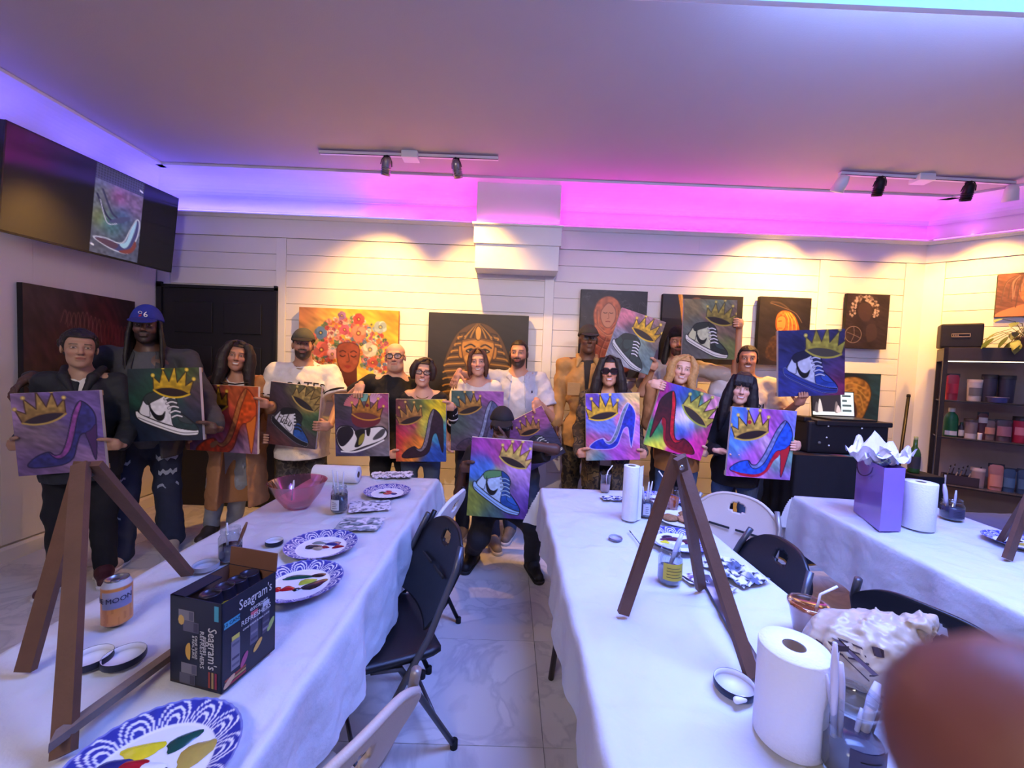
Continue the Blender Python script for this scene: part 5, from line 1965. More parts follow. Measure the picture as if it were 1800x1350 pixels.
def strands(c, chains, name='hair', res=.007, rough=.004, f=70, shell=.012, hl=.072):
 """shell over the skull plus chains of locks [(points, radius...)] in head coordinates"""
 P = [ell((0, -.018, .038), (.074 + shell, .093 + shell, .080 + shell), .02)]
 P = []
 V, F = sdf_mesh([ell((0, -.018, .038), (.074 + shell, .093 + shell, .080 + shell), .02), ell((0, -.045, -.01), (.066 + shell * .6, .055 + shell * .6, .07), .02)], .005,
     lambda X: rough * .6 * wob(X, f, 3), cut=lambda X: hairline(X, hl))
 parts = [(V, F, np.zeros((len(V), 3)))]
 for pts, rs in chains:
  for a, b_, r0, r1 in zip(pts[:-1], pts[1:], rs[:-1], rs[1:]):
   P.append(cone(a, b_, r0, r1, .004))
 V, F = sdf_mesh(P, res, lambda X: rough * .8 * (wob(X * np.array([1, 1, .08]), f * 2.0, 5)))
 parts.append((V, F, np.zeros((len(V), 3))))
 V, F, _ = join(parts)
 W = c['C'] + c['s'] * (V @ c['R'].T)
 return np_mesh(name, W, F[:, ::-1] if np.linalg.det(c['R']) < 0 else F, c['hm'], c['root'])


def long_hair(length=.34, width=.085, vol=.03, bangs=False, part=0.0, wave=.0, fwd_=.02, shell=.013, hl=.074, n=5):
 def fn(c):
  ch = []
  for sg in (-1, 1):
   for k_ in range(n):
    t = k_ / (n - 1)
    y0 = .045 - .13 * t
    pts, rs = [], []
    for j in range(7):
     u = j / 6
     x = sg * (.060 + (width - .060) * min(u * 2.2, 1) * (1 - .25 * t) + wave * math.sin(u * 9 + k_))
     pts.append((x * (1 - .35 * t * (1 if j else .6)), y0 - .02 * u + fwd_ * u * (1 - t), .085 - u * (.085 + length) * (1 - .05 * k_ % 2) - .02 * t))
     rs.append(vol * (.55 + .7 * math.sin(math.pi * min(u * .8 + .15, 1))) * (.6 if j == 6 else 1))
    ch.append((pts, rs))
  if bangs:
   for k_ in range(7):
    x = -.052 + .0173 * k_
    ch.append(([(x * .5, .035, .122), (x * .9, .078, .098), (x * 1.05, .095, .058), (x * 1.1, .098, .028)], [.018, .016, .012, .007]))
  else:
   for sg in (-1, 1):
    ch.append(([(part, .01, .122), (part + sg * .03, .055, .108), (sg * .066, .052, .060), (sg * .080, .035, .0)], [.012, .013, .014, .016]))
  strands(c, ch, shell=shell, hl=hl)
 return fn


def cap(col, brim=(20, 20, 24), bill=True, tilt=0.0, high=0.0, flat=True):
 def fn(c):
  m = cloth_mat(col, .8)
  V0 = [ell((0, -.014, .046), (.086, .104, .082 + high), .01), cone((0, -.014, .05), (0, -.02, .075 + high), .082, .066, .02)]
  co = c['lp']('cap', V0, .005, m, cut=lambda X: (.040 + .10 * X[..., 1]) - X[..., 2])
  P = [ell((0, .105, .036), (.076, .078, .010), .005, R=rotx(-.26))]
  c['lp']('cap_bill', P, .0045, cloth_mat(brim, .8), parent=co, cut=lambda X: .066 - X[..., 1])
  c['lp']('cap_button', [ell((0, -.016, .128 + high), (.008, .008, .005))], .003, m, parent=co)
  c['cap'] = co
 return fn


def both(*fs):
 def fn(c):
  for f in fs:
   f(c)
 return fn


def on_cloth(c, g, P2, lift=.0015):
 """lay points (side, height) on the front of garment g"""
 from mathutils.bvhtree import BVHTree
 if not hasattr(on_cloth, 'c'):
  on_cloth.c = {}
 if g.name not in on_cloth.c:
  me = g.data
  on_cloth.c[g.name] = BVHTree.FromPolygons([v.co for v in me.vertices], [q.vertices[:] for q in me.polygons])
 bv = on_cloth.c[g.name]
 out = []
 for x, z in P2:
  o = c['base'] + c['sd'] * x + UP * z + c['fw'] * .6
  h = bv.ray_cast(Vector(o), Vector(-c['fw']))
  out.append((np.array(h[0]) if h[0] is not None else o - c['fw'] * .45) + c['fw'] * lift)
 return out


def chest_text(c, body, size, z, col, off=.0, g=None, name='lettering', sx=1.0, arc=0.0):
 o = text_mesh(body, size, np.eye(3), (0, 0, 0), mat('ink_%d_%d_%d' % col, col, .7), name, None, .0005, sx=sx)
 co = np.array([v.co for v in o.data.vertices]).reshape(-1, 3)
 co[:, 1] += arc * (1 - (co[:, 0] / .2) ** 2)
 co[:, 0] += off
 W = np.array(on_cloth(c, g, [(q[0], q[1] + z) for q in co], .004)) + np.outer(co[:, 2], c['fw'])
 o.data.vertices.foreach_set('co', W.ravel().astype(np.float32))
 o.data.update()
 return put(o, c['root'])


def chest_patch(c, name, pts, x, z, g, col, m=None, lift=.004):
 vs = on_cloth(c, g, [(x + p_[0], z + p_[1]) for p_ in pts], lift)
 n_ = len(vs)
 cen = on_cloth(c, g, [(x, z)], lift)[0]
 return mesh_obj(name, [cen] + vs, [(0, 1 + k_, 1 + (k_ + 1) % n_) for k_ in range(n_)], m or mat('ink_%d_%d_%d' % col, col, .7), c['root'])


circle = lambda r, n_=18, ry=None: [(r * math.cos(6.2832 * k_ / n_), (ry or r) * math.sin(6.2832 * k_ / n_)) for k_ in range(n_)]
# ------------------------------------------------------------------ the people, left to right
def collar(c, col, r=.075, z=.02, f=.02, th=.014, name='collar'):
 pts = [c['nb'] + c['sd'] * (r * math.sin(a)) + c['fw'] * (r * math.cos(a) * .9 + f - .01) + UP * (z - .028 * math.cos(a)) for a in np.linspace(0, 2 * math.pi, 25)]
 return MB().tube(pts, th, 8, cap=False).build(name, cloth_mat(col), c['root'])


# 1 woman in dark jacket
def d1(c):
 g = c['garment']
 g('tee_shirt', cloth_mat((220, 218, 214)), .008, c['zh'] - .05, None, neck_r=.075, neck_f=.03, neck_z=.05, arms_=False)
 j = g('jacket', cloth_mat((30, 34, 41), .7), .026, c['zh'] - .16, 'long', neck_r=.088, neck_f=.045, neck_z=.055, wr=.009, open_=(.012, -.0, 0.02, c['zs'] - .16))
 for sg in (-1, 1):
  a = c['nb'] + c['sd'] * sg * .085 - c['fw'] * .03 + UP * .045
  b_ = c['nb'] + c['sd'] * sg * .065 + c['fw'] * .085 - UP * .005
  e_ = c['nb'] + c['sd'] * (sg * .02 + .015) + c['fw'] * .135 - UP * .11
  V, F = sdf_mesh([cone(a, b_, .022, .024, .02), cone(b_, e_, .024, .014, .02)], .006)
  np_mesh('lapel', V, F, cloth_mat((26, 29, 36), .7), j)
 chest_patch(c, 'emblem', [(-.03, .0), (-.01, .014), (.012, .006), (.03, .012), (.012, -.012), (-.012, -.01)], -.03, c['zs'] - .13, j, (225, 225, 225))
 chest_patch(c, 'emblem', [(-.018, .0), (-.004, .012), (.014, .008), (.02, -.008)], -.015, c['zs'] - .155, j, (215, 215, 215))


def h1(c):
 h_shell(.012, .068, rough=.004, f=120)(c)
 c['lp']('hair_bun', [ell((-.03, -.115, .03), (.06, .045, .06), .02), ell((.02, -.11, .06), (.045, .04, .04), .02)], .005, c['hm'], disp=lambda X: .006 * wob(X, 90, 4))


person('person in black zip jacket over white tee standing leftmost, dark hair tied back', (140, 613), 2.52, dict(
 male=False, skin=(170, 134, 110), hs=1.0, sw=.165, build=1.05, fyaw=.18, trousers=(22, 23, 28), shoes=(74, 34, 38), soles=(215, 210, 205), stance=.10, legw=1.12, ftilt=.03,
 hairc=(30, 24, 24), dress=d1, hair=h1, l=dict(grip=('c1', 0, .62, 1, False)), r=dict(grip=('c1', 1, .7, 1, False))))


# 2 tall man in blue cap
def d2(c):
 g = c['garment']
 t = g('tee_shirt', cloth_mat((84, 86, 92)), .014, c['zh'] - .12, None, neck_r=.075, arms_=False)
 g('jacket', cloth_mat((58, 60, 66), .75), .034, c['zh'] - .18, 'long', neck_r=.095, neck_f=.03, neck_z=.06, wr=.010, open_=(.055, .06))
 chest_patch(c, 'ball_print', circle(.062, ry=.05), .0, c['zs'] - .17, t, (220, 222, 226))
 for k_ in (-1, 0, 1):
  pts = [c['base'] + c['sd'] * (.062 * math.sin(a) * (k_ * .55 if k_ else .02)) + UP * (c['zs'] - .17 + .05 * math.cos(a)) + c['fw'] * .0 for a in np.linspace(.2, 2.94, 9)]
  pts = on_cloth(c, t, [(float((q - c['base']) @ c['sd']), float(q[2])) for q in pts], .005)
  MB().tube(pts, .0016, 5).build('ball_seam', mat('ink_60_62_66', (60, 62, 66)), c['root'])


def h2(c):
 cap((38, 52, 150), (30, 40, 120), high=.012)(c)
 ch = []
 rs = np.random.RandomState(3)
 for sg in (-1, 1):
  for k_ in range(9):
   t = k_ / 8
   x0, y0 = sg * (.072 - .02 * t), .035 - .12 * t
   ln = .30 + .05 * rs.rand()
   ch.append(([(x0, y0, .03), (x0 + sg * .014, y0 + .01, -.06), (sg * (.085 + .015 * rs.rand()), y0 + .03, -.06 - ln * .45), (sg * (.075 + .03 * rs.rand()), y0 + .06 * (1 - t), -.06 - ln)], [.012, .0125, .0115, .007]))
 strands(c, ch, 'dreadlocks', res=.005, rough=.002, f=200, shell=.006)
 Rl = np.stack([c['R'][:, 0], c['R'][:, 2], c['R'][:, 1]], 1)
 P_ = lambda x, y, z: c['C'] + c['s'] * (c['R'] @ np.array([x, y, z]))
 text_mesh('6', .052, Rl, P_(.014, .0945, .074), mat('ink_235_235_235', (235, 235, 235)), 'cap_numeral', c['cap'], .002)
 ring = [P_(-.013 + .009 * math.cos(a), .0945, .086 + .008 * math.sin(a)) for a in np.linspace(0, 6.283, 13)]
 MB().tube(ring, .0022, 5, cap=False).build('cap_ring', mat('ink_200_200_210', (200, 200, 210)), c['cap'])
 for z_ in (.060, .067):
  MB().bar(P_(-.020, .0945, z_), P_(-.006, .0945, z_ + .006), .004, .004).build('cap_mark', mat('ink_190_30_50', (190, 30, 50)), c['cap'])


person('tall man in blue cap and open dark jacket with long locs', (258, 574), 2.84, dict(
 skin=(84, 58, 48), hs=1.03, sw=.21, build=1.08, trousers=(38, 46, 68), shoes=(196, 176, 156), soles=(214, 206, 196), legw=1.1, stance=.14, hemw=.07, feet=[(206, 992), (300, 962)],
 beard=((22, 18, 18), .8, 'full'), hairc=(20, 17, 18), fyaw=-.1, dress=d2, hair=h2,
 rips=[(-1, .22, .11, .022), (-1, .36, .08, .014), (1, .20, .12, .03), (1, .34, .10, .03), (1, .47, .12, .02), (-1, .68, .07, .014)],
 l=dict(hand=(52, 664, 2.50), d=(-.35, .55, -.6), n=(.3, -.6, -.6), t=(.6, .5, .4), curl=(.3, .4, .4), elbow=(105, 690, 2.78), hs=1.1, spread=.1),
 r=dict(grip=('c2', 1, .85, 1, False))))


# 3 woman in tan cardigan
def d3(c):
 g = c['garment']
 t = g('striped_top', cloth_mat((222, 216, 208)), .008, c['zh'] - .05, None, neck_r=.08, neck_f=.05, neck_z=.035, arms_=False)
 for k_ in range(9):
  z = c['zs'] - .02 - .028 * k_
  f_ = .128 + .045 * math.sin(max(min((c['zs'] - z) / .3, 1), 0) * math.pi)
  pts = [c['base'] + c['sd'] * x + UP * (z + .15 * abs(x)) + c['fw'] * (f_ - x * x * 3.2) for x in np.linspace(-.10, .10, 11)]
  MB().tube(pts, .006, 6).build('stripe', cloth_mat((36, 30, 34)), t)
 g('cardigan', cloth_mat((158, 112, 76)), .022, c['zh'] - .52, 'long', neck_r=.10, neck_f=.05, neck_z=.05, wr=.008, open_=(.05, .05), flare=.03)


person('woman with long dark curls in tan cardigan and ripped pale jeans', (418, 626), 3.15, dict(
 male=False, skin=(178, 128, 104), hs=.97, sw=.165, build=1.1, smile=.6, ftilt=.12, trousers=(146, 152, 164), shoes=(60, 50, 48), feet=[(370, 938), (408, 935)], rips=[(-1, .49, .10, .06), (1, .47, .10, .06), (1, .26, .08, .03)], ripmat=None,
 hairc=(34, 24, 24), dress=d3, hair=long_hair(.30, .105, .034, wave=.012, part=-.02), l=dict(grip=('c3', 0, .95, 1, False)), r=dict(grip=('c3', 1, .25, 1, False))))


# 4 man in white baseball jersey
def d4(c):
 g = c['garment']
 j = g('jersey', cloth_mat((226, 220, 214)), .026, c['zh'] - .22, 'short', neck_r=.078, neck_f=.025, wr=.009, sl=1.35, flare=.02)
 collar(c, (74, 34, 34), .076, .012, .03, .007, 'neck_piping')
 collar(c, (150, 120, 96), .086, .004, .035, .005, 'neck_piping')
 for k_ in 'lr':
  S, El, W, hp, A_ = c['arms'][k_]
  p_ = S + (El - S) * .64
  t_ = norm(El - S)
  a_ = norm(np.cross(t_, c['fw']))
  b_ = np.cross(a_, t_)
  MB().tube([p_ + (a_ * math.cos(q) + b_ * math.sin(q)) * .096 for q in np.linspace(0, 6.283, 25)], .009, 6, cap=False).build('sleeve_stripe', cloth_mat((30, 26, 30)), j)
 chest_text(c, 'PIRATES', .105, c['zs'] - .165, (28, 24, 28), g=j, arc=.03, name='jersey_lettering', sx=.95)


def h4(c):
 cap((72, 72, 62), (30, 28, 30), high=.004)(c)
 h_shell(.005, .03)(c)


person('man in white baseball jersey and dark-billed cap with full beard', (533, 607), 3.33, dict(
 skin=(182, 138, 114), hs=1.02, sw=.21, build=1.12, belly=.02, beard=((30, 24, 24), .92, 'full'), fpitch=.06, trousers=camo_mat('grey_camo', [(58, 52, 50), (82, 74, 68), (46, 42, 44)]), hairc=(26, 22, 22),
 dress=d4, hair=h4, legw=1.15, shoes=(40, 38, 40), l=dict(grip=('c4', 0, .92, 1, True)), r=dict(grip=('c4', 1, .62, 1, True), out=.7)))


# 5 bald man in black tee
def d5(c):
 g = c['garment']
 t = g('tee_shirt', cloth_mat((24, 22, 25)), .020, c['zh'] - .14, 'short', neck_r=.072, neck_f=.022, wr=.008, sl=1.15)
 for (x, z, r, cl) in ((0, 0, .032, (196, 50, 70)), (-.016, .014, .018, (226, 90, 110)), (.016, .010, .018, (214, 70, 92)), (.0, -.016, .018, (170, 36, 56)), (.012, -.004, .011, (238, 120, 134))):
  chest_patch(c, 'rose_print', circle(r, 12), .10 + x, c['zs'] - .135 + z, t, cl, lift=.004 + (.001 if r < .03 else 0) + (.001 if r < .012 else 0))
 for x in (-.01, .008, .02):
  chest_patch(c, 'stem_print', [(-.002, .03), (.002, .03), (.004, -.03), (0, -.03)], .10 + x, c['zs'] - .19, t, (150, 140, 130))


person('bald man in black tee with red rose print and thick glasses', (695, 628), 3.36, dict(
 skin=(214, 164, 132), hs=1.02, fw=1.03, sw=.205, build=1.15, smile=.2, fyaw=-.1, ftilt=-.06, fpitch=.04, jowl=True, beard=((120, 100, 88), .45, 'goatee'), trousers=(30, 30, 36), dress=d5,
 l=dict(grip=('c5', .45, 0, 1, True), elbow=(612, 700, 3.42)), r=dict(hand=(745, 712, 3.30), d=(.3, .5, -.7), n=(-.6, .1, -.3), t=(0, 1, .2)),
 hair=lambda c: glasses(c['R'], c['C'], c['s'], c['root'], (22, 20, 24)))
)


# 6 woman with bob and glasses
def d6(c):
 g = c['garment']
 g('top', cloth_mat((28, 24, 28)), .012, c['zh'] - .12, 'long', neck_r=.105, neck_f=.055, neck_z=.035)
 pts = [c['nb'] + c['sd'] * (.062 * math.sin(a)) + c['fw'] * (.02 + .075 * math.cos(a)) + UP * (.005 - .05 * math.cos(a)) for a in np.linspace(-1.9, 1.9, 15)]
 MB().tube(pts, .003, 6).build('necklace', mat('gold_chain', (196, 150, 80), .3, .9), c['root'])
 S, El, W, hp, A_ = c['arms']['r']
 for k_ in range(3):
  p_ = El + (W - El) * (.35 + .22 * k_)
  MB().tube([p_ - norm(W - El) * .008, p_ + norm(W - El) * .008], .051 - .006 * k_, 14).build('sleeve_band', cloth_mat((220, 210, 206)), c['root'])


person('woman with dark bob and glasses in black wide-necked top', (744, 655), 3.28, dict(
 male=False, skin=(220, 166, 138), hs=.97, sw=.155, smile=.9, ftilt=.10, lips=(180, 70, 70), trousers=(70, 84, 112), hairc=(50, 32, 26), dress=d6,
 hair=both(long_hair(.055, .082, .026, part=.03, n=4), lambda c: glasses(c['R'], c['C'], c['s'], c['root'], (60, 20, 26), h_=.032)), l=dict(grip=('c6', 0, .9, 1, False)), r=dict(grip=('c6', 1, .12, 1, False), out=.2)))


# 7 woman in white tee
def d7(c):
 t = c['garment']('tee_shirt', cloth_mat((232, 226, 220)), .014, c['zh'] - .12, 'short', neck_r=.085, neck_f=.05, neck_z=.03)
 pts = [c['nb'] + c['sd'] * (.055 * math.sin(a)) + c['fw'] * (.02 + .085 * math.cos(a)) + UP * (.005 - .10 * max(math.cos(a), 0)) for a in np.linspace(-1.9, 1.9, 19)]
 MB().tube(pts, .0022, 5).build('lanyard', cloth_mat((60, 30, 34)), c['root'])
 chest_patch(c, 'pendant', circle(.022, 14, .016), 0.0, c['zs'] - .125, t, (96, 34, 40))


person('smiling woman in white v-neck tee with pulled-back hair', (840, 637), 3.48, dict(
 male=False, skin=(226, 172, 146), hs=.98, sw=.165, build=1.05, smile=1.0, ftilt=-.05, trousers=(38, 44, 62), shoes=(150, 130, 108), soles=(210, 196, 178), feet=[(812, 940), (866, 955)], legw=1.1, hairc=(92, 58, 40), dress=d7,
 hair=long_hair(.13, .074, .017, part=.0, n=4, shell=.011), l=dict(grip=('c7', 0, .93, -1, False)), r=dict(hand=(880, 720, 3.42), d=(0, .4, -.8), n=(-1, 0, 0), t=(0, 1, .3))))


# 8 man in open pale shirt
def d8(c):
 g = c['garment']
 g('tee_shirt', cloth_mat((228, 224, 220)), .014, c['zh'] - .12, None, neck_r=.085, neck_f=.045, neck_z=.035, arms_=False)
 sh = g('shirt', cloth_mat((186, 190, 208)), .026, c['zh'] - .16, 'short', neck_r=.09, neck_f=.04, neck_z=.05, wr=.010, open_=(.055, .06), sl=1.2)
 for sg in (-1, 1):
  a = c['nb'] + c['sd'] * sg * .075 - c['fw'] * .02 + UP * .03
  b_ = c['nb'] + c['sd'] * sg * .085 + c['fw'] * .075 - UP * .03
  e_ = c['nb'] + c['sd'] * sg * .06 + c['fw'] * .115 - UP * .07
  V, F = sdf_mesh([cone(a, b_, .016, .018, .02), cone(b_, e_, .018, .010, .02)], .006)
  np_mesh('shirt_collar', V, F, cloth_mat((196, 198, 214)), sh)
 chest_patch(c, 'embroidered_mark', [(-.006, .01), (.006, .012), (.008, -.01), (-.006, -.012)], .13, c['zs'] - .13, sh, (40, 36, 60))


person('bearded man in open pale blue shirt with arm round the woman beside him', (912, 622), 3.62, dict(
 skin=(208, 154, 124), hs=1.06, sw=.205, build=1.12, smile=.4, beard=((38, 28, 24), .92, 'full'), scalp=((40, 30, 28), .9), trousers=(70, 84, 108), shoes=(120, 110, 100), feet=[(896, 940), (940, 935)], hairc=(40, 30, 28), dress=d8, fyaw=-.15,
 hair=h_shell(.0035, .074, rough=.001, f=200), l=dict(hand=(806, 655, 3.36), d=(-.35, .25, -.9), n=(.1, -.9, -.2), t=(.8, .4, 0), elbow=(838, 664, 3.62), curl=(.2, .3, .3)),
 r=dict(grip=('c8', .93, 0, -1, False), elbow=(972, 735, 3.55))))


# 10 man in tan jacket
def d10(c):
 g = c['garment']
 g('shirt', cloth_mat((52, 46, 44)), .008, c['zh'] - .05, None, neck_r=.07, arms_=False)
 j = g('jacket', cloth_mat((180, 136, 80)), .022, c['zh'] - .15, 'long', neck_r=.085, neck_f=.05, neck_z=.05, wr=.011, open_=(.03, -.08, 0, c['zs'] - .25))
 for sg in (-1, 1):
  a = c['nb'] + c['sd'] * sg * .08 - c['fw'] * .03 + UP * .04
  b_ = c['nb'] + c['sd'] * sg * .075 + c['fw'] * .08 - UP * .0
  e_ = c['nb'] + c['sd'] * sg * .09 + c['fw'] * .11 - UP * .06
  V, F = sdf_mesh([cone(a, b_, .020, .022, .02), cone(b_, e_, .022, .010, .02)], .006)
  np_mesh('jacket_collar', V, F, cloth_mat((192, 150, 92)), j)
 MB().box((-.055, -.006, -.06), (.055, .006, .05), .004, R=np.stack([c['sd'], c['fw'], UP], 1), T=c['base'] + c['sd'] * -.11 + c['fw'] * .158 + UP * (c['zs'] - .22)).build('chest_pocket', cloth_mat((180, 138, 84)), j)


person('man in tan jacket and grey-brown cap standing with arms down', (1034, 598), 3.5, dict(
 skin=(104, 70, 54), hs=1.02, sw=.20, build=1.12, trousers=camo_mat('brown_camo', [(62, 52, 38), (88, 74, 52), (44, 38, 32)]), fyaw=.12, fpitch=.05, hairc=(24, 20, 20), dress=d10,
 hair=both(cap((70, 64, 54), (58, 52, 46)), lambda c: glasses(c['R'], c['C'], c['s'], c['root'], (110, 90, 70), w_=.046, h_=.026, th=.0014)), l=dict(out=.1), r=dict(hand=(1060, 790, 3.45), d=(0, .1, -1), n=(-1, 0, 0), t=(0, 1, 0))))


# 12 man in black beanie
def d12(c):
 g = c['garment']
 g('tee_shirt', cloth_mat((176, 166, 156)), .018, c['zh'] - .15, 'short', neck_r=.075, neck_f=.03, sl=1.25, wr=.009)


def h12(c):
 m = cloth_mat((26, 23, 25))
 c['lp']('beanie', [ell((0, -.022, .050), (.088, .108, .098), .02), ell((0, -.06, .10), (.06, .06, .045), .05)], .005, m, disp=lambda X: .002 * wob(X, 90, 2), cut=lambda X: (.040 + .12 * X[..., 1]) - X[..., 2])
 ch = []
 for sg in (-1, 1):
  for k_ in range(5):
   t = k_ / 4
   ch.append(([(sg * .078, .0 - .09 * t, .05), (sg * .092, -.01 - .08 * t, -.05), (sg * .105, -.01 - .06 * t, -.15), (sg * .10, .0, -.22)], [.022, .026, .028, .014]))
 strands(c, ch, shell=.004)


person('tall bearded man in black beanie and grey tee raising two canvases', (1192, 603), 3.62, dict(
 skin=(208, 156, 124), hs=1.04, sw=.205, build=1.1, beard=((44, 32, 28), .85, 'full'), trousers=(50, 52, 60), hairc=(26, 22, 24), dress=d12, hair=h12,
 l=dict(grip=('c10', 1, .80, 1, False), hs=.95, elbow=(1128, 690, 3.5)), r=dict(grip=('c11', 1, .38, 1, True), elbow=(1292, 668, 3.62))))


# 11 woman in sunglasses and camouflage
def d11(c):
 g = c['garment']
 g('tee_shirt', cloth_mat((214, 206, 198)), .010, c['zh'] - .10, None, neck_r=.075, arms_=False)
 g('jacket', camo_mat('olive_camo', [(56, 46, 34), (84, 68, 46), (40, 34, 30), (104, 86, 58)]), .026, c['zh'] - .30, 'long', neck_r=.10, neck_f=.04, neck_z=.05, wr=.010, open_=(.03, .03))


person('woman in large black sunglasses and open camouflage jacket', (1071, 653), 3.2, dict(
 male=False, skin=(212, 156, 126), hs=1.0, sw=.165, build=1.05, smile=.6, trousers=(34, 32, 36), hairc=(34, 24, 22), dress=d11,
 hair=both(long_hair(.36, .105, .032, part=0), lambda c: glasses(c['R'], c['C'], c['s'], c['root'], (16, 14, 18), lens=mat('dark_lens', (40, 20, 26), .08, coat=.5), w_=.060, h_=.044, th=.004)),
 l=dict(grip=('c12', 0, .9, 1, False)), r=dict(grip=('c12', 1, .93, 1, False))))


# 14 man in grey and white tee
def d14(c):
 g = c['garment']
 t = g('tee_shirt', cloth_mat((212, 204, 200)), .024, c['zh'] - .16, 'short', neck_r=.072, neck_f=.024, sl=1.3, wr=.009)
 chest_text(c, 'CBL', .10, c['zs'] - .215, (26, 26, 30), off=.075, g=t, name='shirt_lettering')


person('smiling man with short dark hair in pale tee lettered CBL', (1314, 632), 3.5, dict(
 skin=(194, 138, 108), hs=1.02, sw=.20, build=1.12, smile=.7, beard=((40, 28, 26), .8, 'moustache'), scalp=((26, 22, 22), .95), trousers=(44, 48, 58), hairc=(24, 20, 20), dress=d14,
 hair=h_shell(.008, .072, rough=.002, f=150), l=dict(hand=(1270, 770, 3.42), d=(0, .2, -1), n=(1, 0, 0), t=(0, 1, 0)), r=dict(grip=('c14', .36, 1, -1, True), elbow=(1372, 735, 3.42))))


# 13 blonde woman
def d13(c):
 g = c['garment']
 g('top', cloth_mat((60, 70, 96)), .010, c['zh'] - .06, None, neck_r=.09, neck_f=.05, arms_=False)
 g('jacket', cloth_mat((176, 124, 80)), .022, c['zh'] - .16, 'long', neck_r=.10, neck_f=.05, neck_z=.05, wr=.009, open_=(.035, .02))


person('blonde woman with wavy hair in tan jacket', (1199, 650), 3.28, dict(
 male=False, skin=(236, 188, 162), hs=1.0, sw=.158, build=1.02, smile=.6, ftilt=.16, fyaw=.05, lips=(200, 96, 96), brow=(120, 84, 56), trousers=(66, 92, 140), hairc=(196, 150, 92), dress=d13,
 hair=long_hair(.20, .095, .028, wave=.014, part=.02), l=dict(grip=('c13', .0, .08, 1, True), elbow=(1140, 745, 3.22)), r=dict(grip=('c13', 1, .86, 1, False))))


# 15 woman with dark fringe
def d15(c):
 c['garment']('top', cloth_mat((24, 21, 28)), .014, c['zh'] - .14, 'long', neck_r=.075, neck_f=.03)
 for sg in (-1, 1):
  P_ = lambda x, y, z: c['C'] + c['s'] * (c['R'] @ np.array([x, y, z]))
  MB().tube([P_(sg * .080 + .012 * math.cos(a), .005, -.055 + .018 * math.sin(a)) for a in np.linspace(0, 6.283, 15)], .0016, 5, cap=False).build('hoop_earring', mat('silver', (210, 205, 205), .25, .95), c['root'])


person('woman with long black hair and straight fringe in black top', (1303, 684), 3.08, dict(
 male=False, skin=(234, 184, 160), hs=.99, sw=.155, smile=.8, ftilt=.12, lips=(190, 70, 84), trousers=(66, 84, 118), hairc=(24, 20, 26), dress=d15,
 hair=long_hair(.34, .095, .032, bangs=True), l=dict(hand=(1262, 792, 2.95), d=(.85, .1, -.05), n=(0, .3, -1), t=(.2, .9, .2), spread=.18, curl=(.05, .15, .1)), r=dict(grip=('c15', 1, .50, 1, True))))


# 9 kneeling man in front
def d9(c):
 c['garment']('tee_shirt', cloth_mat((30, 27, 31)), .018, c['zh'] - .10, 'short', neck_r=.072, neck_f=.022, sl=1.15)


person('kneeling man in black cap, glasses and dark clothes', (882, 748), 2.86, dict(
 skin=(86, 56, 44), hs=1.0, sw=.19, build=1.05, trousers=(36, 36, 42), shoes=(24, 23, 26), soles=(30, 29, 32), fpitch=-.05, hairc=(20, 18, 18), dress=d9, pelvis=.50, legw=1.05,
 feet=[(830, 985), (935, 1000)], knees=[(842, 945, 2.78), (938, 922, 2.72)], beard=((22, 18, 18), .5, 'full'),
 hair=both(cap((30, 28, 31), (22, 20, 24)), lambda c: glasses(c['R'], c['C'], c['s'], c['root'], (24, 22, 26))),
 l=dict(grip=('c9', 0, .4, 1, False)), r=dict(hand=(893, 776, 2.68), d=(-.8, .3, .1), n=(-.1, -.9, .3), t=(.0, .2, 1), curl=(.8, .9, .6), elbow=(975, 790, 2.78))))
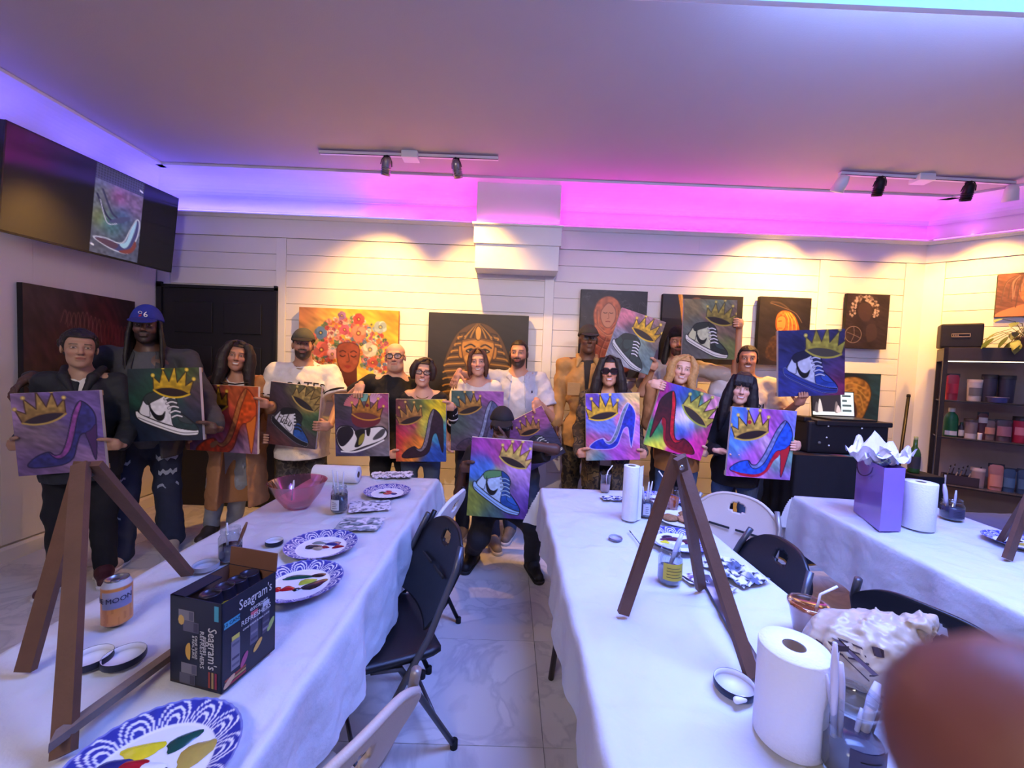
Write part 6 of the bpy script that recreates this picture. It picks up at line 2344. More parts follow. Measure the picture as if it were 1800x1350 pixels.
# ================================================================== television on the left wall
def tv():
 TL, TR, BL = np.array([-3.195, 2.565, 2.915]), np.array([-3.120, 3.775, 2.935]), np.array([-3.278, 2.575, 2.235])
 u, v = norm(TR - TL), norm(BL - TL)
 v = norm(v - u * (u @ v))
 n = norm(np.cross(v, u))
 W_, H_ = 1.21, .685
 root = empty('television', TL + u * W_ / 2 + v * H_ - n * .05, 'wall-mounted flat television, mostly dark, showing a heel painting', 'television')
 R = np.stack([u, n, -v], 1)
 T = TL
 MB().box((0, -.045, -H_), (W_, -.004, 0), .004, R=R, T=T).build('casing', mat('tv_plastic', (18, 18, 20), .4), root)
 fr_ = MB()
 for lo, hi in (((0, -.006, -.008), (W_, .001, 0)), ((0, -.006, -H_), (W_, .001, -H_ + .014)), ((0, -.006, -H_), (.008, .001, 0)), ((W_ - .008, -.006, -H_), (W_, .001, 0))):
  fr_.box(lo, hi, 0, R=R, T=T)
 fr_.build('bezel', mat('tv_bezel', (14, 14, 16), .3), root)
 A = Art(H_ / W_, 180, seed=5)
 A.base((13, 11, 16))
 n_ = vnoise(A.x, A.y, 3, 3)
 x0, x1 = .425, .735
 mk = (A.x > x0) & (A.x < x1)
 X = (A.x - x0) / (x1 - x0)
 Yy = A.y / A.H
 pc = np.zeros_like(A.c)
 pc[:] = (104, 112, 136)
 for (cx, cy, r, col) in ((.1, .3, .3, (120, 128, 140)), (.55, .30, .22, (176, 96, 170)), (.8, .3, .3, (150, 120, 170)), (.15, .60, .2, (150, 156, 90)), (.4, .65, .25, (86, 140, 140)), (.6, .5, .2, (84, 110, 160)), (.8, .85, .3, (92, 98, 120)), (.2, .92, .3, (100, 104, 120))):
  w_ = np.exp(-(((X - cx) / r) ** 2 + ((Yy - cy) / (r * .6)) ** 2))[..., None]
  pc = pc * (1 - w_) + np.array(col) * w_
 pc = pc * (1 + .35 * (vnoise(A.x, A.y, 60, 4) - .5))[..., None]
 top = Yy < .17
 pc[top] = (58, 60, 78)
 grid = top & (((np.floor(A.x * 180) % 3) == 0) | ((np.floor(A.y * 180) % 3) == 0))
 pc[grid] = (84, 86, 108)
 A.c = np.where(mk[..., None], pc * .8, A.c)
 A.place(.575, .0, 1.0)
 A.line([(-.13, .19), (-.07, .30), (-.03, .33)], .012, (40, 42, 70))
 A.line([(-.10, .15), (-.04, .27), (.0, .30)], .012, (52, 54, 84))
 A.fill([(-.05, .345), (.0, .30), (.07, .27), (.08, .285), (.02, .33)], (70, 76, 110))
 A.line([(-.11, .22), (-.06, .35), (.0, .34)], .006, (180, 184, 200))
 A.fill([(-.13, .47), (-.06, .455), (.02, .465), (.06, .44), (.09, .36), (.13, .27), (.15, .29), (.145, .38), (.11, .48), (.08, .52), (-.02, .515)], (64, 66, 110), outline=(190, 196, 206), ow=.008)
 A.fill([(-.12, .472), (-.06, .46), (.02, .475), (.0, .51), (-.06, .50)], (84, 60, 76))
 A.fill([(.03, .47), (.07, .44), (.10, .34), (.13, .28), (.12, .36), (.09, .46), (.06, .49)], (150, 190, 206))
 A.fill([(.10, .48), (.13, .42), (.14, .46), (.11, .51), (.06, .525), (.03, .515)], (120, 60, 56))
 A.line([(.135, .06), (.15, .065)], .01, (230, 230, 235), smooth=False)
 A.line([(-.14, .515), (-.13, .518)], .012, (230, 230, 235), smooth=False)
 picture_plane('screen', TL + u * .008 + v * .008, TR - u * .008 + v * .008, TL + u * .008 + v * (H_ - .014), A, vmat('screen_glow', .12, emit=0.55), root, .0005)
 MB().bar(TL + u * .6 + v * .34 - n * .04, np.array([LX + .03, 3.17, 2.60]), .10, .10).build('wall_bracket', dark_metal, root)


tv()

# ================================================================== tables and cloths
cloth_white = mat('white_table_cover', (208, 208, 212), 0.55, noise=0.03, scale=6, bump=0.7, bscale=40)
TZ = 0.742


def folding_table(org, ang, W_, L_, label, extra_legs=()):
 """org: far left corner; table runs L_ towards the camera"""
 root = empty('folding_table', (org[0], org[1], 0), label, 'table')
 R = rotz(ang)
 at2 = lambda x, y, z: np.array([org[0], org[1], 0]) + R @ np.array([x, -y, z])
 top = mat('table_plastic', (190, 188, 182), .6, bump=.1)
 MB().box((0, -L_, TZ - .062), (W_, 0, TZ - .026), .008, R=R, T=(org[0], org[1], 0)).build('tabletop', top, root)
 lm = mat('table_leg_steel', (74, 66, 64), .45, .5)
 for y in (.62, L_ - .45):
  for x in (.09, W_ - .09):
   sx = -.07 if x < .2 else .07
   MB().tube([at2(x, y, TZ - .045), at2(x + sx * .4, y, .40), at2(x + sx, y + .0, .0)], .0135, 10).build('leg', lm, root)
  MB().tube([at2(.06, y, .40), at2(W_ - .06, y, .40)], .009, 8).build('leg_crossbar', lm, root)
  MB().tube([at2(W_ / 2, y, .40), at2(W_ / 2, y + (.35 if y < 1 else -.35), TZ - .05)], .008, 8).build('leg_brace', lm, root)
 return at2


def tablecloth(at2, W_, L_, dx0, dx1, dy0, label, seed, amp=1.0, bunch=None):
 """cloth over a table: drops dx0 (left), dx1 (right), dy0 (far end)"""
 g = .016
 us = np.arange(-dx0, W_ + dx1 + g * .5, g)
 vs = np.arange(-dy0, L_ + .12, g)
 Uu, Vv = np.meshgrid(us, vs)
 du = np.where(Uu < 0, -Uu, np.where(Uu > W_, Uu - W_, 0))
 sgn = np.where(Uu < 0, -1.0, 1.0)
 dv = np.where(Vv < 0, -Vv, 0)
 # ragged hem
 P2 = np.stack([Uu, Vv, 0 * Uu], -1)
 nz = .0045 * wob(P2, 24, seed) + .003 * wob(P2, 57, seed + 2) + .010 * np.maximum(wob(P2, 9, seed + 5), 0) ** 2
 # pressed creases
 for k_ in range(1, 6):
  yk = L_ * k_ / 6
  nz += .006 * np.exp(-((Vv - yk - .01 * np.sin(Uu * 9 + k_)) / .008) ** 2)
 nz += .005 * np.exp(-((Uu - W_ * .5 - .012 * np.sin(Vv * 3)) / .008) ** 2)
 nz = np.minimum(nz - .009, .0005)
 if bunch:
  for (bu, bv, br, bh) in bunch:
   d2 = ((Uu - bu) ** 2 + (Vv - bv) ** 2) / br ** 2
   nz += bh * np.exp(-d2) * (.65 + .35 * wob(P2, 45, seed + 7))
 hang = np.maximum(du, dv)
 lo = np.minimum(du, dv)
 fold = .014 * np.sin(Vv * 13 + 1.5 * np.sin(Vv * 4 + seed)) + .008 * np.sin(Vv * 31 + seed) + .004 * wob(P2, 60, seed)
 foldx = .010 * np.sin(Uu * 15 + seed) + .006 * np.sin(Uu * 37)
 rr = .02
 ox = np.where(du > 0, rr * np.tanh(du / rr) + np.clip(du / .15, 0, 1) * fold * amp + .05 * du, 0)
 oy = np.where(dv > 0, rr * np.tanh(dv / rr) + np.clip(dv / .15, 0, 1) * foldx * amp + .05 * dv, 0)
 corner = (du > 0) & (dv > 0)
 ox = np.where(corner & (dv >= du), ox + .35 * lo, ox)
 oy = np.where(corner & (du > dv), oy + .35 * lo, oy)
 X = np.clip(Uu, 0, W_) + sgn * ox
 Yv = np.clip(Vv, 0, L_ + 1) - oy
 Z = TZ + .003 + np.where(hang > 0, -np.maximum(hang - .012, 0) - .004 * np.clip(hang / .012, 0, 1), nz * (.4 + .6 * amp))
 Z = np.where(hang > 0, Z + .02 * np.sin(Vv * 5 + Uu * 3 + seed) * np.clip(hang / .2, 0, 1), Z)
 V = np.stack([X, Yv, Z], -1).reshape(-1, 3)
 p0 = at2(0, 0, 0)
 ex, ey = at2(1, 0, 0) - p0, at2(0, 1, 0) - p0
 Wp = p0 + np.outer(V[:, 0], ex) + np.outer(V[:, 1], ey) + np.outer(V[:, 2], UP)
 ny, nx = Uu.shape
 i = np.arange(ny - 1)[:, None] * nx + np.arange(nx - 1)[None, :]
 F = np.stack([i, i + nx, i + nx + 1, i + 1], -1).reshape(-1, 4)
 o = np_mesh('tablecloth', Wp, F, cloth_white)
 tag(o, label, 'tablecloth')
 return o


T1 = folding_table((-1.228, 2.60), 0, .765, 2.44, 'long folding table at the left under a crumpled white cover')
tablecloth(T1, .765, 2.44, .24, .27, .22, 'white cover on the left table with the drinks carton', 2, 1.1, bunch=[(.16, .12, .07, .07), (.72, 1.72, .05, .015), (.1, 2.1, .12, .02), (.30, .10, .07, .03)])
T2 = folding_table((.235, 2.48), 0, .755, 2.44, 'long folding table in the middle under a white cover')
tablecloth(T2, .755, 2.44, .21, .24, .25, 'white cover on the middle table with the paper towel rolls', 5, .9)
T3 = folding_table((1.87, 2.50), math.radians(-5), .765, 2.0, 'long folding table at the right under a white cover')
tablecloth(T3, .765, 2.0, .33, .25, .25, 'white cover on the right table with the gift bag', 9, .6)

# ================================================================== folding chairs
def folding_chair(loc, face, style, label):
 """loc: floor point midway between the rear feet; face: direction the sitter looks"""
 f = norm([face[0], face[1], 0])
 s_ = np.array([f[1], -f[0], 0])
 o = np.array([loc[0], loc[1], 0.0])
 Q = lambda x, y, z: o + f * x + s_ * y + UP * z
 root = empty('folding_chair', o, label, 'chair')
 pl, mt = {'black': (mat('black_plastic', (24, 24, 30), .4, bump=.15, bscale=300), mat('grey_steel', (92, 92, 98), .4, .7)),
              'white': (mat('white_plastic', (222, 218, 216), .45, bump=.15, bscale=300), mat('black_steel', (30, 30, 34), .4, .5)),
              'beige': (mat('beige_plastic', (196, 178, 164), .45, bump=.15, bscale=300), mat('beige_steel', (150, 140, 134), .4, .5))}[style]
 hw = .225
 for y in (-hw, hw):
  MB().tube([Q(-.025, y * .86, .80), Q(.005, y * .96, .72), Q(.105, y, .50), Q(.17, y, .40), Q(.40, y, .012)], .0125, 10).build('front_leg', mt, root)
  MB().tube([Q(.30, y * .88, .425), Q(.20, y * .88, .40), Q(-.02, y * .88, .012)], .0115, 10).build('rear_leg', mt, root)
  for x, yy in ((.40, y), (-.02, y * .88)):
   MB().tube([Q(x, yy, 0), Q(x, yy, .03)], .0155, 10).build('foot_cap', mat('rubber', (20, 20, 20), .8), root)
 MB().tube([Q(.345, -hw, .11), Q(.345, hw, .11)], .008, 8).build('front_crossbar', mt, root)
 MB().tube([Q(.045, -hw * .88, .12), Q(.045, hw * .88, .12)], .008, 8).build('rear_crossbar', mt, root)
 # seat pan
 n1, n2 = 12, 14
 vs, fs = [], []
 for k_, dz in ((0, 0), (1, -.022)):
  for i in range(n1):
   for j in range(n2):
    a, b_ = i / (n1 - 1) * 2 - 1, j / (n2 - 1) * 2 - 1
    ww = .205 + .012 * (1 - a) / 2
    rx = .19 * (np.sign(a) * (1 - (1 - abs(a)) ** 1.0))
    yy = b_ * ww * (1 - .10 * max(abs(a) - .75, 0) * 4)
    zz = .445 - .018 * (1 - a * a) * (1 - b_ * b_) + dz - .02 * max(a - .7, 0) * 2 + .012 * a
    vs.append(Q(.235 + rx, yy, zz))
 idx = lambda k_, i, j: k_ * n1 * n2 + i * n2 + j
 for i in range(n1 - 1):
  for j in range(n2 - 1):
   fs.append((idx(0, i, j), idx(0, i + 1, j), idx(0, i + 1, j + 1), idx(0, i, j + 1)))
   fs.append((idx(1, i, j), idx(1, i, j + 1), idx(1, i + 1, j + 1), idx(1, i + 1, j)))
 for i in range(n1 - 1):
  for j in (0, n2 - 1):
   fs.append((idx(0, i, j), idx(1, i, j), idx(1, i + 1, j), idx(0, i + 1, j)))
 for j in range(n2 - 1):
  for i in (0, n1 - 1):
   fs.append((idx(0, i, j), idx(0, i, j + 1), idx(1, i, j + 1), idx(1, i, j)))
 mesh_obj('seat', vs, fs, pl, root, True)
 # back panel with a hand hole near the top, curved round the sitter
 n1, n2 = 40, 48
 vs, fs = [], []
 ok = {}
 hole = lambda a, b_: ((a - .80) / .085) ** 2 + (b_ / .20) ** 2 < 1
 grid = {}
 for k_ in (0, 1):
  for i in range(n1):
   for j in range(n2):
    a, b_ = i / (n1 - 1), j / (n2 - 1) * 2 - 1
    ww = .215 * (1 - .28 * max(a - .72, 0) ** 2 / .0784 * .9) * (1 - .18 * max(.25 - a, 0) / .25)
    z = .50 + .325 * a - .045 * (abs(b_) ** 3) * max(a - .4, 0) / .6 + .03 * (b_ * b_) * (1 - a) * 0
    x = .110 - .145 * a - .028 * (1 - b_ * b_) - .012 * math.sin(a * 3.14) + (.0 if k_ == 0 else -.014)
    grid[k_, i, j] = len(vs)
    vs.append(Q(x, b_ * ww, z))
 def quad(i, j):
  a, b_ = (i + .5) / (n1 - 1), (j + .5) / (n2 - 1) * 2 - 1
  return not hole(a, b_)
 for i in range(n1 - 1):
  for j in range(n2 - 1):
   if quad(i, j):
    fs.append((grid[0, i, j], grid[0, i, j + 1], grid[0, i + 1, j + 1], grid[0, i + 1, j]))
    fs.append((grid[1, i, j], grid[1, i + 1, j], grid[1, i + 1, j + 1], grid[1, i, j + 1]))
    for (di, dj, e0, e1) in ((-1, 0, (i, j), (i, j + 1)), (1, 0, (i + 1, j + 1), (i + 1, j)), (0, -1, (i + 1, j), (i, j)), (0, 1, (i, j + 1), (i + 1, j + 1))):
     ii, jj = i + di, j + dj
     if not (0 <= ii < n1 - 1 and 0 <= jj < n2 - 1 and quad(ii, jj)):
      fs.append((grid[0, *e0], grid[1, *e0], grid[1, *e1], grid[0, *e1]))
 mesh_obj('backrest', vs, fs, pl, root, True)
 if style != 'black':
  rim = [Q(.110 - .145 * a - .028 * (1 - b_ * b_) - .007, b_ * .215 * (1 - .28 * max(a - .72, 0) ** 2 / .0784 * .9) * (1 - .18 * max(.25 - a, 0) / .25), .50 + .325 * a - .045 * abs(b_) ** 3 * max(a - .4, 0) / .6)
               for a, b_ in [(t, -1) for t in np.linspace(0, 1, 8)] + [(1, t) for t in np.linspace(-.9, .9, 11)] + [(t, 1) for t in np.linspace(1, 0, 8)]]
  MB().tube(rim, .010, 8).build('backrest_rim', pl, root)
 for y in (-.07, .07):
  MB().box((-.055, -.004, -.006), (.055, .004, .006), .003, R=np.stack([s_, f, UP], 1), T=Q(.018, y * 1.0, .655)).build('backrest_slot', mat('slot_dark', (40, 38, 40), .7), root)
 return root


folding_chair((-.28, 1.66), (-.86, -.50), 'black', 'black folding chair with grey legs drawn up to the left table')
folding_chair((-.31, 2.07), (-.97, .24), 'white', 'white folding chair with black legs behind the black one at the left table')
folding_chair((-.30, .72), (-.88, .47), 'beige', 'beige folding chair nearest the camera at the left table')
folding_chair((1.10, 1.60), (-1, .05), 'black', 'black folding chair pushed up to the right side of the middle table')
folding_chair((1.27, 2.16), (-.75, -.66), 'beige', 'beige folding chair behind the black one at the middle table')
folding_chair((1.36, 1.20), (.9, .42), 'black', 'black folding chair in front of the right table, mostly hidden')

# ================================================================== easels
wood = mat('dark_stained_wood', (98, 66, 48), .55, noise=.3, scale=18, bump=.2, bscale=90)
worn = mat('worn_wood', (120, 104, 96), .7, noise=.35, scale=25, bump=.3, bscale=90)


def easel(apex, feet, label, w_=.034):
 root = empty('tabletop_easel', np.mean(feet, 0), label, 'easel')
 ap = np.array(apex)
 for k_, ft in enumerate(feet):
  d = norm(np.array(ft) - ap)
  tp = ap + np.array([(-.012, .0, .014)[k_], (.0, -.014, .014)[k_], 0]) - d * .02
  MB().bar(tp, np.array(ft) + np.array([0, 0, .006]), w_, .017, up=(0.15, -1, .3)).build('leg', wood, root)
 MB().lathe([(0, -.024), (.008, -.024), (.008, .024), (0, .024)], ap - np.array([0, 0, .012]), 10, rotx(math.pi / 2)).build('bolt', mat('bolt_steel', (170, 160, 150), .3, .9), root)
 return root


ZC = TZ + .004
easel(at(152, 826, 1.0), [onz(45, 1183, ZC), onz(112, 1333, ZC), onz(330, 1012, ZC)], 'brown wooden tripod easel on the left table')
easel(at(1193, 812, 1.2), [onz(1095, 1082, ZC), onz(1232, 1037, ZC), onz(1322, 1195, ZC)], 'brown wooden tripod easel on the middle table')
ea = onz(1770, 985, ZC)
easel(ea + np.array([.16, .03, .42]), [ea, ea + np.array([.22, .20, 0]), ea + np.array([.34, -.05, 0])], 'brown wooden tripod easel at the edge of the right table')
a_, b_ = onz(74, 1316, ZC + .045), onz(345, 1118, ZC + .012)
mb = MB().bar(a_, b_, .022, .016)
d_ = norm(b_ - a_)
mb.v[0], mb.v[3] = mb.v[0] + d_ * .03, mb.v[3] + d_ * .03
tag(mb.build('wooden_stick', worn), 'worn pointed wooden stick lying in front of the left easel', 'stick')
a_, b_ = onz(1238, 1012, ZC + .006), onz(1338, 1188, ZC + .006)
A = Art(.06, 160, seed=21)
A.patches([(.1, .5, .1, (40, 44, 60)), (.3, .5, .1, (120, 110, 120)), (.45, .5, .08, (30, 34, 52)), (.6, .5, .1, (70, 76, 100)), (.8, .5, .1, (34, 36, 50)), (.95, .5, .1, (150, 140, 140))], .2, 1.2)
mb = MB().bar(a_, b_, .034, .01)
so = tag(mb.build('paint_stirrer', mat('painted_stick', (50, 52, 66), .6)), 'flat paint-smeared stick lying under the middle easel', 'stick')
dd = norm(b_ - a_)
nn = norm(np.cross(dd, UP))
picture_plane('paint_smears', a_ - nn * .017 + UP * .0056, b_ - nn * .017 + UP * .0056, a_ + nn * .017 + UP * .0056, A, art_mat, so)

# ================================================================== paper plates with paint
BLUE, PW = (44, 52, 150), (232, 230, 236)


def plate(c, r, label, dabs, seed, ang=0.0, sx=1.0, plain=False):
 n, m_ = 240, 54
 prof = []
 for k_ in range(m_):
  t = k_ / (m_ - 1)
  z = 0 if t < .66 else .018 * ((t - .66) / .34) ** .8
  prof.append((t * r, z + .002))
 V, C = [], []
 for k_, (rad, z) in enumerate(prof):
  t = k_ / (m_ - 1)
  for j in range(n):
   a = 2 * math.pi * j / n
   V.append((rad * math.cos(a) * sx, rad * math.sin(a), z + .0012 * math.sin(a * 40) * max(t - .7, 0) * 3))
   col = PW
   if t > .68 and not plain:
    col = BLUE
    q = (a * 12 / (2 * math.pi) + .37 * (seed % 3)) % 1 - .5
    rr = math.hypot(q * 1.1, (t - .66) * 1.5)
    if abs(rr - .22) < .030 or abs(rr - .36) < .030 or abs(rr - .50) < .026:
     col = PW
    if t > .975:
     col = (120, 126, 190)
   C.append(lin(col))
 F = []
 for k_ in range(m_ - 1):
  for j in range(n):
   F.append((k_ * n + j, (k_ + 1) * n + j, (k_ + 1) * n + (j + 1) % n, k_ * n + (j + 1) % n))
 V = np.array(V) @ rotz(ang).T + np.array(c)
 root = empty('paper_plate', c, label, 'plate')
 o = np_mesh('plate_dish', V, np.array(F), vmat('paper_plate_print', .45), root)
 set_cols(o, np.array(C))
 rs = np.random.RandomState(seed)
 for (x, y, rx, ry, an, col) in dabs:
  nn_ = 18
  vs = [np.array(c) + np.array([x * r * sx, y * r, .0085])]
  ca, sa = math.cos(an), math.sin(an)
  for ring_, hh in ((.55, .0075), (1.0, .0028)):
   for j in range(nn_):
    a = 2 * math.pi * j / nn_
    w_ = ring_ * (1 + .16 * math.sin(3 * a + x * 20) + .10 * rs.rand())
    px_, py_ = rx * r * w_ * math.cos(a), ry * r * w_ * math.sin(a)
    vs.append(np.array(c) + np.array([x * r * sx + px_ * ca - py_ * sa, y * r + px_ * sa + py_ * ca, hh]))
  fs = [(0, 1 + j, 1 + (j + 1) % nn_) for j in range(nn_)] + [(1 + j, 1 + nn_ + j, 1 + nn_ + (j + 1) % nn_, 1 + (j + 1) % nn_) for j in range(nn_)]
  mesh_obj('paint_dab', vs, fs, mat('wet_paint_%d_%d_%d' % col, col, .22, coat=.4, noise=.2, scale=60), root, True)
 return root


GRN, YEL, RED, BLU, OCH, WHT, BLK, VIO = (18, 70, 60), (224, 206, 40), (170, 22, 36), (34, 40, 110), (176, 152, 70), (238, 238, 240), (26, 22, 30), (70, 30, 60)
plate(onz(262, 1358, ZC), .140, 'large blue patterned paper plate with fresh paint at the front left', [(.1, .42, .20, .11, .9, GRN), (-.32, .26, .24, .12, .25, YEL), (-.28, .02, .17, .13, .3, RED), (.42, .26, .24, .16, .9, OCH), (-.52, .0, .22, .13, .6, BLU), (.0, .02, .16, .10, 0, WHT), (.12, -.16, .05, .03, .8, BLK), (.2, .0, .05, .03, .8, BLK)], 1, .3)
plate(onz(527, 1028, ZC), .135, 'blue patterned paper plate with green and black paint beside the carton', [(-.2, .30, .36, .10, .25, GRN), (.12, .12, .20, .12, .6, (180, 190, 60)), (.36, .0, .30, .14, .9, BLK), (-.18, -.22, .16, .11, .2, RED), (-.42, -.28, .11, .10, .2, RED), (.26, .42, .18, .08, .3, (50, 30, 30)), (.05, -.25, .09, .05, .6, BLK)], 2, .1)
plate(onz(565, 963, ZC), .135, 'blue patterned paper plate with navy and red paint behind the other plates', [(.25, .25, .22, .12, .2, BLU), (.10, .0, .12, .08, 0, (120, 24, 40)), (.46, .06, .16, .09, .4, (130, 26, 40)), (-.26, .0, .22, .13, .2, (40, 40, 52)), (-.20, .26, .2, .08, 0, (120, 130, 130)), (-.06, -.1, .16, .10, 0, (150, 140, 120)), (-.05, .36, .24, .08, .1, (206, 208, 220))], 3)
plate(onz(681, 868, ZC), .130, 'blue patterned paper plate with red paint at the far end of the left table', [(.05, .0, .26, .14, .2, (150, 20, 44)), (-.22, .06, .18, .10, 0, (40, 60, 50)), (.3, -.05, .14, .1, .3, BLU), (-.02, .25, .14, .07, 0, (170, 40, 60))], 4)
plate(onz(1190, 954, ZC), .135, 'paint-covered blue patterned plate behind the yellow-labelled jar', [(-.4, -.02, .14, .12, 0, YEL), (-.1, .22, .34, .16, .1, VIO), (.34, .06, .26, .20, .5, (60, 30, 44)), (.0, -.12, .26, .12, .2, WHT), (.2, -.30, .3, .12, .1, (150, 170, 220)), (-.2, .40, .2, .08, .3, (40, 24, 50))], 5)
plate(onz(1160, 880, ZC), .120, 'blue patterned paper plate at the far end of the middle table', [(.1, .0, .3, .14, .2, (40, 34, 60)), (-.3, .1, .2, .12, 0, (34, 40, 90)), (.3, .2, .2, .1, 0, (190, 190, 210))], 6)
plate(onz(1796, 958, ZC), .130, 'blue patterned paper plate with yellow paint on the right table', [(.0, .0, .22, .12, 0, (190, 170, 60)), (-.35, .1, .2, .12, .2, BLU), (.2, .3, .2, .1, .2, (60, 30, 50))], 7)

# ================================================================== jars, brushes, lids, cups
glass = glassy('clear_glass', (232, 238, 240), .06)
murky = mat('murky_water', (62, 62, 78), .15)


def jar(c, r, h, label, water=.6, lab=None, lab_col=(210, 208, 206), wm=None, text=None, tcol=(40, 40, 50)):
 c = np.array(c)
 root = empty('glass_jar', c, label, 'jar')
 prof = [(0, .003), (r * .9, .003), (r, .012), (r, h * .70), (r * .80, h * .82), (r * .80, h * .86), (r * .86, h * .87), (r * .86, h * .90), (r * .80, h * .91), (r * .82, h)]
 MB().lathe(prof, c, 26).build('jar_glass', glass, root)
 if water:
  MB().lathe([(0, .006), (r * .86, .006), (r * .95, .014), (r * .95, h * water), (0, h * water)], c, 24).build('rinse_water', wm or murky, root)
 if lab:
  z0, z1, a0, a1 = lab
  vs, fs = [], []
  aa = np.linspace(a0, a1, 13)
  for a in aa:
   for z in (h * z0, h * z1):
    vs.append(c + np.array([(r + .0012) * math.cos(a), (r + .0012) * math.sin(a), z]))
  fs = [(2 * k_, 2 * k_ + 2, 2 * k_ + 3, 2 * k_ + 1) for k_ in range(12)]
  mesh_obj('paper_label', vs, fs, mat('label_%d_%d_%d' % lab_col, lab_col, .6), root, True)
  for q in range(4):
   zz = h * (z0 + (z1 - z0) * (.2 + .18 * q))
   pts = [c + np.array([(r + .002) * math.cos(a), (r + .002) * math.sin(a), zz]) for a in np.linspace(a0 + .3, a0 + (a1 - a0) * (.8 - .1 * (q % 2)), 8)]
   MB().tube(pts, .0009, 4).build('label_print', mat('ink_%d_%d_%d' % tcol, tcol, .7), root)
 return root


def brush(a, b_, label, col=(214, 208, 214), r=.0045, tip=None, flat=False):
 a, b_ = np.array(a, float), np.array(b_, float)
 root = empty('paint_brush', a, label, 'brush')
 d = b_ - a
 MB().tube([a + d * .25, a + d * .55, a + d * .8, b_], [r * .75, r, r * 1.1, r * .6], 8).build('handle', mat('brush_%d_%d_%d' % col, col, .35), root)
 MB().tube([a + d * .12, a + d * .25], [r * 1.0, r * .8], 8).build('ferrule', steel, root)
 MB().tube([a, a + d * .06, a + d * .12], [r * .3, r * 1.1, r], 8).build('bristles', mat('bristle', (70, 54, 46), .8), root)
 return root


def lid(c, r, label, side=(26, 30, 48), inside=(216, 214, 222), h=.014):
 c = np.array(c)
 root = empty('jar_lid', c, label, 'lid')
 MB().lathe([(0, .0015), (r * .94, .0015), (r * .95, h), (r * .90, h + .001)][:2] + [(r * .93, .002), (r * .93, h), (r * .99, h + .001)], c, 30).build('lid_inside', mat('lid_in_%d_%d_%d' % inside, inside, .4), root)
 MB().lathe([(r, .0), (r + .001, h * .5), (r, h + .001), (r * .985, h + .002)], c, 30).build('lid_rim', mat('lid_side_%d_%d_%d' % side, side, .35), root)
 return root


def px_on(px, py, z=None):
 return onz(px, py, ZC if z is None else z)


jc = px_on(596, 898)
jar(jc, .040, .135, 'glass jar of dark rinse water beside the pink bowl', .60, (.12, .50, -2.3, -1.2), (200, 200, 206))
for dx, dy, px, py in ((-.012, 0, 584, 826), (0, .01, 592, 828), (.012, 0, 604, 829)):
 brush(jc + np.array([dx, dy, .012]), at(px, py, jc[1] + .01), 'pale brush handle leaning in the jar beside the pink bowl, %s' % {584: 'leftmost', 592: 'middle one', 604: 'rightmost'}[px])
jc = px_on(405, 983)
jar(jc, .038, .12, 'glass jar standing behind the drinks carton', .45)
brush(jc + np.array([-.01, 0, .012]), at(399, 919, jc[1]), 'pale brush standing in the jar behind the carton')
brush(jc + np.array([.012, 0, .012]), at(434, 918, jc[1] + .01), 'brown wooden brush leaning in the jar behind the carton', (120, 76, 50), .006)
jc = px_on(1134, 906)
jar(jc, .040, .10, 'glass jar of dark water next to the slim paper towel roll', .75, (.15, .72, -2.2, -1.3), (196, 196, 208), murky)
for px, py in ((1130, 855), (1141, 847), (1147, 846)):
 brush(jc + np.array([.0004 * (px - 1138), 0, .012]), at(px, py, jc[1]), 'pale brush in the jar next to the slim roll, %s' % {1130: 'the shortest', 1141: 'tall middle one', 1147: 'tall right one'}[px])
jc = px_on(1176, 1022)
jar(jc, .041, .125, 'glass jar with yellow label on the middle table', .42, (.18, .66, -2.5, -.5), (206, 190, 70), mat('grey_water', (120, 118, 140), .15))
brush(jc + np.array([-.012, 0, .02]), at(1199, 938, jc[1] + .03), 'thick white-handled brush in the yellow-labelled jar', (206, 204, 226), .009)
jc = px_on(1490, 1352)
jar(jc, .052, .155, 'large glass jar of brushes next to the big paper towel roll', .45, (.08, .52, -2.3, -.9), (60, 54, 76), mat('dark_water', (52, 48, 70), .15))
for i, (px, py, col, r_) in enumerate(((1468, 1130, (216, 206, 216), .006), (1478, 1165, (206, 196, 210), .007), (1452, 1185, (200, 196, 214), .005), (1515, 1245, (214, 206, 220), .004), (1543, 1200, (220, 212, 224), .009), (1548, 1236, (40, 36, 44), .004))):
 brush(jc + np.array([-.03 + .011 * i, .0, .015]), at(px, py, jc[1] - .02 + .012 * i), ('long pale brush leaning left in the big jar', 'second pale brush leaning left in the big jar', 'short pale brush at the left rim of the big jar', 'thin pale brush standing in the big jar', 'broad white brush handle leaning right in the big jar', 'black-tipped brush in the big jar')[i], col, r_)
jc = px_on(1672, 912)
jar(jc, .050, .115, 'glass jar of dark water on the right table', .62, (.15, .58, -2.6, -1.2), (64, 60, 84))
brush(jc + np.array([-.02, 0, .015]), at(1660, 851, jc[1]), 'broad pale brush leaning left in the jar on the right table', (206, 200, 214), .009)
brush(jc + np.array([.01, 0, .015]), at(1681, 862, jc[1]), 'thin pale brush leaning right in the jar on the right table', (200, 196, 208), .005)
brush(px_on(1106, 932, ZC + .005), px_on(1142, 978, ZC + .005), 'thin brush lying on the middle table left of the easel', (90, 84, 100), .0025)
brush(px_on(1226, 1028, ZC + .006), px_on(1196, 1011, ZC + .006), 'dark brush lying beside the yellow-labelled jar', (50, 44, 52), .004)
lid(px_on(160, 1163), .041, 'open jar lid half hidden by the left easel leg')
lid(px_on(218, 1160), .042, 'open jar lid beside the left easel, the outer of two')
lid(px_on(482, 956), .032, 'small open jar lid behind the drinks carton')
lid(px_on(362, 998), .040, 'clear lid lying behind the carton near the easel leg', (150, 150, 160), (190, 188, 196))
lid(px_on(1082, 947), .030, 'flat grey lid lying on the middle table', (120, 116, 140), (176, 172, 190), .006)
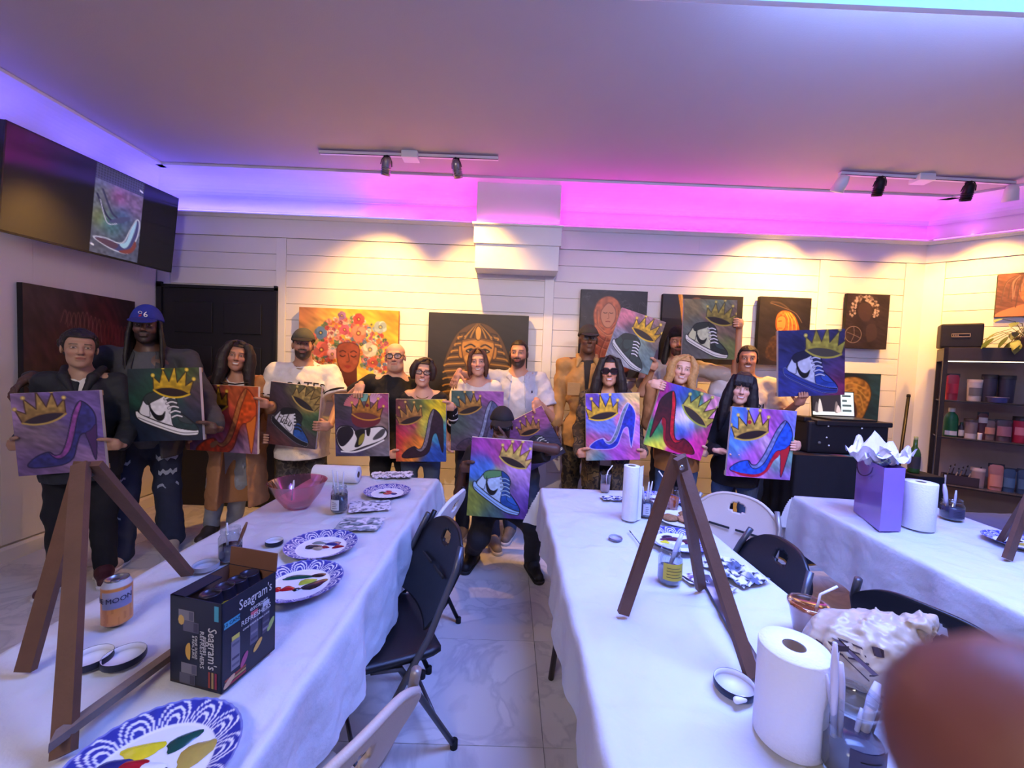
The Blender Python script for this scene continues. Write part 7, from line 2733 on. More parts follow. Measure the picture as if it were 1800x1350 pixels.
lid(px_on(1291, 1209), .046, 'large dark-rimmed open lid near the big paper towel roll')
V, F = sdf_mesh([cone((-.010, 0, .008), (.010, .004, .008), .0075, .0065, .004)], .002)
o = np_mesh('eraser_stub', V + px_on(1302, 1237), F, mat('eraser_white', (232, 228, 236), .6))
tag(o, 'small white stub lying below the large dark-rimmed lid', 'eraser')


def towel_roll(c, r, h, core, label, tilt=None, loose=None):
 c = np.array(c)
 root = empty('paper_towel_roll', c, label, 'paper towels')
 pm = mat('paper_towel', (236, 232, 232), .9, bump=.5, bscale=120)
 R = np.eye(3) if tilt is None else np.array(tilt)
 prof = [(core, .001), (r * .97, .0), (r, .003), (r, h - .003), (r * .985, h), (core + .002, h)]
 MB().lathe(prof, c, 44, R).build('paper', pm, root)
 MB().lathe([(core + .0015, .0), (core + .0015, h - .001), (core, h - .001), (core, .0)], c, 24, R).build('cardboard_core', mat('cardboard_core', (120, 96, 74), .9), root)
 if loose:
  a0 = loose
  vs, fs = [], []
  for k_ in range(9):
   t = k_ / 8
   a = a0 + .5 * t
   rr = r + .001 + .018 * t * t
   for z in np.linspace(.002, h - .002, 6):
    vs.append(c + R @ np.array([rr * math.cos(a), rr * math.sin(a), z + .006 * t * (z / h)]))
  fs = [(k_ * 6 + j, (k_ + 1) * 6 + j, (k_ + 1) * 6 + j + 1, k_ * 6 + j + 1) for k_ in range(8) for j in range(5)]
  mesh_obj('loose_sheet', vs, fs, pm, root, True)
 return root


c_ = at(1396, 1135, .80)
towel_roll((c_[0], c_[1], ZC), .064, float(c_[2] - ZC), .019, 'big paper towel roll standing nearest the camera', None, -.7)
towel_roll(px_on(1106, 912), .039, .275, .018, 'slim paper towel roll standing on the middle table', None, -.6)
towel_roll(px_on(1612, 927), .066, .24, .020, 'paper towel roll standing beside the gift bag', None, -.6)
c_ = px_on(553, 846)
towel_roll(c_ + np.array([0, 0, .052]), .052, .27, .018, 'paper towel roll lying on its side at the far end of the left table', np.stack([[0, 0, 1.0], [0, 1.0, 0], [1.0, 0, 0]], 1) @ np.diag([1, -1, 1]))


def cup(c, r0, r1, h, label, fillm, fill, straw=None, lidm=None):
 c = np.array(c)
 root = empty('plastic_cup', c, label, 'cup')
 MB().lathe([(0, .002), (r0, .002), (r0 + .001, .006), (r1, h - .006), (r1 + .003, h), (r1 + .001, h + .002)], c, 26).build('cup_wall', glassy('clear_plastic', (226, 222, 228), .07), root)
 if fill:
  MB().lathe([(0, .005), (r0 * .96, .005), (r0 + (r1 - r0) * fill - .002, h * fill), (0, h * fill)], c, 22).build('drink', fillm, root)
 if lidm:
  MB().lathe([(r1 + .004, h - .004), (r1 + .004, h + .006), (r1 - .004, h + .008), (r1 - .008, h + .004), (0, h + .005)], c, 26).build('cup_lid', lidm, root)
 if straw:
  s_ = empty('drinking_straw', c + np.array([0, 0, .01]), straw[1], 'straw')
  MB().tube([np.array(q) for q in straw[0]], .0035, 8).build('straw_tube', mat('straw_white', (236, 228, 232), .4), s_)
 return root


c_ = px_on(1063, 864)
cup(c_, .027, .039, .115, 'clear plastic cup with a little pink drink on the middle table', mat('pale_pink_drink', (226, 190, 176), .2, alpha=.8), .38, ([c_ + np.array([.01, 0, .02]), at(1066, 838, c_[1]), at(1069, 828, c_[1]), at(1077, 818, c_[1])], 'bent straw in the cup of pink drink'))
c_ = px_on(1180, 898)
cup(c_, .030, .042, .125, 'clear plastic cup of orange drink behind the middle easel', mat('orange_drink', (214, 110, 50), .2, alpha=.9), .62, ([c_ + np.array([-.02, 0, .03]), at(1168, 862, c_[1]), at(1168, 842, c_[1]), at(1158, 828, c_[1])], 'bent white straw in the orange drink'))
c_ = px_on(1418, 1112)
cup(c_, .034, .050, .085, 'lidded plastic cup of brown drink at the edge of the middle table', mat('brown_drink', (170, 110, 60), .2), .88, ([c_ + np.array([.0, 0, .03]), at(1438, 1062, c_[1] - .02), at(1442, 1045, c_[1] - .02), at(1472, 1031, c_[1] - .02)], 'pink bent straw in the lidded brown drink'), glassy('clear_lid', (236, 200, 170), .12))
# pink bowl
c_ = px_on(523, 888)
root = empty('salad_bowl', c_, 'large translucent pink plastic bowl', 'bowl')
MB().lathe([(0, .004), (.05, .004), (.062, .0), (.07, .012), (.105, .06), (.135, .125), (.139, .127), (.133, .124), (.100, .058), (.062, .012), (0, .008)], c_, 40).build('bowl_body', glassy('pink_plastic', (250, 184, 208), .10), root)
brush(c_ + np.array([-.02, -.02, .03]), c_ + np.array([.01, .0, .12]) + np.array([-.03, 0, .01]), 'white plastic handle standing in the pink bowl', (236, 226, 232), .005)
# biscuits on a plain plate
c_ = px_on(1196, 916)
root = empty('paper_plate', c_, 'white plate of cookies under the middle easel', 'plate')
MB().lathe([(0, .003), (.085, .003), (.115, .014), (.118, .016), (.116, .012), (.086, .0), (0, .0)], c_, 40).build('plate_dish', mat('white_plate', (230, 224, 226), .5), root)
for k_, (x, y) in enumerate(((-.05, .01), (.02, -.02), (.05, .04))):
 V, F = sdf_mesh([ell((0, 0, .008), (.042, .042, .011))], .004, lambda X: .003 * wob(X, 160, k_))
 o = np_mesh('cookie', V + c_ + np.array([x, y, .006 + .004 * k_]), F, mat('cookie_%d' % (k_ % 2), ((150, 104, 64), (176, 124, 84))[k_ % 2], .85, noise=.5, scale=90, bump=.6, bscale=200))
 tag(o, ('dark speckled cookie at the left of the white plate', 'pale cookie in the middle of the white plate', 'pale cookie at the back of the white plate')[k_], 'cookie', 'cookies on the plate')


# paint-stained paper towels
def stained(c, w_, h_, ang, label, cols, seed, crump=.012, base=(226, 220, 226)):
 n = 40
 rs = np.random.RandomState(seed)
 u, v = np.meshgrid(np.linspace(-.5, .5, n), np.linspace(-.5, .5, n))
 P3 = np.stack([u * w_, v * h_, 0 * u], -1)
 z = .002 + crump * np.abs(wob(P3, 70, seed)) * (1 - .6 * np.hypot(u, v)) + .3 * crump * np.abs(wob(P3, 150, seed + 1))
 V = np.stack([u * w_ * (1 + .1 * wob(P3, 30, seed)), v * h_, z], -1).reshape(-1, 3) @ rotz(ang).T + np.array(c)
 i = np.arange(n - 1)[:, None] * n + np.arange(n - 1)[None, :]
 F = np.stack([i, i + 1, i + n + 1, i + n], -1).reshape(-1, 4)
 C = np.tile(np.array(lin(base)), (n * n, 1)).reshape(n, n, 3)
 for (f, th, col) in cols:
  m_ = np.clip((vnoise(u + .5, v + .5, f, seed + int(f)) - th) * 8, 0, 1)[..., None]
  C = C * (1 - m_) + np.array(lin(col)) * m_
 o = np_mesh('stained_towel', V, F, vmat('stained_paper', .85, bump=.3))
 set_cols(o, C.reshape(-1, 3))
 return tag(o, label, 'paper towel')


stained(px_on(632, 922), .20, .15, .1, 'paper towel smeared grey-green beside the far plates', [(7, .5, (150, 156, 162)), (11, .66, (90, 104, 108)), (17, .74, (60, 64, 74))], 31, .004)
stained(px_on(650, 890), .20, .16, .3, 'paper towel dabbed with dark strokes by the dark rinse jar', [(12, .64, (130, 128, 140)), (19, .72, (66, 64, 76))], 32, .004)
stained(px_on(690, 836), .26, .16, .2, 'crumpled towels with black smudges at the far end of the left table', [(9, .66, (140, 134, 142)), (14, .72, (60, 56, 64))], 33, .016)
stained(px_on(1288, 1006), .15, .20, .4, 'crumpled towel with blue-black stains right of the middle easel', [(8, .56, (90, 96, 120)), (13, .64, (34, 36, 52))], 34, .022)
stained(px_on(1225, 1018), .10, .07, .2, 'small towel scrap with violet stain under the middle easel', [(6, .5, (150, 120, 180)), (10, .62, (110, 70, 110))], 35, .008)
stained(px_on(1078, 877), .14, .08, .1, 'blue patterned scrap beside the slim paper towel roll', [(8, .5, (60, 66, 130)), (12, .6, (30, 30, 44))], 36, .01)
stained(px_on(1268, 1034), .07, .08, .5, 'little stained towel twist beside the painted stick', [(8, .5, (140, 136, 150)), (12, .6, (40, 44, 54))], 37, .02)

# ================================================================== drinks can and carton
c_ = px_on(206, 1092)
root = empty('drink_can', c_, 'orange and blue drinks can on the left table', 'can')
r_, h_ = .033, .122
n, m_ = 72, 40
V, C = [], []
for k_ in range(m_):
 z = h_ * k_ / (m_ - 1)
 t = k_ / (m_ - 1)
 rad = r_ * (.80 + .2 * min(t / .05, 1)) if t < .05 else (r_ if t < .88 else r_ * (1 - .22 * (t - .88) / .12))
 for j in range(n):
  a = 2 * math.pi * j / n
  V.append((rad * math.cos(a), rad * math.sin(a), z))
  x = (a + 1.9) % (2 * math.pi)
  col = (206, 132, 62) if vnoise(np.array([x]), np.array([t]), 5, 3)[0] > .4 else (190, 116, 50)
  if .42 < t < .80 and x < 2.2:
   col = (120, 124, 160) if t < .62 + .05 * math.sin(x * 3) else (150, 150, 176)
  if t > .88:
   col = (190, 188, 190)
  C.append(lin(col))
F = [(k_ * n + j, k_ * n + (j + 1) % n, (k_ + 1) * n + (j + 1) % n, (k_ + 1) * n + j) for k_ in range(m_ - 1) for j in range(n)]
o = np_mesh('can_body', np.array(V) + c_, np.array(F), vmat('can_print', .3, coat=.3), root)
set_cols(o, np.array(C))
MB().lathe([(r_ * .78, h_), (r_ * .80, h_ + .003), (r_ * .72, h_ + .002), (r_ * .70, h_ - .004), (0, h_ - .004)], c_, 30).build('can_rim', steel, root)
MB().lathe([(0, h_ - .003), (.010, h_ - .003), (.010, h_ - .0015), (0, h_ - .0015)], c_ + np.array([.0, -.004, 0]), 14).build('pull_tab', steel, root)
to = text_mesh('BLUE MOON', .0195, np.eye(3), (0, 0, 0), mat('ink_44_40_70', (44, 40, 70)), 'can_lettering', None, .0003, sx=.95)
co = np.array([v.co for v in to.data.vertices]).reshape(-1, 3)
ang_ = -1.35 + co[:, 0] / r_
W = c_ + np.stack([(r_ + .0008 + co[:, 2]) * np.cos(ang_), (r_ + .0008 + co[:, 2]) * np.sin(ang_), .078 + co[:, 1] + .004 * np.sin(ang_)], 1)
to.data.vertices.foreach_set('co', W.ravel().astype(np.float32))
to.data.update()
put(to, root)

# carton: near bottom corner and the two visible walls
K0 = px_on(389, 1221)
K1 = px_on(483, 1141)
K2 = px_on(291, 1203)
ux = norm(K1 - K0)                              # long side, going back
uy = norm(K2 - K0)
uy = norm(uy - ux * (ux @ uy))                  # short side, to the left
LB, WB, HB = float(np.linalg.norm(K1 - K0)), float(np.linalg.norm(K2 - K0)), .205
root = empty('drinks_carton', K0 + ux * LB / 2 + uy * WB / 2, 'open dark navy carton of canned drinks on the left table', 'carton')
cm = mat('carton_navy', (24, 28, 44), .45, noise=.2, scale=10)
ci = mat('carton_inside', (112, 74, 56), .85, noise=.1, scale=30)
CB = lambda x, y, z: K0 + ux * x + uy * y + UP * z
th = .0025
KX = LB / .238


def panel(name, pts, m, mi=None, par=None):
 vs = [CB(*p_) for p_ in pts]
 n_ = norm(np.cross(vs[1] - vs[0], vs[2] - vs[0]))
 cen = CB(LB / 2, WB / 2, HB / 2)
 if np.dot(n_, vs[0] - cen) < 0:
  n_ = -n_
 o1 = mesh_obj(name, [v + n_ * .0 for v in vs] + [v - n_ * th for v in vs], [tuple(range(4)), tuple(range(4, 8))[::-1]] + [(k_, 4 + k_, 4 + (k_ + 1) % 4, (k_ + 1) % 4) for k_ in range(4)], m, root)
 return o1


panel('front_panel', [(0, 0, 0), (LB, 0, 0), (LB, 0, HB), (0, 0, HB)], cm)
panel('end_panel', [(0, 0, 0), (0, WB, 0), (0, WB, HB), (0, 0, HB)], cm)
panel('back_panel', [(0, WB, 0), (LB, WB, 0), (LB, WB, HB), (0, WB, HB)], cm)
panel('far_panel', [(LB, 0, 0), (LB, WB, 0), (LB, WB, HB), (LB, 0, HB)], cm)
panel('base_panel', [(0, 0, .003), (LB, 0, .003), (LB, WB, .003), (0, WB, .003)], ci)
for nm, pts in (('lining', [(.003, .003, 0), (LB - .003, .003, 0), (LB - .003, .003, HB - .001), (.003, .003, HB - .001)]), ('lining', [(LB - .0035, .003, 0), (LB - .0035, WB - .003, 0), (LB - .0035, WB - .003, HB), (LB - .0035, .003, HB)]),
    ('lining', [(.003, WB - .003, 0), (LB - .003, WB - .003, 0), (LB - .003, WB - .003, HB - .001), (.003, WB - .003, HB - .001)])):
 mesh_obj(nm, [CB(*p_) for p_ in pts], [(0, 1, 2, 3)], ci, root)
mesh_obj('raised_flap', [CB(*p_) for p_ in ((LB, .0, HB), (LB, WB, HB), (LB + .004, WB, HB + .045), (LB + .004, .0, HB + .045), (LB + .003, .0, HB), (LB + .003, WB, HB), (LB + .007, WB, HB + .045), (LB + .007, .0, HB + .045))],
         [(0, 1, 2, 3), (7, 6, 5, 4), (0, 4, 5, 1), (1, 5, 6, 2), (2, 6, 7, 3), (3, 7, 4, 0)], ci, root)
mesh_obj('top_strip', [CB(*p_) for p_ in ((.0, WB * .72, HB), (LB * .62, WB * .72, HB), (LB * .62, WB, HB), (.0, WB, HB), (.0, WB * .72, HB - .003), (LB * .62, WB * .72, HB - .003), (LB * .62, WB, HB - .003), (.0, WB, HB - .003))],
         [(0, 1, 2, 3), (7, 6, 5, 4), (0, 4, 5, 1), (1, 5, 6, 2), (2, 6, 7, 3), (3, 7, 4, 0)], cm, root)
# printing on the carton
Rl = np.stack([ux, UP, -uy], 1)                 # long side faces -uy
inkw = mat('carton_ink_white', (206, 204, 200), .6)
tx = lambda s_, sz, x, z, sx=1.0, m=inkw: text_mesh(s_, sz, Rl, CB(x, -.0008, z), m, 'carton_lettering', root, .0002, sx=sx)
tx("Seagram's", .034, LB * .60, HB * .86, .70)
tx('escapes', .017, LB * .66, HB * .735)
tx('REFRESHERS', .017, LB * .61, HB * .63, .92)
tx('CANE SUGAR & REAL JUICE', .0062, LB * .61, HB * .55)
teal = mat('carton_teal', (66, 150, 170), .5)


def sheet(x0, x1, z0, z1, m, name='printed_patch', side='long', skew=0, push=.0006):
 if side == 'long':
  x0, x1 = x0 * KX, x1 * KX
  vs = [CB(x0, -push, z0), CB(x1, -push, z0), CB(x1 + skew, -push, z1), CB(x0 + skew, -push, z1)]
 else:
  vs = [CB(-push, x0, z0), CB(-push, x1, z0), CB(-push, x1 + skew, z1), CB(-push, x0 + skew, z1)]
 return mesh_obj(name, vs, [(0, 1, 2, 3)] if side == 'long' else [(3, 2, 1, 0)], m, root)


sheet(.008, .072, HB * .70, HB * .775, teal)
text_mesh('12 CANS', .011, Rl, CB(.040 * KX, -.0010, HB * .738), cm, 'carton_lettering', root, .0002)
canp = [mat('printed_can_a', (120, 116, 124), .5), mat('printed_can_b', (86, 84, 100), .5), mat('printed_can_c', (60, 56, 74), .5)]
for (x, z, m1, cap_) in ((.055, .035, 0, (206, 190, 80)), (.135, .062, 1, (196, 90, 100)), (.190, .066, 2, (190, 190, 196))):
 sheet(x - .018, x + .018, z, z + .070, canp[m1], 'printed_can')
 for q in range(4):
  sheet(x - .015, x + .015, z + .008 + .016 * q, z + .014 + .016 * q, canp[(m1 + 1 + q) % 3], 'printed_can', push=.0009)
 sheet(x - .016, x + .016, z + .068, z + .080, mat('cap_%d_%d_%d' % cap_, cap_, .5), 'printed_can')
fruit = mat('printed_fruit', (206, 160, 70), .5)
for (x, z, a, m1) in ((.030, .016, .5, mat('printed_melon', (200, 160, 120), .5)), (.152, .050, .7, fruit), (.214, .078, .9, mat('printed_lime', (150, 170, 90), .5)), (.092, .040, 1.0, mat('printed_berry', (160, 70, 110), .5))):
 vs = [CB(x * KX + .016 * math.cos(q) * math.cos(a) - .007 * math.sin(q) * math.sin(a), -.0009, z + .018 * math.cos(q) * math.sin(a) + .007 * math.sin(q) * math.cos(a)) for q in np.linspace(0, 6.283, 15)[:-1]]
 mesh_obj('printed_fruit', vs, [tuple(range(14))], m1, root)
for k_, col in enumerate(((150, 40, 60), (170, 140, 80), (150, 60, 40))):
 m1 = mat('stripe_%d_%d_%d' % col, col, .5)
 sheet(.012, .10, .006 + .007 * k_, .011 + .007 * k_, m1, 'printed_stripe', skew=0)
 sheet(.012 + .009 * k_, .018 + .009 * k_, .008, .045, m1, 'printed_stripe', 'end')
Re = np.stack([-UP, uy * -1.0, -ux], 1)
Re = np.stack([-UP, -uy, -ux], 1)               # lettering running down the end panel, facing -ux
if np.linalg.det(Re) < 0:
 Re = np.stack([-UP, uy, -ux], 1)
te = lambda s_, sz, y, z, sx=1.0: text_mesh(s_, sz, Re, CB(-.0008, y, z), inkw, 'carton_lettering', root, .0002, sx=sx)
te("Seagram's", .034, .026, HB * .48, .72)
te('escapes', .014, .044, HB * .50)
te('REFRESHERS', .016, .054, HB * .45)
te('CANE SUGAR', .009, .070, HB * .46)
te('& REAL JUICE', .009, .078, HB * .46)
sheet(.008, .020, HB * .80, HB * .97, teal, side='end')
for (y, z, m1) in ((.098, HB * .80, 0), (.085, HB * .68, 1), (.090, HB * .20, 0), (.095, HB * .08, 1)):
 sheet(y - .022, y + .022, z - .012, z + .012, canp[m1], 'printed_can', 'end')
 sheet(y - .020, y - .008, z - .010, z + .010, canp[(m1 + 1) % 3], 'printed_can', 'end', push=.0009)
vs = [CB(-.0009, .088 + .012 * math.cos(q) * (1 if math.cos(q) > 0 else .2), HB * .40 + .020 * math.sin(q)) for q in np.linspace(0, 6.283, 19)[:-1]]
mesh_obj('printed_fruit', vs, [tuple(range(18))[::-1]], fruit, root)
vs = [CB(-.0009, .112 + .009 * math.cos(q), HB * .74 + .012 * math.sin(q)) for q in np.linspace(0, 6.283, 9)[:-1]]
mesh_obj('printed_fruit', vs, [tuple(range(8))[::-1]], mat('printed_pine', (196, 160, 84), .5), root)
# cans standing in the carton
for k_ in range(4):
 cc = CB(.030 + LB * .215 * k_, WB * .46 - .003 * k_, .034)
 co_ = empty('drink_can', cc, 'dark can inside the carton, %s from its near end' % ('first', 'second', 'third', 'fourth')[k_], 'can', 'cans in the carton')
 MB().lathe([(0, 0), (.022, 0), (.026, .008), (.026, .150), (.021, .168), (.022, .171), (.019, .170), (.018, .166), (0, .166)], cc, 26).build('can_body', mat('dark_can', (46, 42, 58), .3, .4, noise=.4, scale=40), co_)
 if k_ != 2:
  MB().lathe([(.0265, .118), (.0265, .146)], cc, 26).build('can_band', mat('can_lemon', (206, 180, 50), .4), co_)
 else:
  MB().lathe([(.0265, .122), (.0265, .146)], cc, 26).build('can_band', mat('can_berry', (190, 96, 104), .4), co_)
# ================================================================== right-hand corner: cart, laptop, shelf, bags
def proj(P):
 d = np.array(P) - CAM
 z = d @ C_F
 return 900 + FPX * (d @ C_R) / z, 675 - FPX * (d @ C_U) / z


black_cloth = mat('black_table_cloth', (24, 24, 32), .85, noise=.2, scale=12, bump=.3, bscale=60)
cx0, cx1, cy0, cy1, cz = 2.30, 2.96, 3.12, 3.62, .885
root = empty('cloth_covered_stand', ((cx0 + cx1) / 2, (cy0 + cy1) / 2, 0), 'small stand draped in black cloth below the laptop', 'stand')
vs, fs = [], []
path = [(cx0, cy1), (cx0, cy0), (cx1, cy0), (cx1, cy1)]
pts = []
for (a, b_) in zip(path[:-1], path[1:]):
 for k_ in range(24):
  pts.append(np.array(a) + (np.array(b_) - np.array(a)) * k_ / 24)
pts.append(np.array(path[-1]))
mid = np.array([(cx0 + cx1) / 2, (cy0 + cy1) / 2])
for i, q in enumerate(pts):
 for k_, z in enumerate(np.linspace(cz, .02, 9)):
  o_ = (q - mid) / np.linalg.norm(q - mid) * (.012 * math.sin(i * 1.1) + .02) * (1 - z / cz)
  vs.append((q[0] + o_[0], q[1] + o_[1], z))
fs = [(i * 9 + k_, i * 9 + k_ + 1, (i + 1) * 9 + k_ + 1, (i + 1) * 9 + k_) for i in range(len(pts) - 1) for k_ in range(8)]
mesh_obj('cloth_skirt', vs, fs, black_cloth, root, True)
MB().box((cx0, cy0, cz - .02), (cx1, cy1, cz), .004).build('stand_top', black_cloth, root)
A = Art(.16, 120, seed=40)
A.patches([(.1, .5, .1, (60, 40, 46)), (.25, .5, .1, (110, 104, 120)), (.4, .5, .12, (90, 84, 96)), (.55, .4, .1, (120, 60, 70)), (.75, .5, .15, (60, 96, 110)), (.95, .5, .1, (40, 60, 70))], .1, 1.0)
picture_plane('paint_spills', (cx0 + .01, cy0 + .10, cz + .001), (cx1 - .01, cy0 + .10, cz + .001), (cx0 + .01, cy0 + .002, cz + .001), A, art_mat, root)
# case
bx0, bx1 = float(at(1408, 770, 3.3)[0]), float(at(1546, 770, 3.3)[0])
bz = float(at(1470, 742, 3.22)[2])
case_m = mat('black_case', (22, 21, 28), .55, noise=.15, scale=30, bump=.2)
root = empty('equipment_case', ((bx0 + bx1) / 2, 3.4, cz), 'black equipment case with white studs under the laptop', 'case')
MB().box((bx0, 3.22, cz + .004), (bx1, 3.56, bz), .02).build('case_body', case_m, root)
MB().box((bx0 + .05, 3.20, bz - .028), (bx1 + .01, 3.56, bz + .012), .01).build('case_lid', mat('case_lid', (34, 30, 32), .5), root)
MB().box((bx0 - .012, 3.26, bz - .012), (bx0 + .05, 3.50, bz + .03), .012).build('case_corner', case_m, root)
for px, py in ((1456, 749), (1515, 753), (1453, 769), (1457, 783)):
 q = at(px, py, 3.215)
 MB().lathe([(.007, .0), (.006, .004), (0, .005)], q, 12, rotx(math.pi / 2)).build('stud', mat('white_stud', (240, 240, 240), .4), root)
q = at(1440, 778, 3.215)
MB().lathe([(.012, .0), (.011, .006), (0, .007)], q, 14, rotx(math.pi / 2)).build('dial', mat('grey_dial', (110, 108, 104), .5), root)
# laptop
root = empty('laptop', (2.7, 3.4, bz + .012), 'small laptop open on the black case showing a video page', 'laptop')
l0, l1 = at(1430, 697, 3.42), at(1503, 741, 3.42)
Rl_ = rotx(math.radians(-8))
wd, hg = float(l1[0] - l0[0]), float(l0[2] - l1[2])
bc = np.array([(l0[0] + l1[0]) / 2, 3.42, bz + .014])
MB().box((-wd / 2, -.21, 0), (wd / 2, 0, .014), .004, T=bc).build('keyboard_base', mat('laptop_body', (30, 29, 32), .4), root)
MB().box((-wd / 2, 0, 0), (wd / 2, .008, hg + .03), .003, R=Rl_, T=bc).build('screen_lid', mat('laptop_body', (30, 29, 32)), root)
A = Art(hg / wd, 90, seed=6)
A.base((44, 40, 46))
A.place(0, 0, 1)
A.fill([(0, .46), (1, .46), (1, A.H), (0, A.H)], (226, 240, 240), smooth=False)
A.fill([(.69, 0), (1, 0), (1, .5), (.69, .5)], (214, 236, 230), smooth=False)
for y in (.06, .17, .28, .40):
 A.fill([(.72, y), (.72 + .22 - .1 * (y > .1) * (y < .2), y), (.94 - .1 * (y > .1) * (y < .2), y + .05), (.72, y + .05)], (70, 84, 84), smooth=False)
for x, hh, c in ((.10, .20, (90, 86, 92)), (.18, .26, (200, 200, 196)), (.58, .22, (110, 100, 96)), (.62, .14, (190, 180, 176))):
 A.fill([(x - .05, .46), (x - .02, .46 - hh), (x + .02, .46 - hh), (x + .06, .46)], c)
f_ = lambda x, z: bc + Rl_ @ np.array([x, -.0006, z])
picture_plane('display', f_(-wd / 2 + .008, hg + .022), f_(wd / 2 - .008, hg + .022), f_(-wd / 2 + .008, .022), A, vmat('laptop_glow', .2, emit=.9), root)
hung([(1440, 653), (1549, 658)], p_scarf, 'dark painting of a head in an ochre scarf behind the laptop', 80, bottom=.66, seed=19)
# leaning black stick in the corner
a_, b_ = at(1597, 697, 3.74), at(1583, 800, 3.62)
b_ = a_ + (b_ - a_) * (a_[2] / (a_[2] - b_[2]))
so = empty('broom_stick', b_, 'thin black pole leaning in the right corner', 'pole')
MB().tube([b_ + np.array([0, 0, .01]), a_], .013, 10).build('pole', dark_metal, so)
MB().lathe([(.013, -.01), (.016, 0), (.014, .02), (0, .024)], a_, 12).build('end_cap', mat('rubber', (20, 20, 20)), so)

# glass shelf unit along the slanted wall
dk = mat('shelf_dark_frame', (46, 38, 40), .45, .3, noise=.1)
tt = 0.0
best = min(np.linspace(-.2, 1.4, 400), key=lambda t: abs(proj(P0 + RDIR * t + RN * .40 + UP * 1.2)[0] - 1650))
SL = P0 + RDIR * best + RN * .40                # front left foot
SD, SWD = .34, .86
zof = lambda py, px=1660: float(CAM[2] + (onplane(px, py, SL, RN)[2] - CAM[2]))
z_top, z_t2, z1_, z2_, z3_ = zof(611), zof(634), zof(703), zof(768), zof(852)
SP = lambda u_, v_, z: SL + RDIR * u_ - RN * v_ + UP * z      # u along, v towards the wall
root = empty('display_shelf', SP(SWD / 2, SD / 2, 0), 'dark-framed glass display shelf full of paint supplies in the right corner', 'shelf')
Rs = np.stack([RDIR, -RN, UP], 1)
SB = lambda lo, hi, m, nm, bev=.002: MB().box(lo, hi, bev, R=Rs, T=SL).build(nm, m, root)
for u_ in (0, SWD - .03):
 for v_ in (0, SD - .03):
  SB((u_, v_, 0), (u_ + .03, v_ + .03, z_top), dk, 'post')
SB((0, 0, z_t2), (SWD, SD, z_top), mat('shelf_top_wood', (62, 50, 48), .5, noise=.2, scale=14), 'top_panel', .004)
SB((.03, .004, z_t2 - .008), (SWD - .03, .014, z_t2 - .001), mat('shelf_light', (250, 240, 220), .4, emit=(255, 232, 190), estr=3.0), 'light_bar', 0)
glass_sh = mat('shelf_glass', (120, 116, 120), .1, alpha=.55)
for z in (z1_, z2_, z3_, .30):
 SB((.008, .008, z - .012), (SWD - .008, SD - .008, z), glass_sh, 'shelf_board')
 SB((.0, -.002, z - .014), (SWD, .006, z - .001), dk, 'shelf_edge', 0)
SB((.01, SD - .012, .05), (SWD - .01, SD - .006, z_t2), mat('shelf_back', (150, 132, 128), .6, noise=.1), 'back_board', 0)


def ushelf(px, z, v=.12):
 return min(np.linspace(.03, SWD - .05, 200), key=lambda u_: abs(proj(SP(u_, v, z))[0] - px))


def bottle(px, z, wpx, hpx, col, kind, label, cap=(30, 28, 32), lab=None, v=.12, grp='paint supplies on the display shelf'):
 u_ = ushelf(px, z, v)
 c = SP(u_, v, z + .001)
 dep = (c - CAM) @ C_F
 r, h = wpx * dep / FPX / 2 * .72, hpx * dep / FPX
 root = empty('paint_bottle' if kind != 'tub' else 'paint_tub', c, label, 'bottle' if kind != 'tub' else 'tub', grp)
 m = mat('sup_%d_%d_%d' % col, col, .4, noise=.12, scale=30)
 if kind == 'bottle':
  MB().lathe([(0, 0), (r * .95, 0), (r, .006), (r, h * .62), (r * .8, h * .76), (r * .42, h * .84), (r * .42, h * .88)], c, 18).build('bottle_body', m, root)
  MB().lathe([(r * .46, h * .86), (r * .46, h), (0, h)], c, 14).build('cap', mat('sup_%d_%d_%d' % cap, cap, .4), root)
 elif kind == 'tub':
  MB().lathe([(0, 0), (r * .88, 0), (r * .9, .004), (r, h * .85)], c, 20).build('tub_body', m, root)
  MB().lathe([(r * 1.04, h * .84), (r * 1.04, h), (0, h)], c, 20).build('lid', mat('sup_%d_%d_%d' % cap, cap, .4), root)
 else:                                          # stand-up pouch
  mb = MB()
  n_ = 8
  vs = []
  for k_ in range(n_ + 1):
   t = k_ / n_
   w2, d2 = r * (.86 + .14 * t), r * .62 * (1 - t) ** .7 + .004
   for a in np.linspace(0, 2 * math.pi, 15)[:-1]:
    vs.append(c + RDIR * w2 * np.sign(math.cos(a)) * abs(math.cos(a)) ** .5 - RN * d2 * math.sin(a) + UP * h * t)
  fs_ = [(k_ * 14 + j, k_ * 14 + (j + 1) % 14, (k_ + 1) * 14 + (j + 1) % 14, (k_ + 1) * 14 + j) for k_ in range(n_) for j in range(14)]
  mesh_obj('pouch_body', vs, fs_, m, root, True)
  MB().box((-r * 1.0, -.006, h * .86), (r * 1.0, .006, h * 1.0), .002, R=Rs, T=c).build('sealed_top', mat('sup_%d_%d_%d' % cap, cap, .4), root)
 if lab:
  z0, z1, lc = lab
  vs, fs_ = [], []
  a0 = math.atan2(RN[1], RN[0])
  for a in np.linspace(a0 - .9, a0 + .9, 9):
   for zz in (z0, z1):
    vs.append(c + np.array([(r * 1.03) * math.cos(a), (r * 1.03) * math.sin(a), h * zz]))
  mesh_obj('label_band', vs, [(2 * k_, 2 * k_ + 2, 2 * k_ + 3, 2 * k_ + 1) for k_ in range(8)], mat('sup_%d_%d_%d' % lc, lc, .5), root, True)
 return root


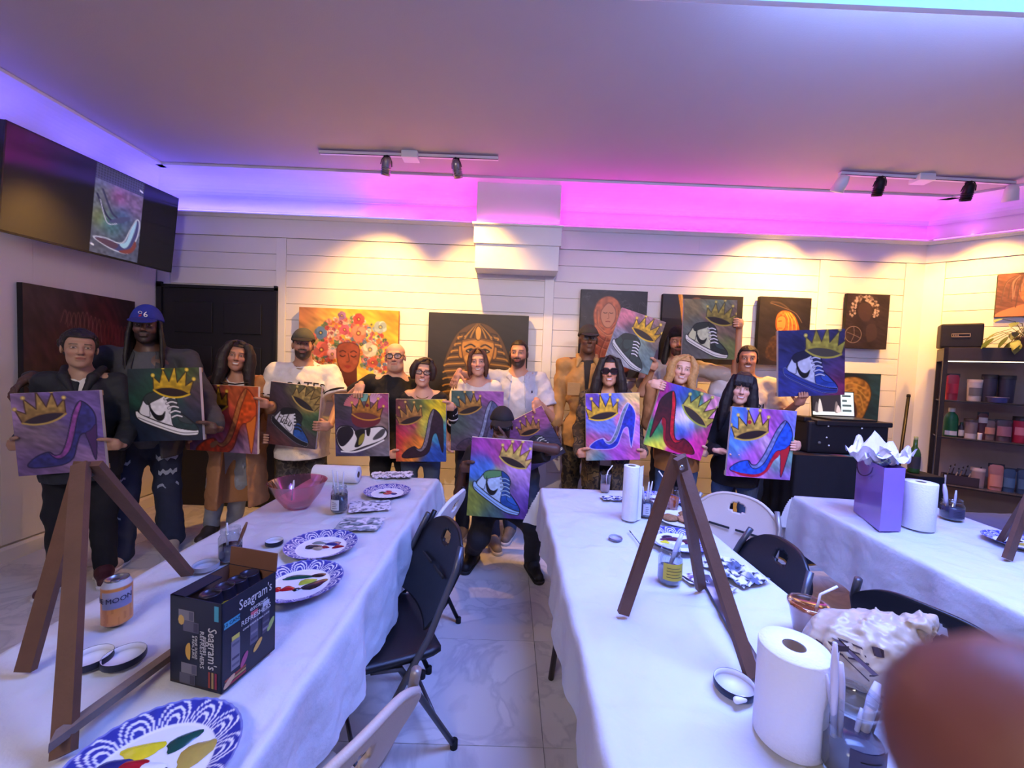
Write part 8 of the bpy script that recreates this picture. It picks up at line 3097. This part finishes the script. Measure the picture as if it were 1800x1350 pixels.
bottle(1671, z1_, 24, 46, (170, 40, 60), 'pouch', 'red pouch with black top on the top glass shelf', (32, 26, 30), (.25, .62, (190, 50, 70)))
bottle(1711, z1_, 26, 38, (222, 206, 196), 'tub', 'cream tub with a grey emblem on the top glass shelf', (214, 190, 180), (.25, .62, (120, 116, 116)))
bottle(1736, z1_, 26, 48, (66, 62, 78), 'tub', 'dark tumbler beside the cream tub', (46, 42, 52))
bottle(1767, z1_, 28, 48, (58, 56, 72), 'tub', 'dark tumbler at the right of the top glass shelf', (42, 40, 50))
bottle(1752, z1_, 36, 10, (70, 70, 120), 'tub', 'low bluish box in front of the tumblers', (70, 70, 120), v=.05)
bottle(1669, z2_, 25, 50, (26, 96, 56), 'bottle', 'green paint bottle with pale cap on the middle glass shelf', (206, 190, 176), (.05, .2, (220, 214, 210)))
bottle(1688, z2_, 12, 26, (60, 50, 54), 'bottle', 'tiny dark bottle beside the green one', (40, 70, 54), (.1, .5, (206, 196, 190)))
bottle(1704, z2_, 24, 34, (150, 126, 116), 'tub', 'beige jar on the middle glass shelf', (80, 66, 64), (.0, .25, (206, 190, 186)))
bottle(1724, z2_, 18, 48, (86, 36, 42), 'pouch', 'tall dark red pouch on the middle glass shelf', (30, 26, 30), (.6, .8, (190, 176, 170)))
bottle(1721, z2_, 8, 12, (226, 216, 210), 'tub', 'tiny white pot at the front of the middle glass shelf', (220, 210, 206), v=.04)
bottle(1737, z2_, 20, 36, (130, 100, 90), 'pouch', 'brown pouch with peach window on the middle glass shelf', (60, 50, 50), (.3, .62, (206, 140, 110)))
bottle(1762, z2_, 28, 38, (96, 66, 70), 'pouch', 'mauve pouch on the middle glass shelf', (52, 42, 46), (.25, .7, (170, 110, 116)))
bottle(1792, z2_, 27, 46, (180, 40, 66), 'tub', 'crimson tub at the right of the middle glass shelf', (40, 34, 38), (.3, .6, (214, 120, 130)))
bottle(1717, z3_, 24, 34, (190, 160, 146), 'tub', 'cream and red pot on the lower glass shelf', (206, 180, 166), (.1, .8, (176, 140, 130)))
bottle(1747, z3_, 26, 46, (216, 130, 110), 'pouch', 'salmon pouch on the lower glass shelf', (44, 36, 40), (.15, .6, (230, 150, 124)))
bottle(1771, z3_, 22, 42, (66, 86, 110), 'pouch', 'slate blue pouch on the lower glass shelf', (44, 42, 50), (.2, .6, (90, 120, 146)))
bottle(1796, z3_, 22, 44, (60, 76, 100), 'pouch', 'slate blue pouch at the right of the lower glass shelf', (40, 40, 48), (.2, .6, (84, 110, 136)))
u_ = ushelf(1685, z3_)
hb = SP(u_, .12, z3_ + .001)
root = empty('brush_holder', hb, 'dark holder on the lower glass shelf', 'holder')
MB().box((-.11, -.05, 0), (.11, .05, .004), .001, R=Rs, T=hb).build('holder_base', dk, root)
for lo, hi in (((-.11, -.05, 0), (.11, -.046, .085)), ((-.11, .046, 0), (.11, .05, .085)), ((-.11, -.05, 0), (-.106, .05, .085)), ((.106, -.05, 0), (.11, .05, .085))):
 MB().box(lo, hi, 0, R=Rs, T=hb).build('holder_wall', mat('smoky_plastic', (70, 54, 56), .3), root)
nm = ('first', 'second', 'third', 'fourth', 'fifth', 'sixth', 'seventh', 'eighth')
for k_ in range(8):
 o_ = -.09 + .026 * k_
 brush(hb + RDIR * (o_ + .03) + UP * (.17 + .02 * math.sin(k_ * 2.1)) + RN * .01, hb + RDIR * o_ + UP * .006, '%s brush from the left in the dark holder on the shelf' % nm[k_], ((150, 110, 80), (60, 40, 40), (190, 160, 130))[k_ % 3], .005)
# amplifier box on top
q0, q1 = onplane(1653, 606, SL, RN), onplane(1730, 606, SL, RN)
wa = float(np.linalg.norm(q1 - q0))
ua = float((q0 - SL) @ RDIR)
ha = float(zof(569, 1690) - z_top) + .005
root = empty('speaker_box', SP(ua + wa / 2, .1, z_top), 'black speaker box with a small framed badge on top of the shelf', 'speaker')
MB().box((ua, .03, z_top + .001), (ua + wa, .22, z_top + ha), .014, R=Rs, T=SL).build('cabinet', mat('speaker_black', (34, 29, 31), .6, noise=.2, scale=60, bump=.3, bscale=300), root)
for lo, hi in (((.26, .44), (.70, .47)), ((.26, .56), (.70, .59)), ((.26, .44), (.275, .59)), ((.685, .44), (.70, .59))):
 MB().box((ua + wa * lo[0], .026, z_top + ha * lo[1]), (ua + wa * hi[0], .031, z_top + ha * hi[1]), 0, R=Rs, T=SL).build('badge_frame', mat('badge', (176, 150, 120), .4), root)
for k_ in range(3):
 MB().box((ua + wa * (.30 + .05 * k_), .026, z_top + ha * .49), (ua + wa * (.325 + .05 * k_), .031, z_top + ha * .54), 0, R=Rs, T=SL).build('badge_mark', mat('badge', (176, 150, 120)), root)
# plant
pb = SP(ua + wa + .26, .16, z_top)
root = empty('potted_plant', pb, 'leafy green houseplant on top of the shelf', 'plant')
MB().lathe([(0, .001), (.05, .001), (.065, .09), (.07, .10), (.06, .10), (0, .085)], pb, 20).build('pot', mat('plant_pot', (120, 96, 84), .7), root)
lm = [mat('leaf_a', (66, 84, 44), .45, noise=.25, scale=30), mat('leaf_b', (98, 110, 60), .45, noise=.25, scale=30)]
rs = np.random.RandomState(12)
for k_ in range(22):
 a = rs.uniform(0, 6.283)
 tip_r, rise = rs.uniform(.10, .26), rs.uniform(-.06, .17)
 if np.dot(np.array([math.cos(a), math.sin(a), 0]), RN) < -.15:
  a += math.pi
 base_ = pb + UP * .09
 e_ = base_ + np.array([math.cos(a) * tip_r, math.sin(a) * tip_r, rise])
 m0 = base_ + (e_ - base_) * .5 + UP * .06
 MB().tube([base_, m0, e_], .0025, 5).build('stalk', mat('stalk', (84, 90, 50), .6), root)
 d = norm(e_ - m0 + UP * -.02)
 sdv = norm(np.cross(d, UP))
 L_ = rs.uniform(.07, .11)
 vs = []
 for i in range(6):
  t = i / 5
  wl_ = .028 * math.sin(math.pi * (t * .92 + .05)) ** .8
  p_ = e_ + d * L_ * t - UP * .03 * t * t
  vs += [p_ - sdv * wl_ + UP * .006, p_, p_ + sdv * wl_ + UP * .006]
 fs_ = [f for i in range(5) for f in ((3 * i, 3 * i + 1, 3 * i + 4, 3 * i + 3), (3 * i + 1, 3 * i + 2, 3 * i + 5, 3 * i + 4))]
 mesh_obj('leaf', vs, fs_, lm[k_ % 2], root, True)
# crate and green bottle left of the shelf
cb = at(1636, 838, 3.15)
root = empty('black_crate', (cb[0], cb[1], 0), 'black crate beside the display shelf', 'crate')
zc = float(cb[2])
MB().box((cb[0] - .10, 3.15, 0), (cb[0] + .12, 3.40, zc), .006).build('crate_body', black_cloth, root)
MB().box((cb[0] + .115, 3.145, .02), (cb[0] + .122, 3.155, zc + .02), 0).build('crate_edge', white_enamel, root)
cb = np.array([cb[0] - .02, 3.27, zc + .001])
root = empty('glass_bottle', cb, 'green glass bottle standing on the black crate', 'bottle')
MB().lathe([(0, 0), (.036, 0), (.038, .01), (.038, .16), (.030, .19), (.015, .22), (.013, .30), (0, .30)], cb, 20).build('bottle_glass', mat('green_glass', (60, 96, 44), .15, noise=.1), root)
MB().lathe([(.0395, .04), (.0395, .14)], cb, 20).build('bottle_label', mat('bottle_label', (70, 60, 60), .6), root)
MB().lathe([(.0145, .275), (.0145, .302), (0, .302)], cb, 14).build('bottle_cap', mat('bottle_cap', (150, 160, 110), .4), root)
# low blue seat behind the right table
V, F = sdf_mesh([cone((x, y, .34), (x + .9, y + .02, .34), .19, k=.1) for x, y in ((3.15, 2.62), (3.15, 2.86), (3.15, 3.0))], .014, lambda X: .006 * wob(X, 18, 3))
V[:, 2] = np.where(V[:, 2] < .3, .30 - (.30 - V[:, 2]) * 1.6, V[:, 2])
V[:, 2] -= V[:, 2].min()
root = empty('upholstered_bench', (3.6, 2.8, 0), 'low blue-grey upholstered bench behind the right table', 'bench')
np_mesh('cushion', V, F, mat('blue_upholstery', (84, 98, 150), .9, noise=.15, scale=8, bump=.3), root)

# ================================================================== gift bag and tissue on the right table
g0 = px_on(1582, 932)
gl, gn = px_on(1500, 898), px_on(1546, 934)
hgt = .30
ux_ = norm(px_on(1583, 934) - gn)
uy_ = norm(np.array([-ux_[1], ux_[0], 0]))
wv = np.linalg.norm(px_on(1583, 934) - gn)
root = empty('gift_bag', gn, 'glossy lilac and blue paper gift bag on the right table', 'gift bag')
G = lambda x, y, z: gn + ux_ * x + norm(gl - gn) * y + UP * z
lv = float(np.linalg.norm(gl - gn))
ztop = float(at(1546, 822, gn[1])[2]) - ZC
gm = mat('gift_bag_lilac', (140, 112, 190), .3, noise=.08, scale=5, coat=.3)
for nm_, pts in (('front_panel', [(0, 0, 0), (wv, 0, 0), (wv, 0, ztop), (0, 0, ztop)]), ('side_panel', [(0, 0, 0), (0, 0, ztop), (0, lv, ztop), (0, lv, 0)]), ('back_panel', [(0, lv, 0), (0, lv, ztop), (wv, lv, ztop), (wv, lv, 0)]), ('side_panel', [(wv, 0, 0), (wv, lv, 0), (wv, lv, ztop), (wv, 0, ztop)]), ('base_panel', [(0, 0, .001), (0, lv, .001), (wv, lv, .001), (wv, 0, .001)])):
 mesh_obj(nm_, [G(*p_) for p_ in pts], [(0, 1, 2, 3)], gm, root)
hd = [G(-.006, lv * .35, ztop - .02), G(-.012, lv * .38, ztop - .055), G(-.014, lv * .58, ztop - .085), G(-.014, lv * .80, ztop - .085), G(-.012, lv * .92, ztop - .05), G(-.006, lv * .94, ztop - .01)]
MB().tube([Vector(q) for q in spl(hd, 5, False)], .003, 6).build('cord_handle', mat('purple_cord', (70, 40, 90), .6), root)
rs = np.random.RandomState(6)
tm_ = mat('tissue_paper', (226, 222, 236), .6, bump=.6, bscale=60)
gc = G(wv * .5, lv * .5, ztop)
for k_ in range(7):                                # tissue sheets spreading out of the bag
 a0 = 6.283 * k_ / 7 + .3
 n_ = 10
 vs, fs_ = [], []
 for i in range(n_):
  for j in range(n_):
   t, s_ = i / (n_ - 1), j / (n_ - 1) - .5
   rr = .02 + .13 * t
   aa = a0 + s_ * 1.3
   z = -.03 + .09 * t + .035 * math.sin(7 * s_ + k_) * t + .022 * math.sin(13 * t + 5 * s_ + k_ * 2) + .02 * rs.rand() * t
   vs.append(gc + np.array([math.cos(aa) * rr * (1.15 if k_ % 2 else .85), math.sin(aa) * rr * .7, z * (1.25 if k_ in (1, 2) else .8)]))
 fs_ = [(i * n_ + j, i * n_ + j + 1, (i + 1) * n_ + j + 1, (i + 1) * n_ + j) for i in range(n_ - 1) for j in range(n_ - 1)]
 o = mesh_obj('tissue_sheet', vs, fs_, tm_, root, False)
V, F = sdf_mesh([ell((0, 0, 0), (.035, .03, .05), R=roty(.4))], .006, lambda X: .006 * wob(X, 120, 3))
np_mesh('foil_wrap', V + gc + np.array([-.03, -.05, .03]), F, mat('iridescent_foil', (176, 206, 220), .15, .8), root, smooth=False)

# ================================================================== knotted plastic bag at the edge of the middle table
bc_ = at(1520, 1180, .96)
bc_[2] = ZC + .085
def crinkle(X):
 Z = X - bc_
 r_ = np.arctan2(Z[..., 2], Z[..., 0] - .11)
 return .007 * np.abs(np.sin(r_ * 9 + 3 * np.sin(Z[..., 1] * 24))) + .006 * np.abs(wob(X, 60, 3)) + .004 * wob(X, 120, 5) - .008
V, F = sdf_mesh([ell(bc_ + np.array([-.01, 0, 0]), (.125, .10, .080), .03), ell(bc_ + np.array([.05, .0, -.02]), (.10, .09, .06), .04), cone(bc_ + np.array([.05, 0, .04]), bc_ + np.array([.115, 0, .062]), .045, .018, .04),
                 ell(bc_ + np.array([.135, -.005, .078]), (.030, .022, .018), .02), ell(bc_ + np.array([.130, .01, .045]), (.034, .022, .016), .02), ell(bc_ + np.array([.10, -.03, .085]), (.028, .016, .012), .012)], .0055, crinkle, cut=lambda X: ZC + .001 - X[..., 2])
root = empty('plastic_bag', (bc_[0], bc_[1], ZC), 'knotted translucent beige carrier bag beside the big paper towel roll', 'bag')
np_mesh('bag_film', V, F, mat('carrier_bag_film', (186, 164, 136), .3, noise=.12, scale=20), root)
bagc = dict(base=np.array([0, bc_[1], 0]), sd=np.array([1.0, 0, 0]), fw=np.array([0, -1.0, 0]))
bagm = root.children[0]


def bag_mark(name, px, py, hw, hh):
 q = at(px, py, bc_[1] - .085)
 us_ = np.linspace(-hw, hw, 7)
 vs = on_cloth(bagc, bagm, [(q[0] + x, q[2] + z) for x in us_ for z in (-hh, hh)], .0015)
 mesh_obj(name, vs, [(2 * k_, 2 * k_ + 2, 2 * k_ + 3, 2 * k_ + 1) for k_ in range(6)], mat('ink_60_40_44', (60, 40, 44)), root)


bag_mark('printed_mark', 1436, 1104, .016, .006)
bag_mark('printed_mark', 1548, 1150, .009, .008)
for k_ in range(3):
 bag_mark('printed_line', 1505, 1149 + 9 * k_, .03, .0016)

# ================================================================== the photographer's own hand, one fingertip in front of the lens
tipc = at(1825, 1362, .027)
dv_ = norm([.72, -.42, -.50])
nv_ = norm(np.cross(dv_, [0.2, 1, .2]))
tv_ = norm(np.cross(nv_, dv_))
P = []
a = tipc
for L_, r0, r1 in ((.026, .0088, .0092), (.024, .0092, .0098), (.032, .0098, .0115)):
 b_ = a + dv_ * L_
 P.append(cone(a, b_, r0, r1, .004))
 a = b_
for k_ in range(1, 4):                             # the other fingers, bent under
 r_ = a + tv_ * .021 * k_
 m1 = r_ - dv_ * .030 + nv_ * .012
 m2 = m1 + nv_ * .026 + dv_ * .010
 P += [cone(r_, m1, .0108, .0098, .004), cone(m1, m2, .0098, .009, .004), cone(m2, m2 + dv_ * .022, .009, .008, .004)]
for k_ in range(4):
 P.append(cone(a + tv_ * .021 * k_, a + dv_ * .07 + tv_ * (.012 + .012 * k_), .0145, .019, .014))
wr_ = a + dv_ * .095 + tv_ * .03
P += [cone(a + dv_ * .07 + tv_ * .03, wr_, .03, .026, .03), cone(wr_, wr_ + dv_ * .16, .026, .036, .03),
      cone(a + dv_ * .06 - tv_ * .0, a + dv_ * .03 - tv_ * .03, .015, .012, .01), cone(a + dv_ * .03 - tv_ * .03, a - dv_ * .005 - tv_ * .034 + nv_ * .01, .0115, .0095, .004)]
V, F = sdf_mesh(P, .0026)
root = empty('person', wr_ + dv_ * .16, 'blurred reddish-brown fingertip of the photographer at the lower right corner', 'person')
o = np_mesh('hand', V, F, mat('photographer_skin', (112, 66, 56), .5, noise=.12, scale=90, bump=.1, bscale=400), root)
V, F = sdf_mesh([cone(wr_ + dv_ * .10, wr_ + dv_ * .17, .042, .046, .01)], .005)
np_mesh('cuff', V, F, cloth_mat((40, 40, 46)), root)
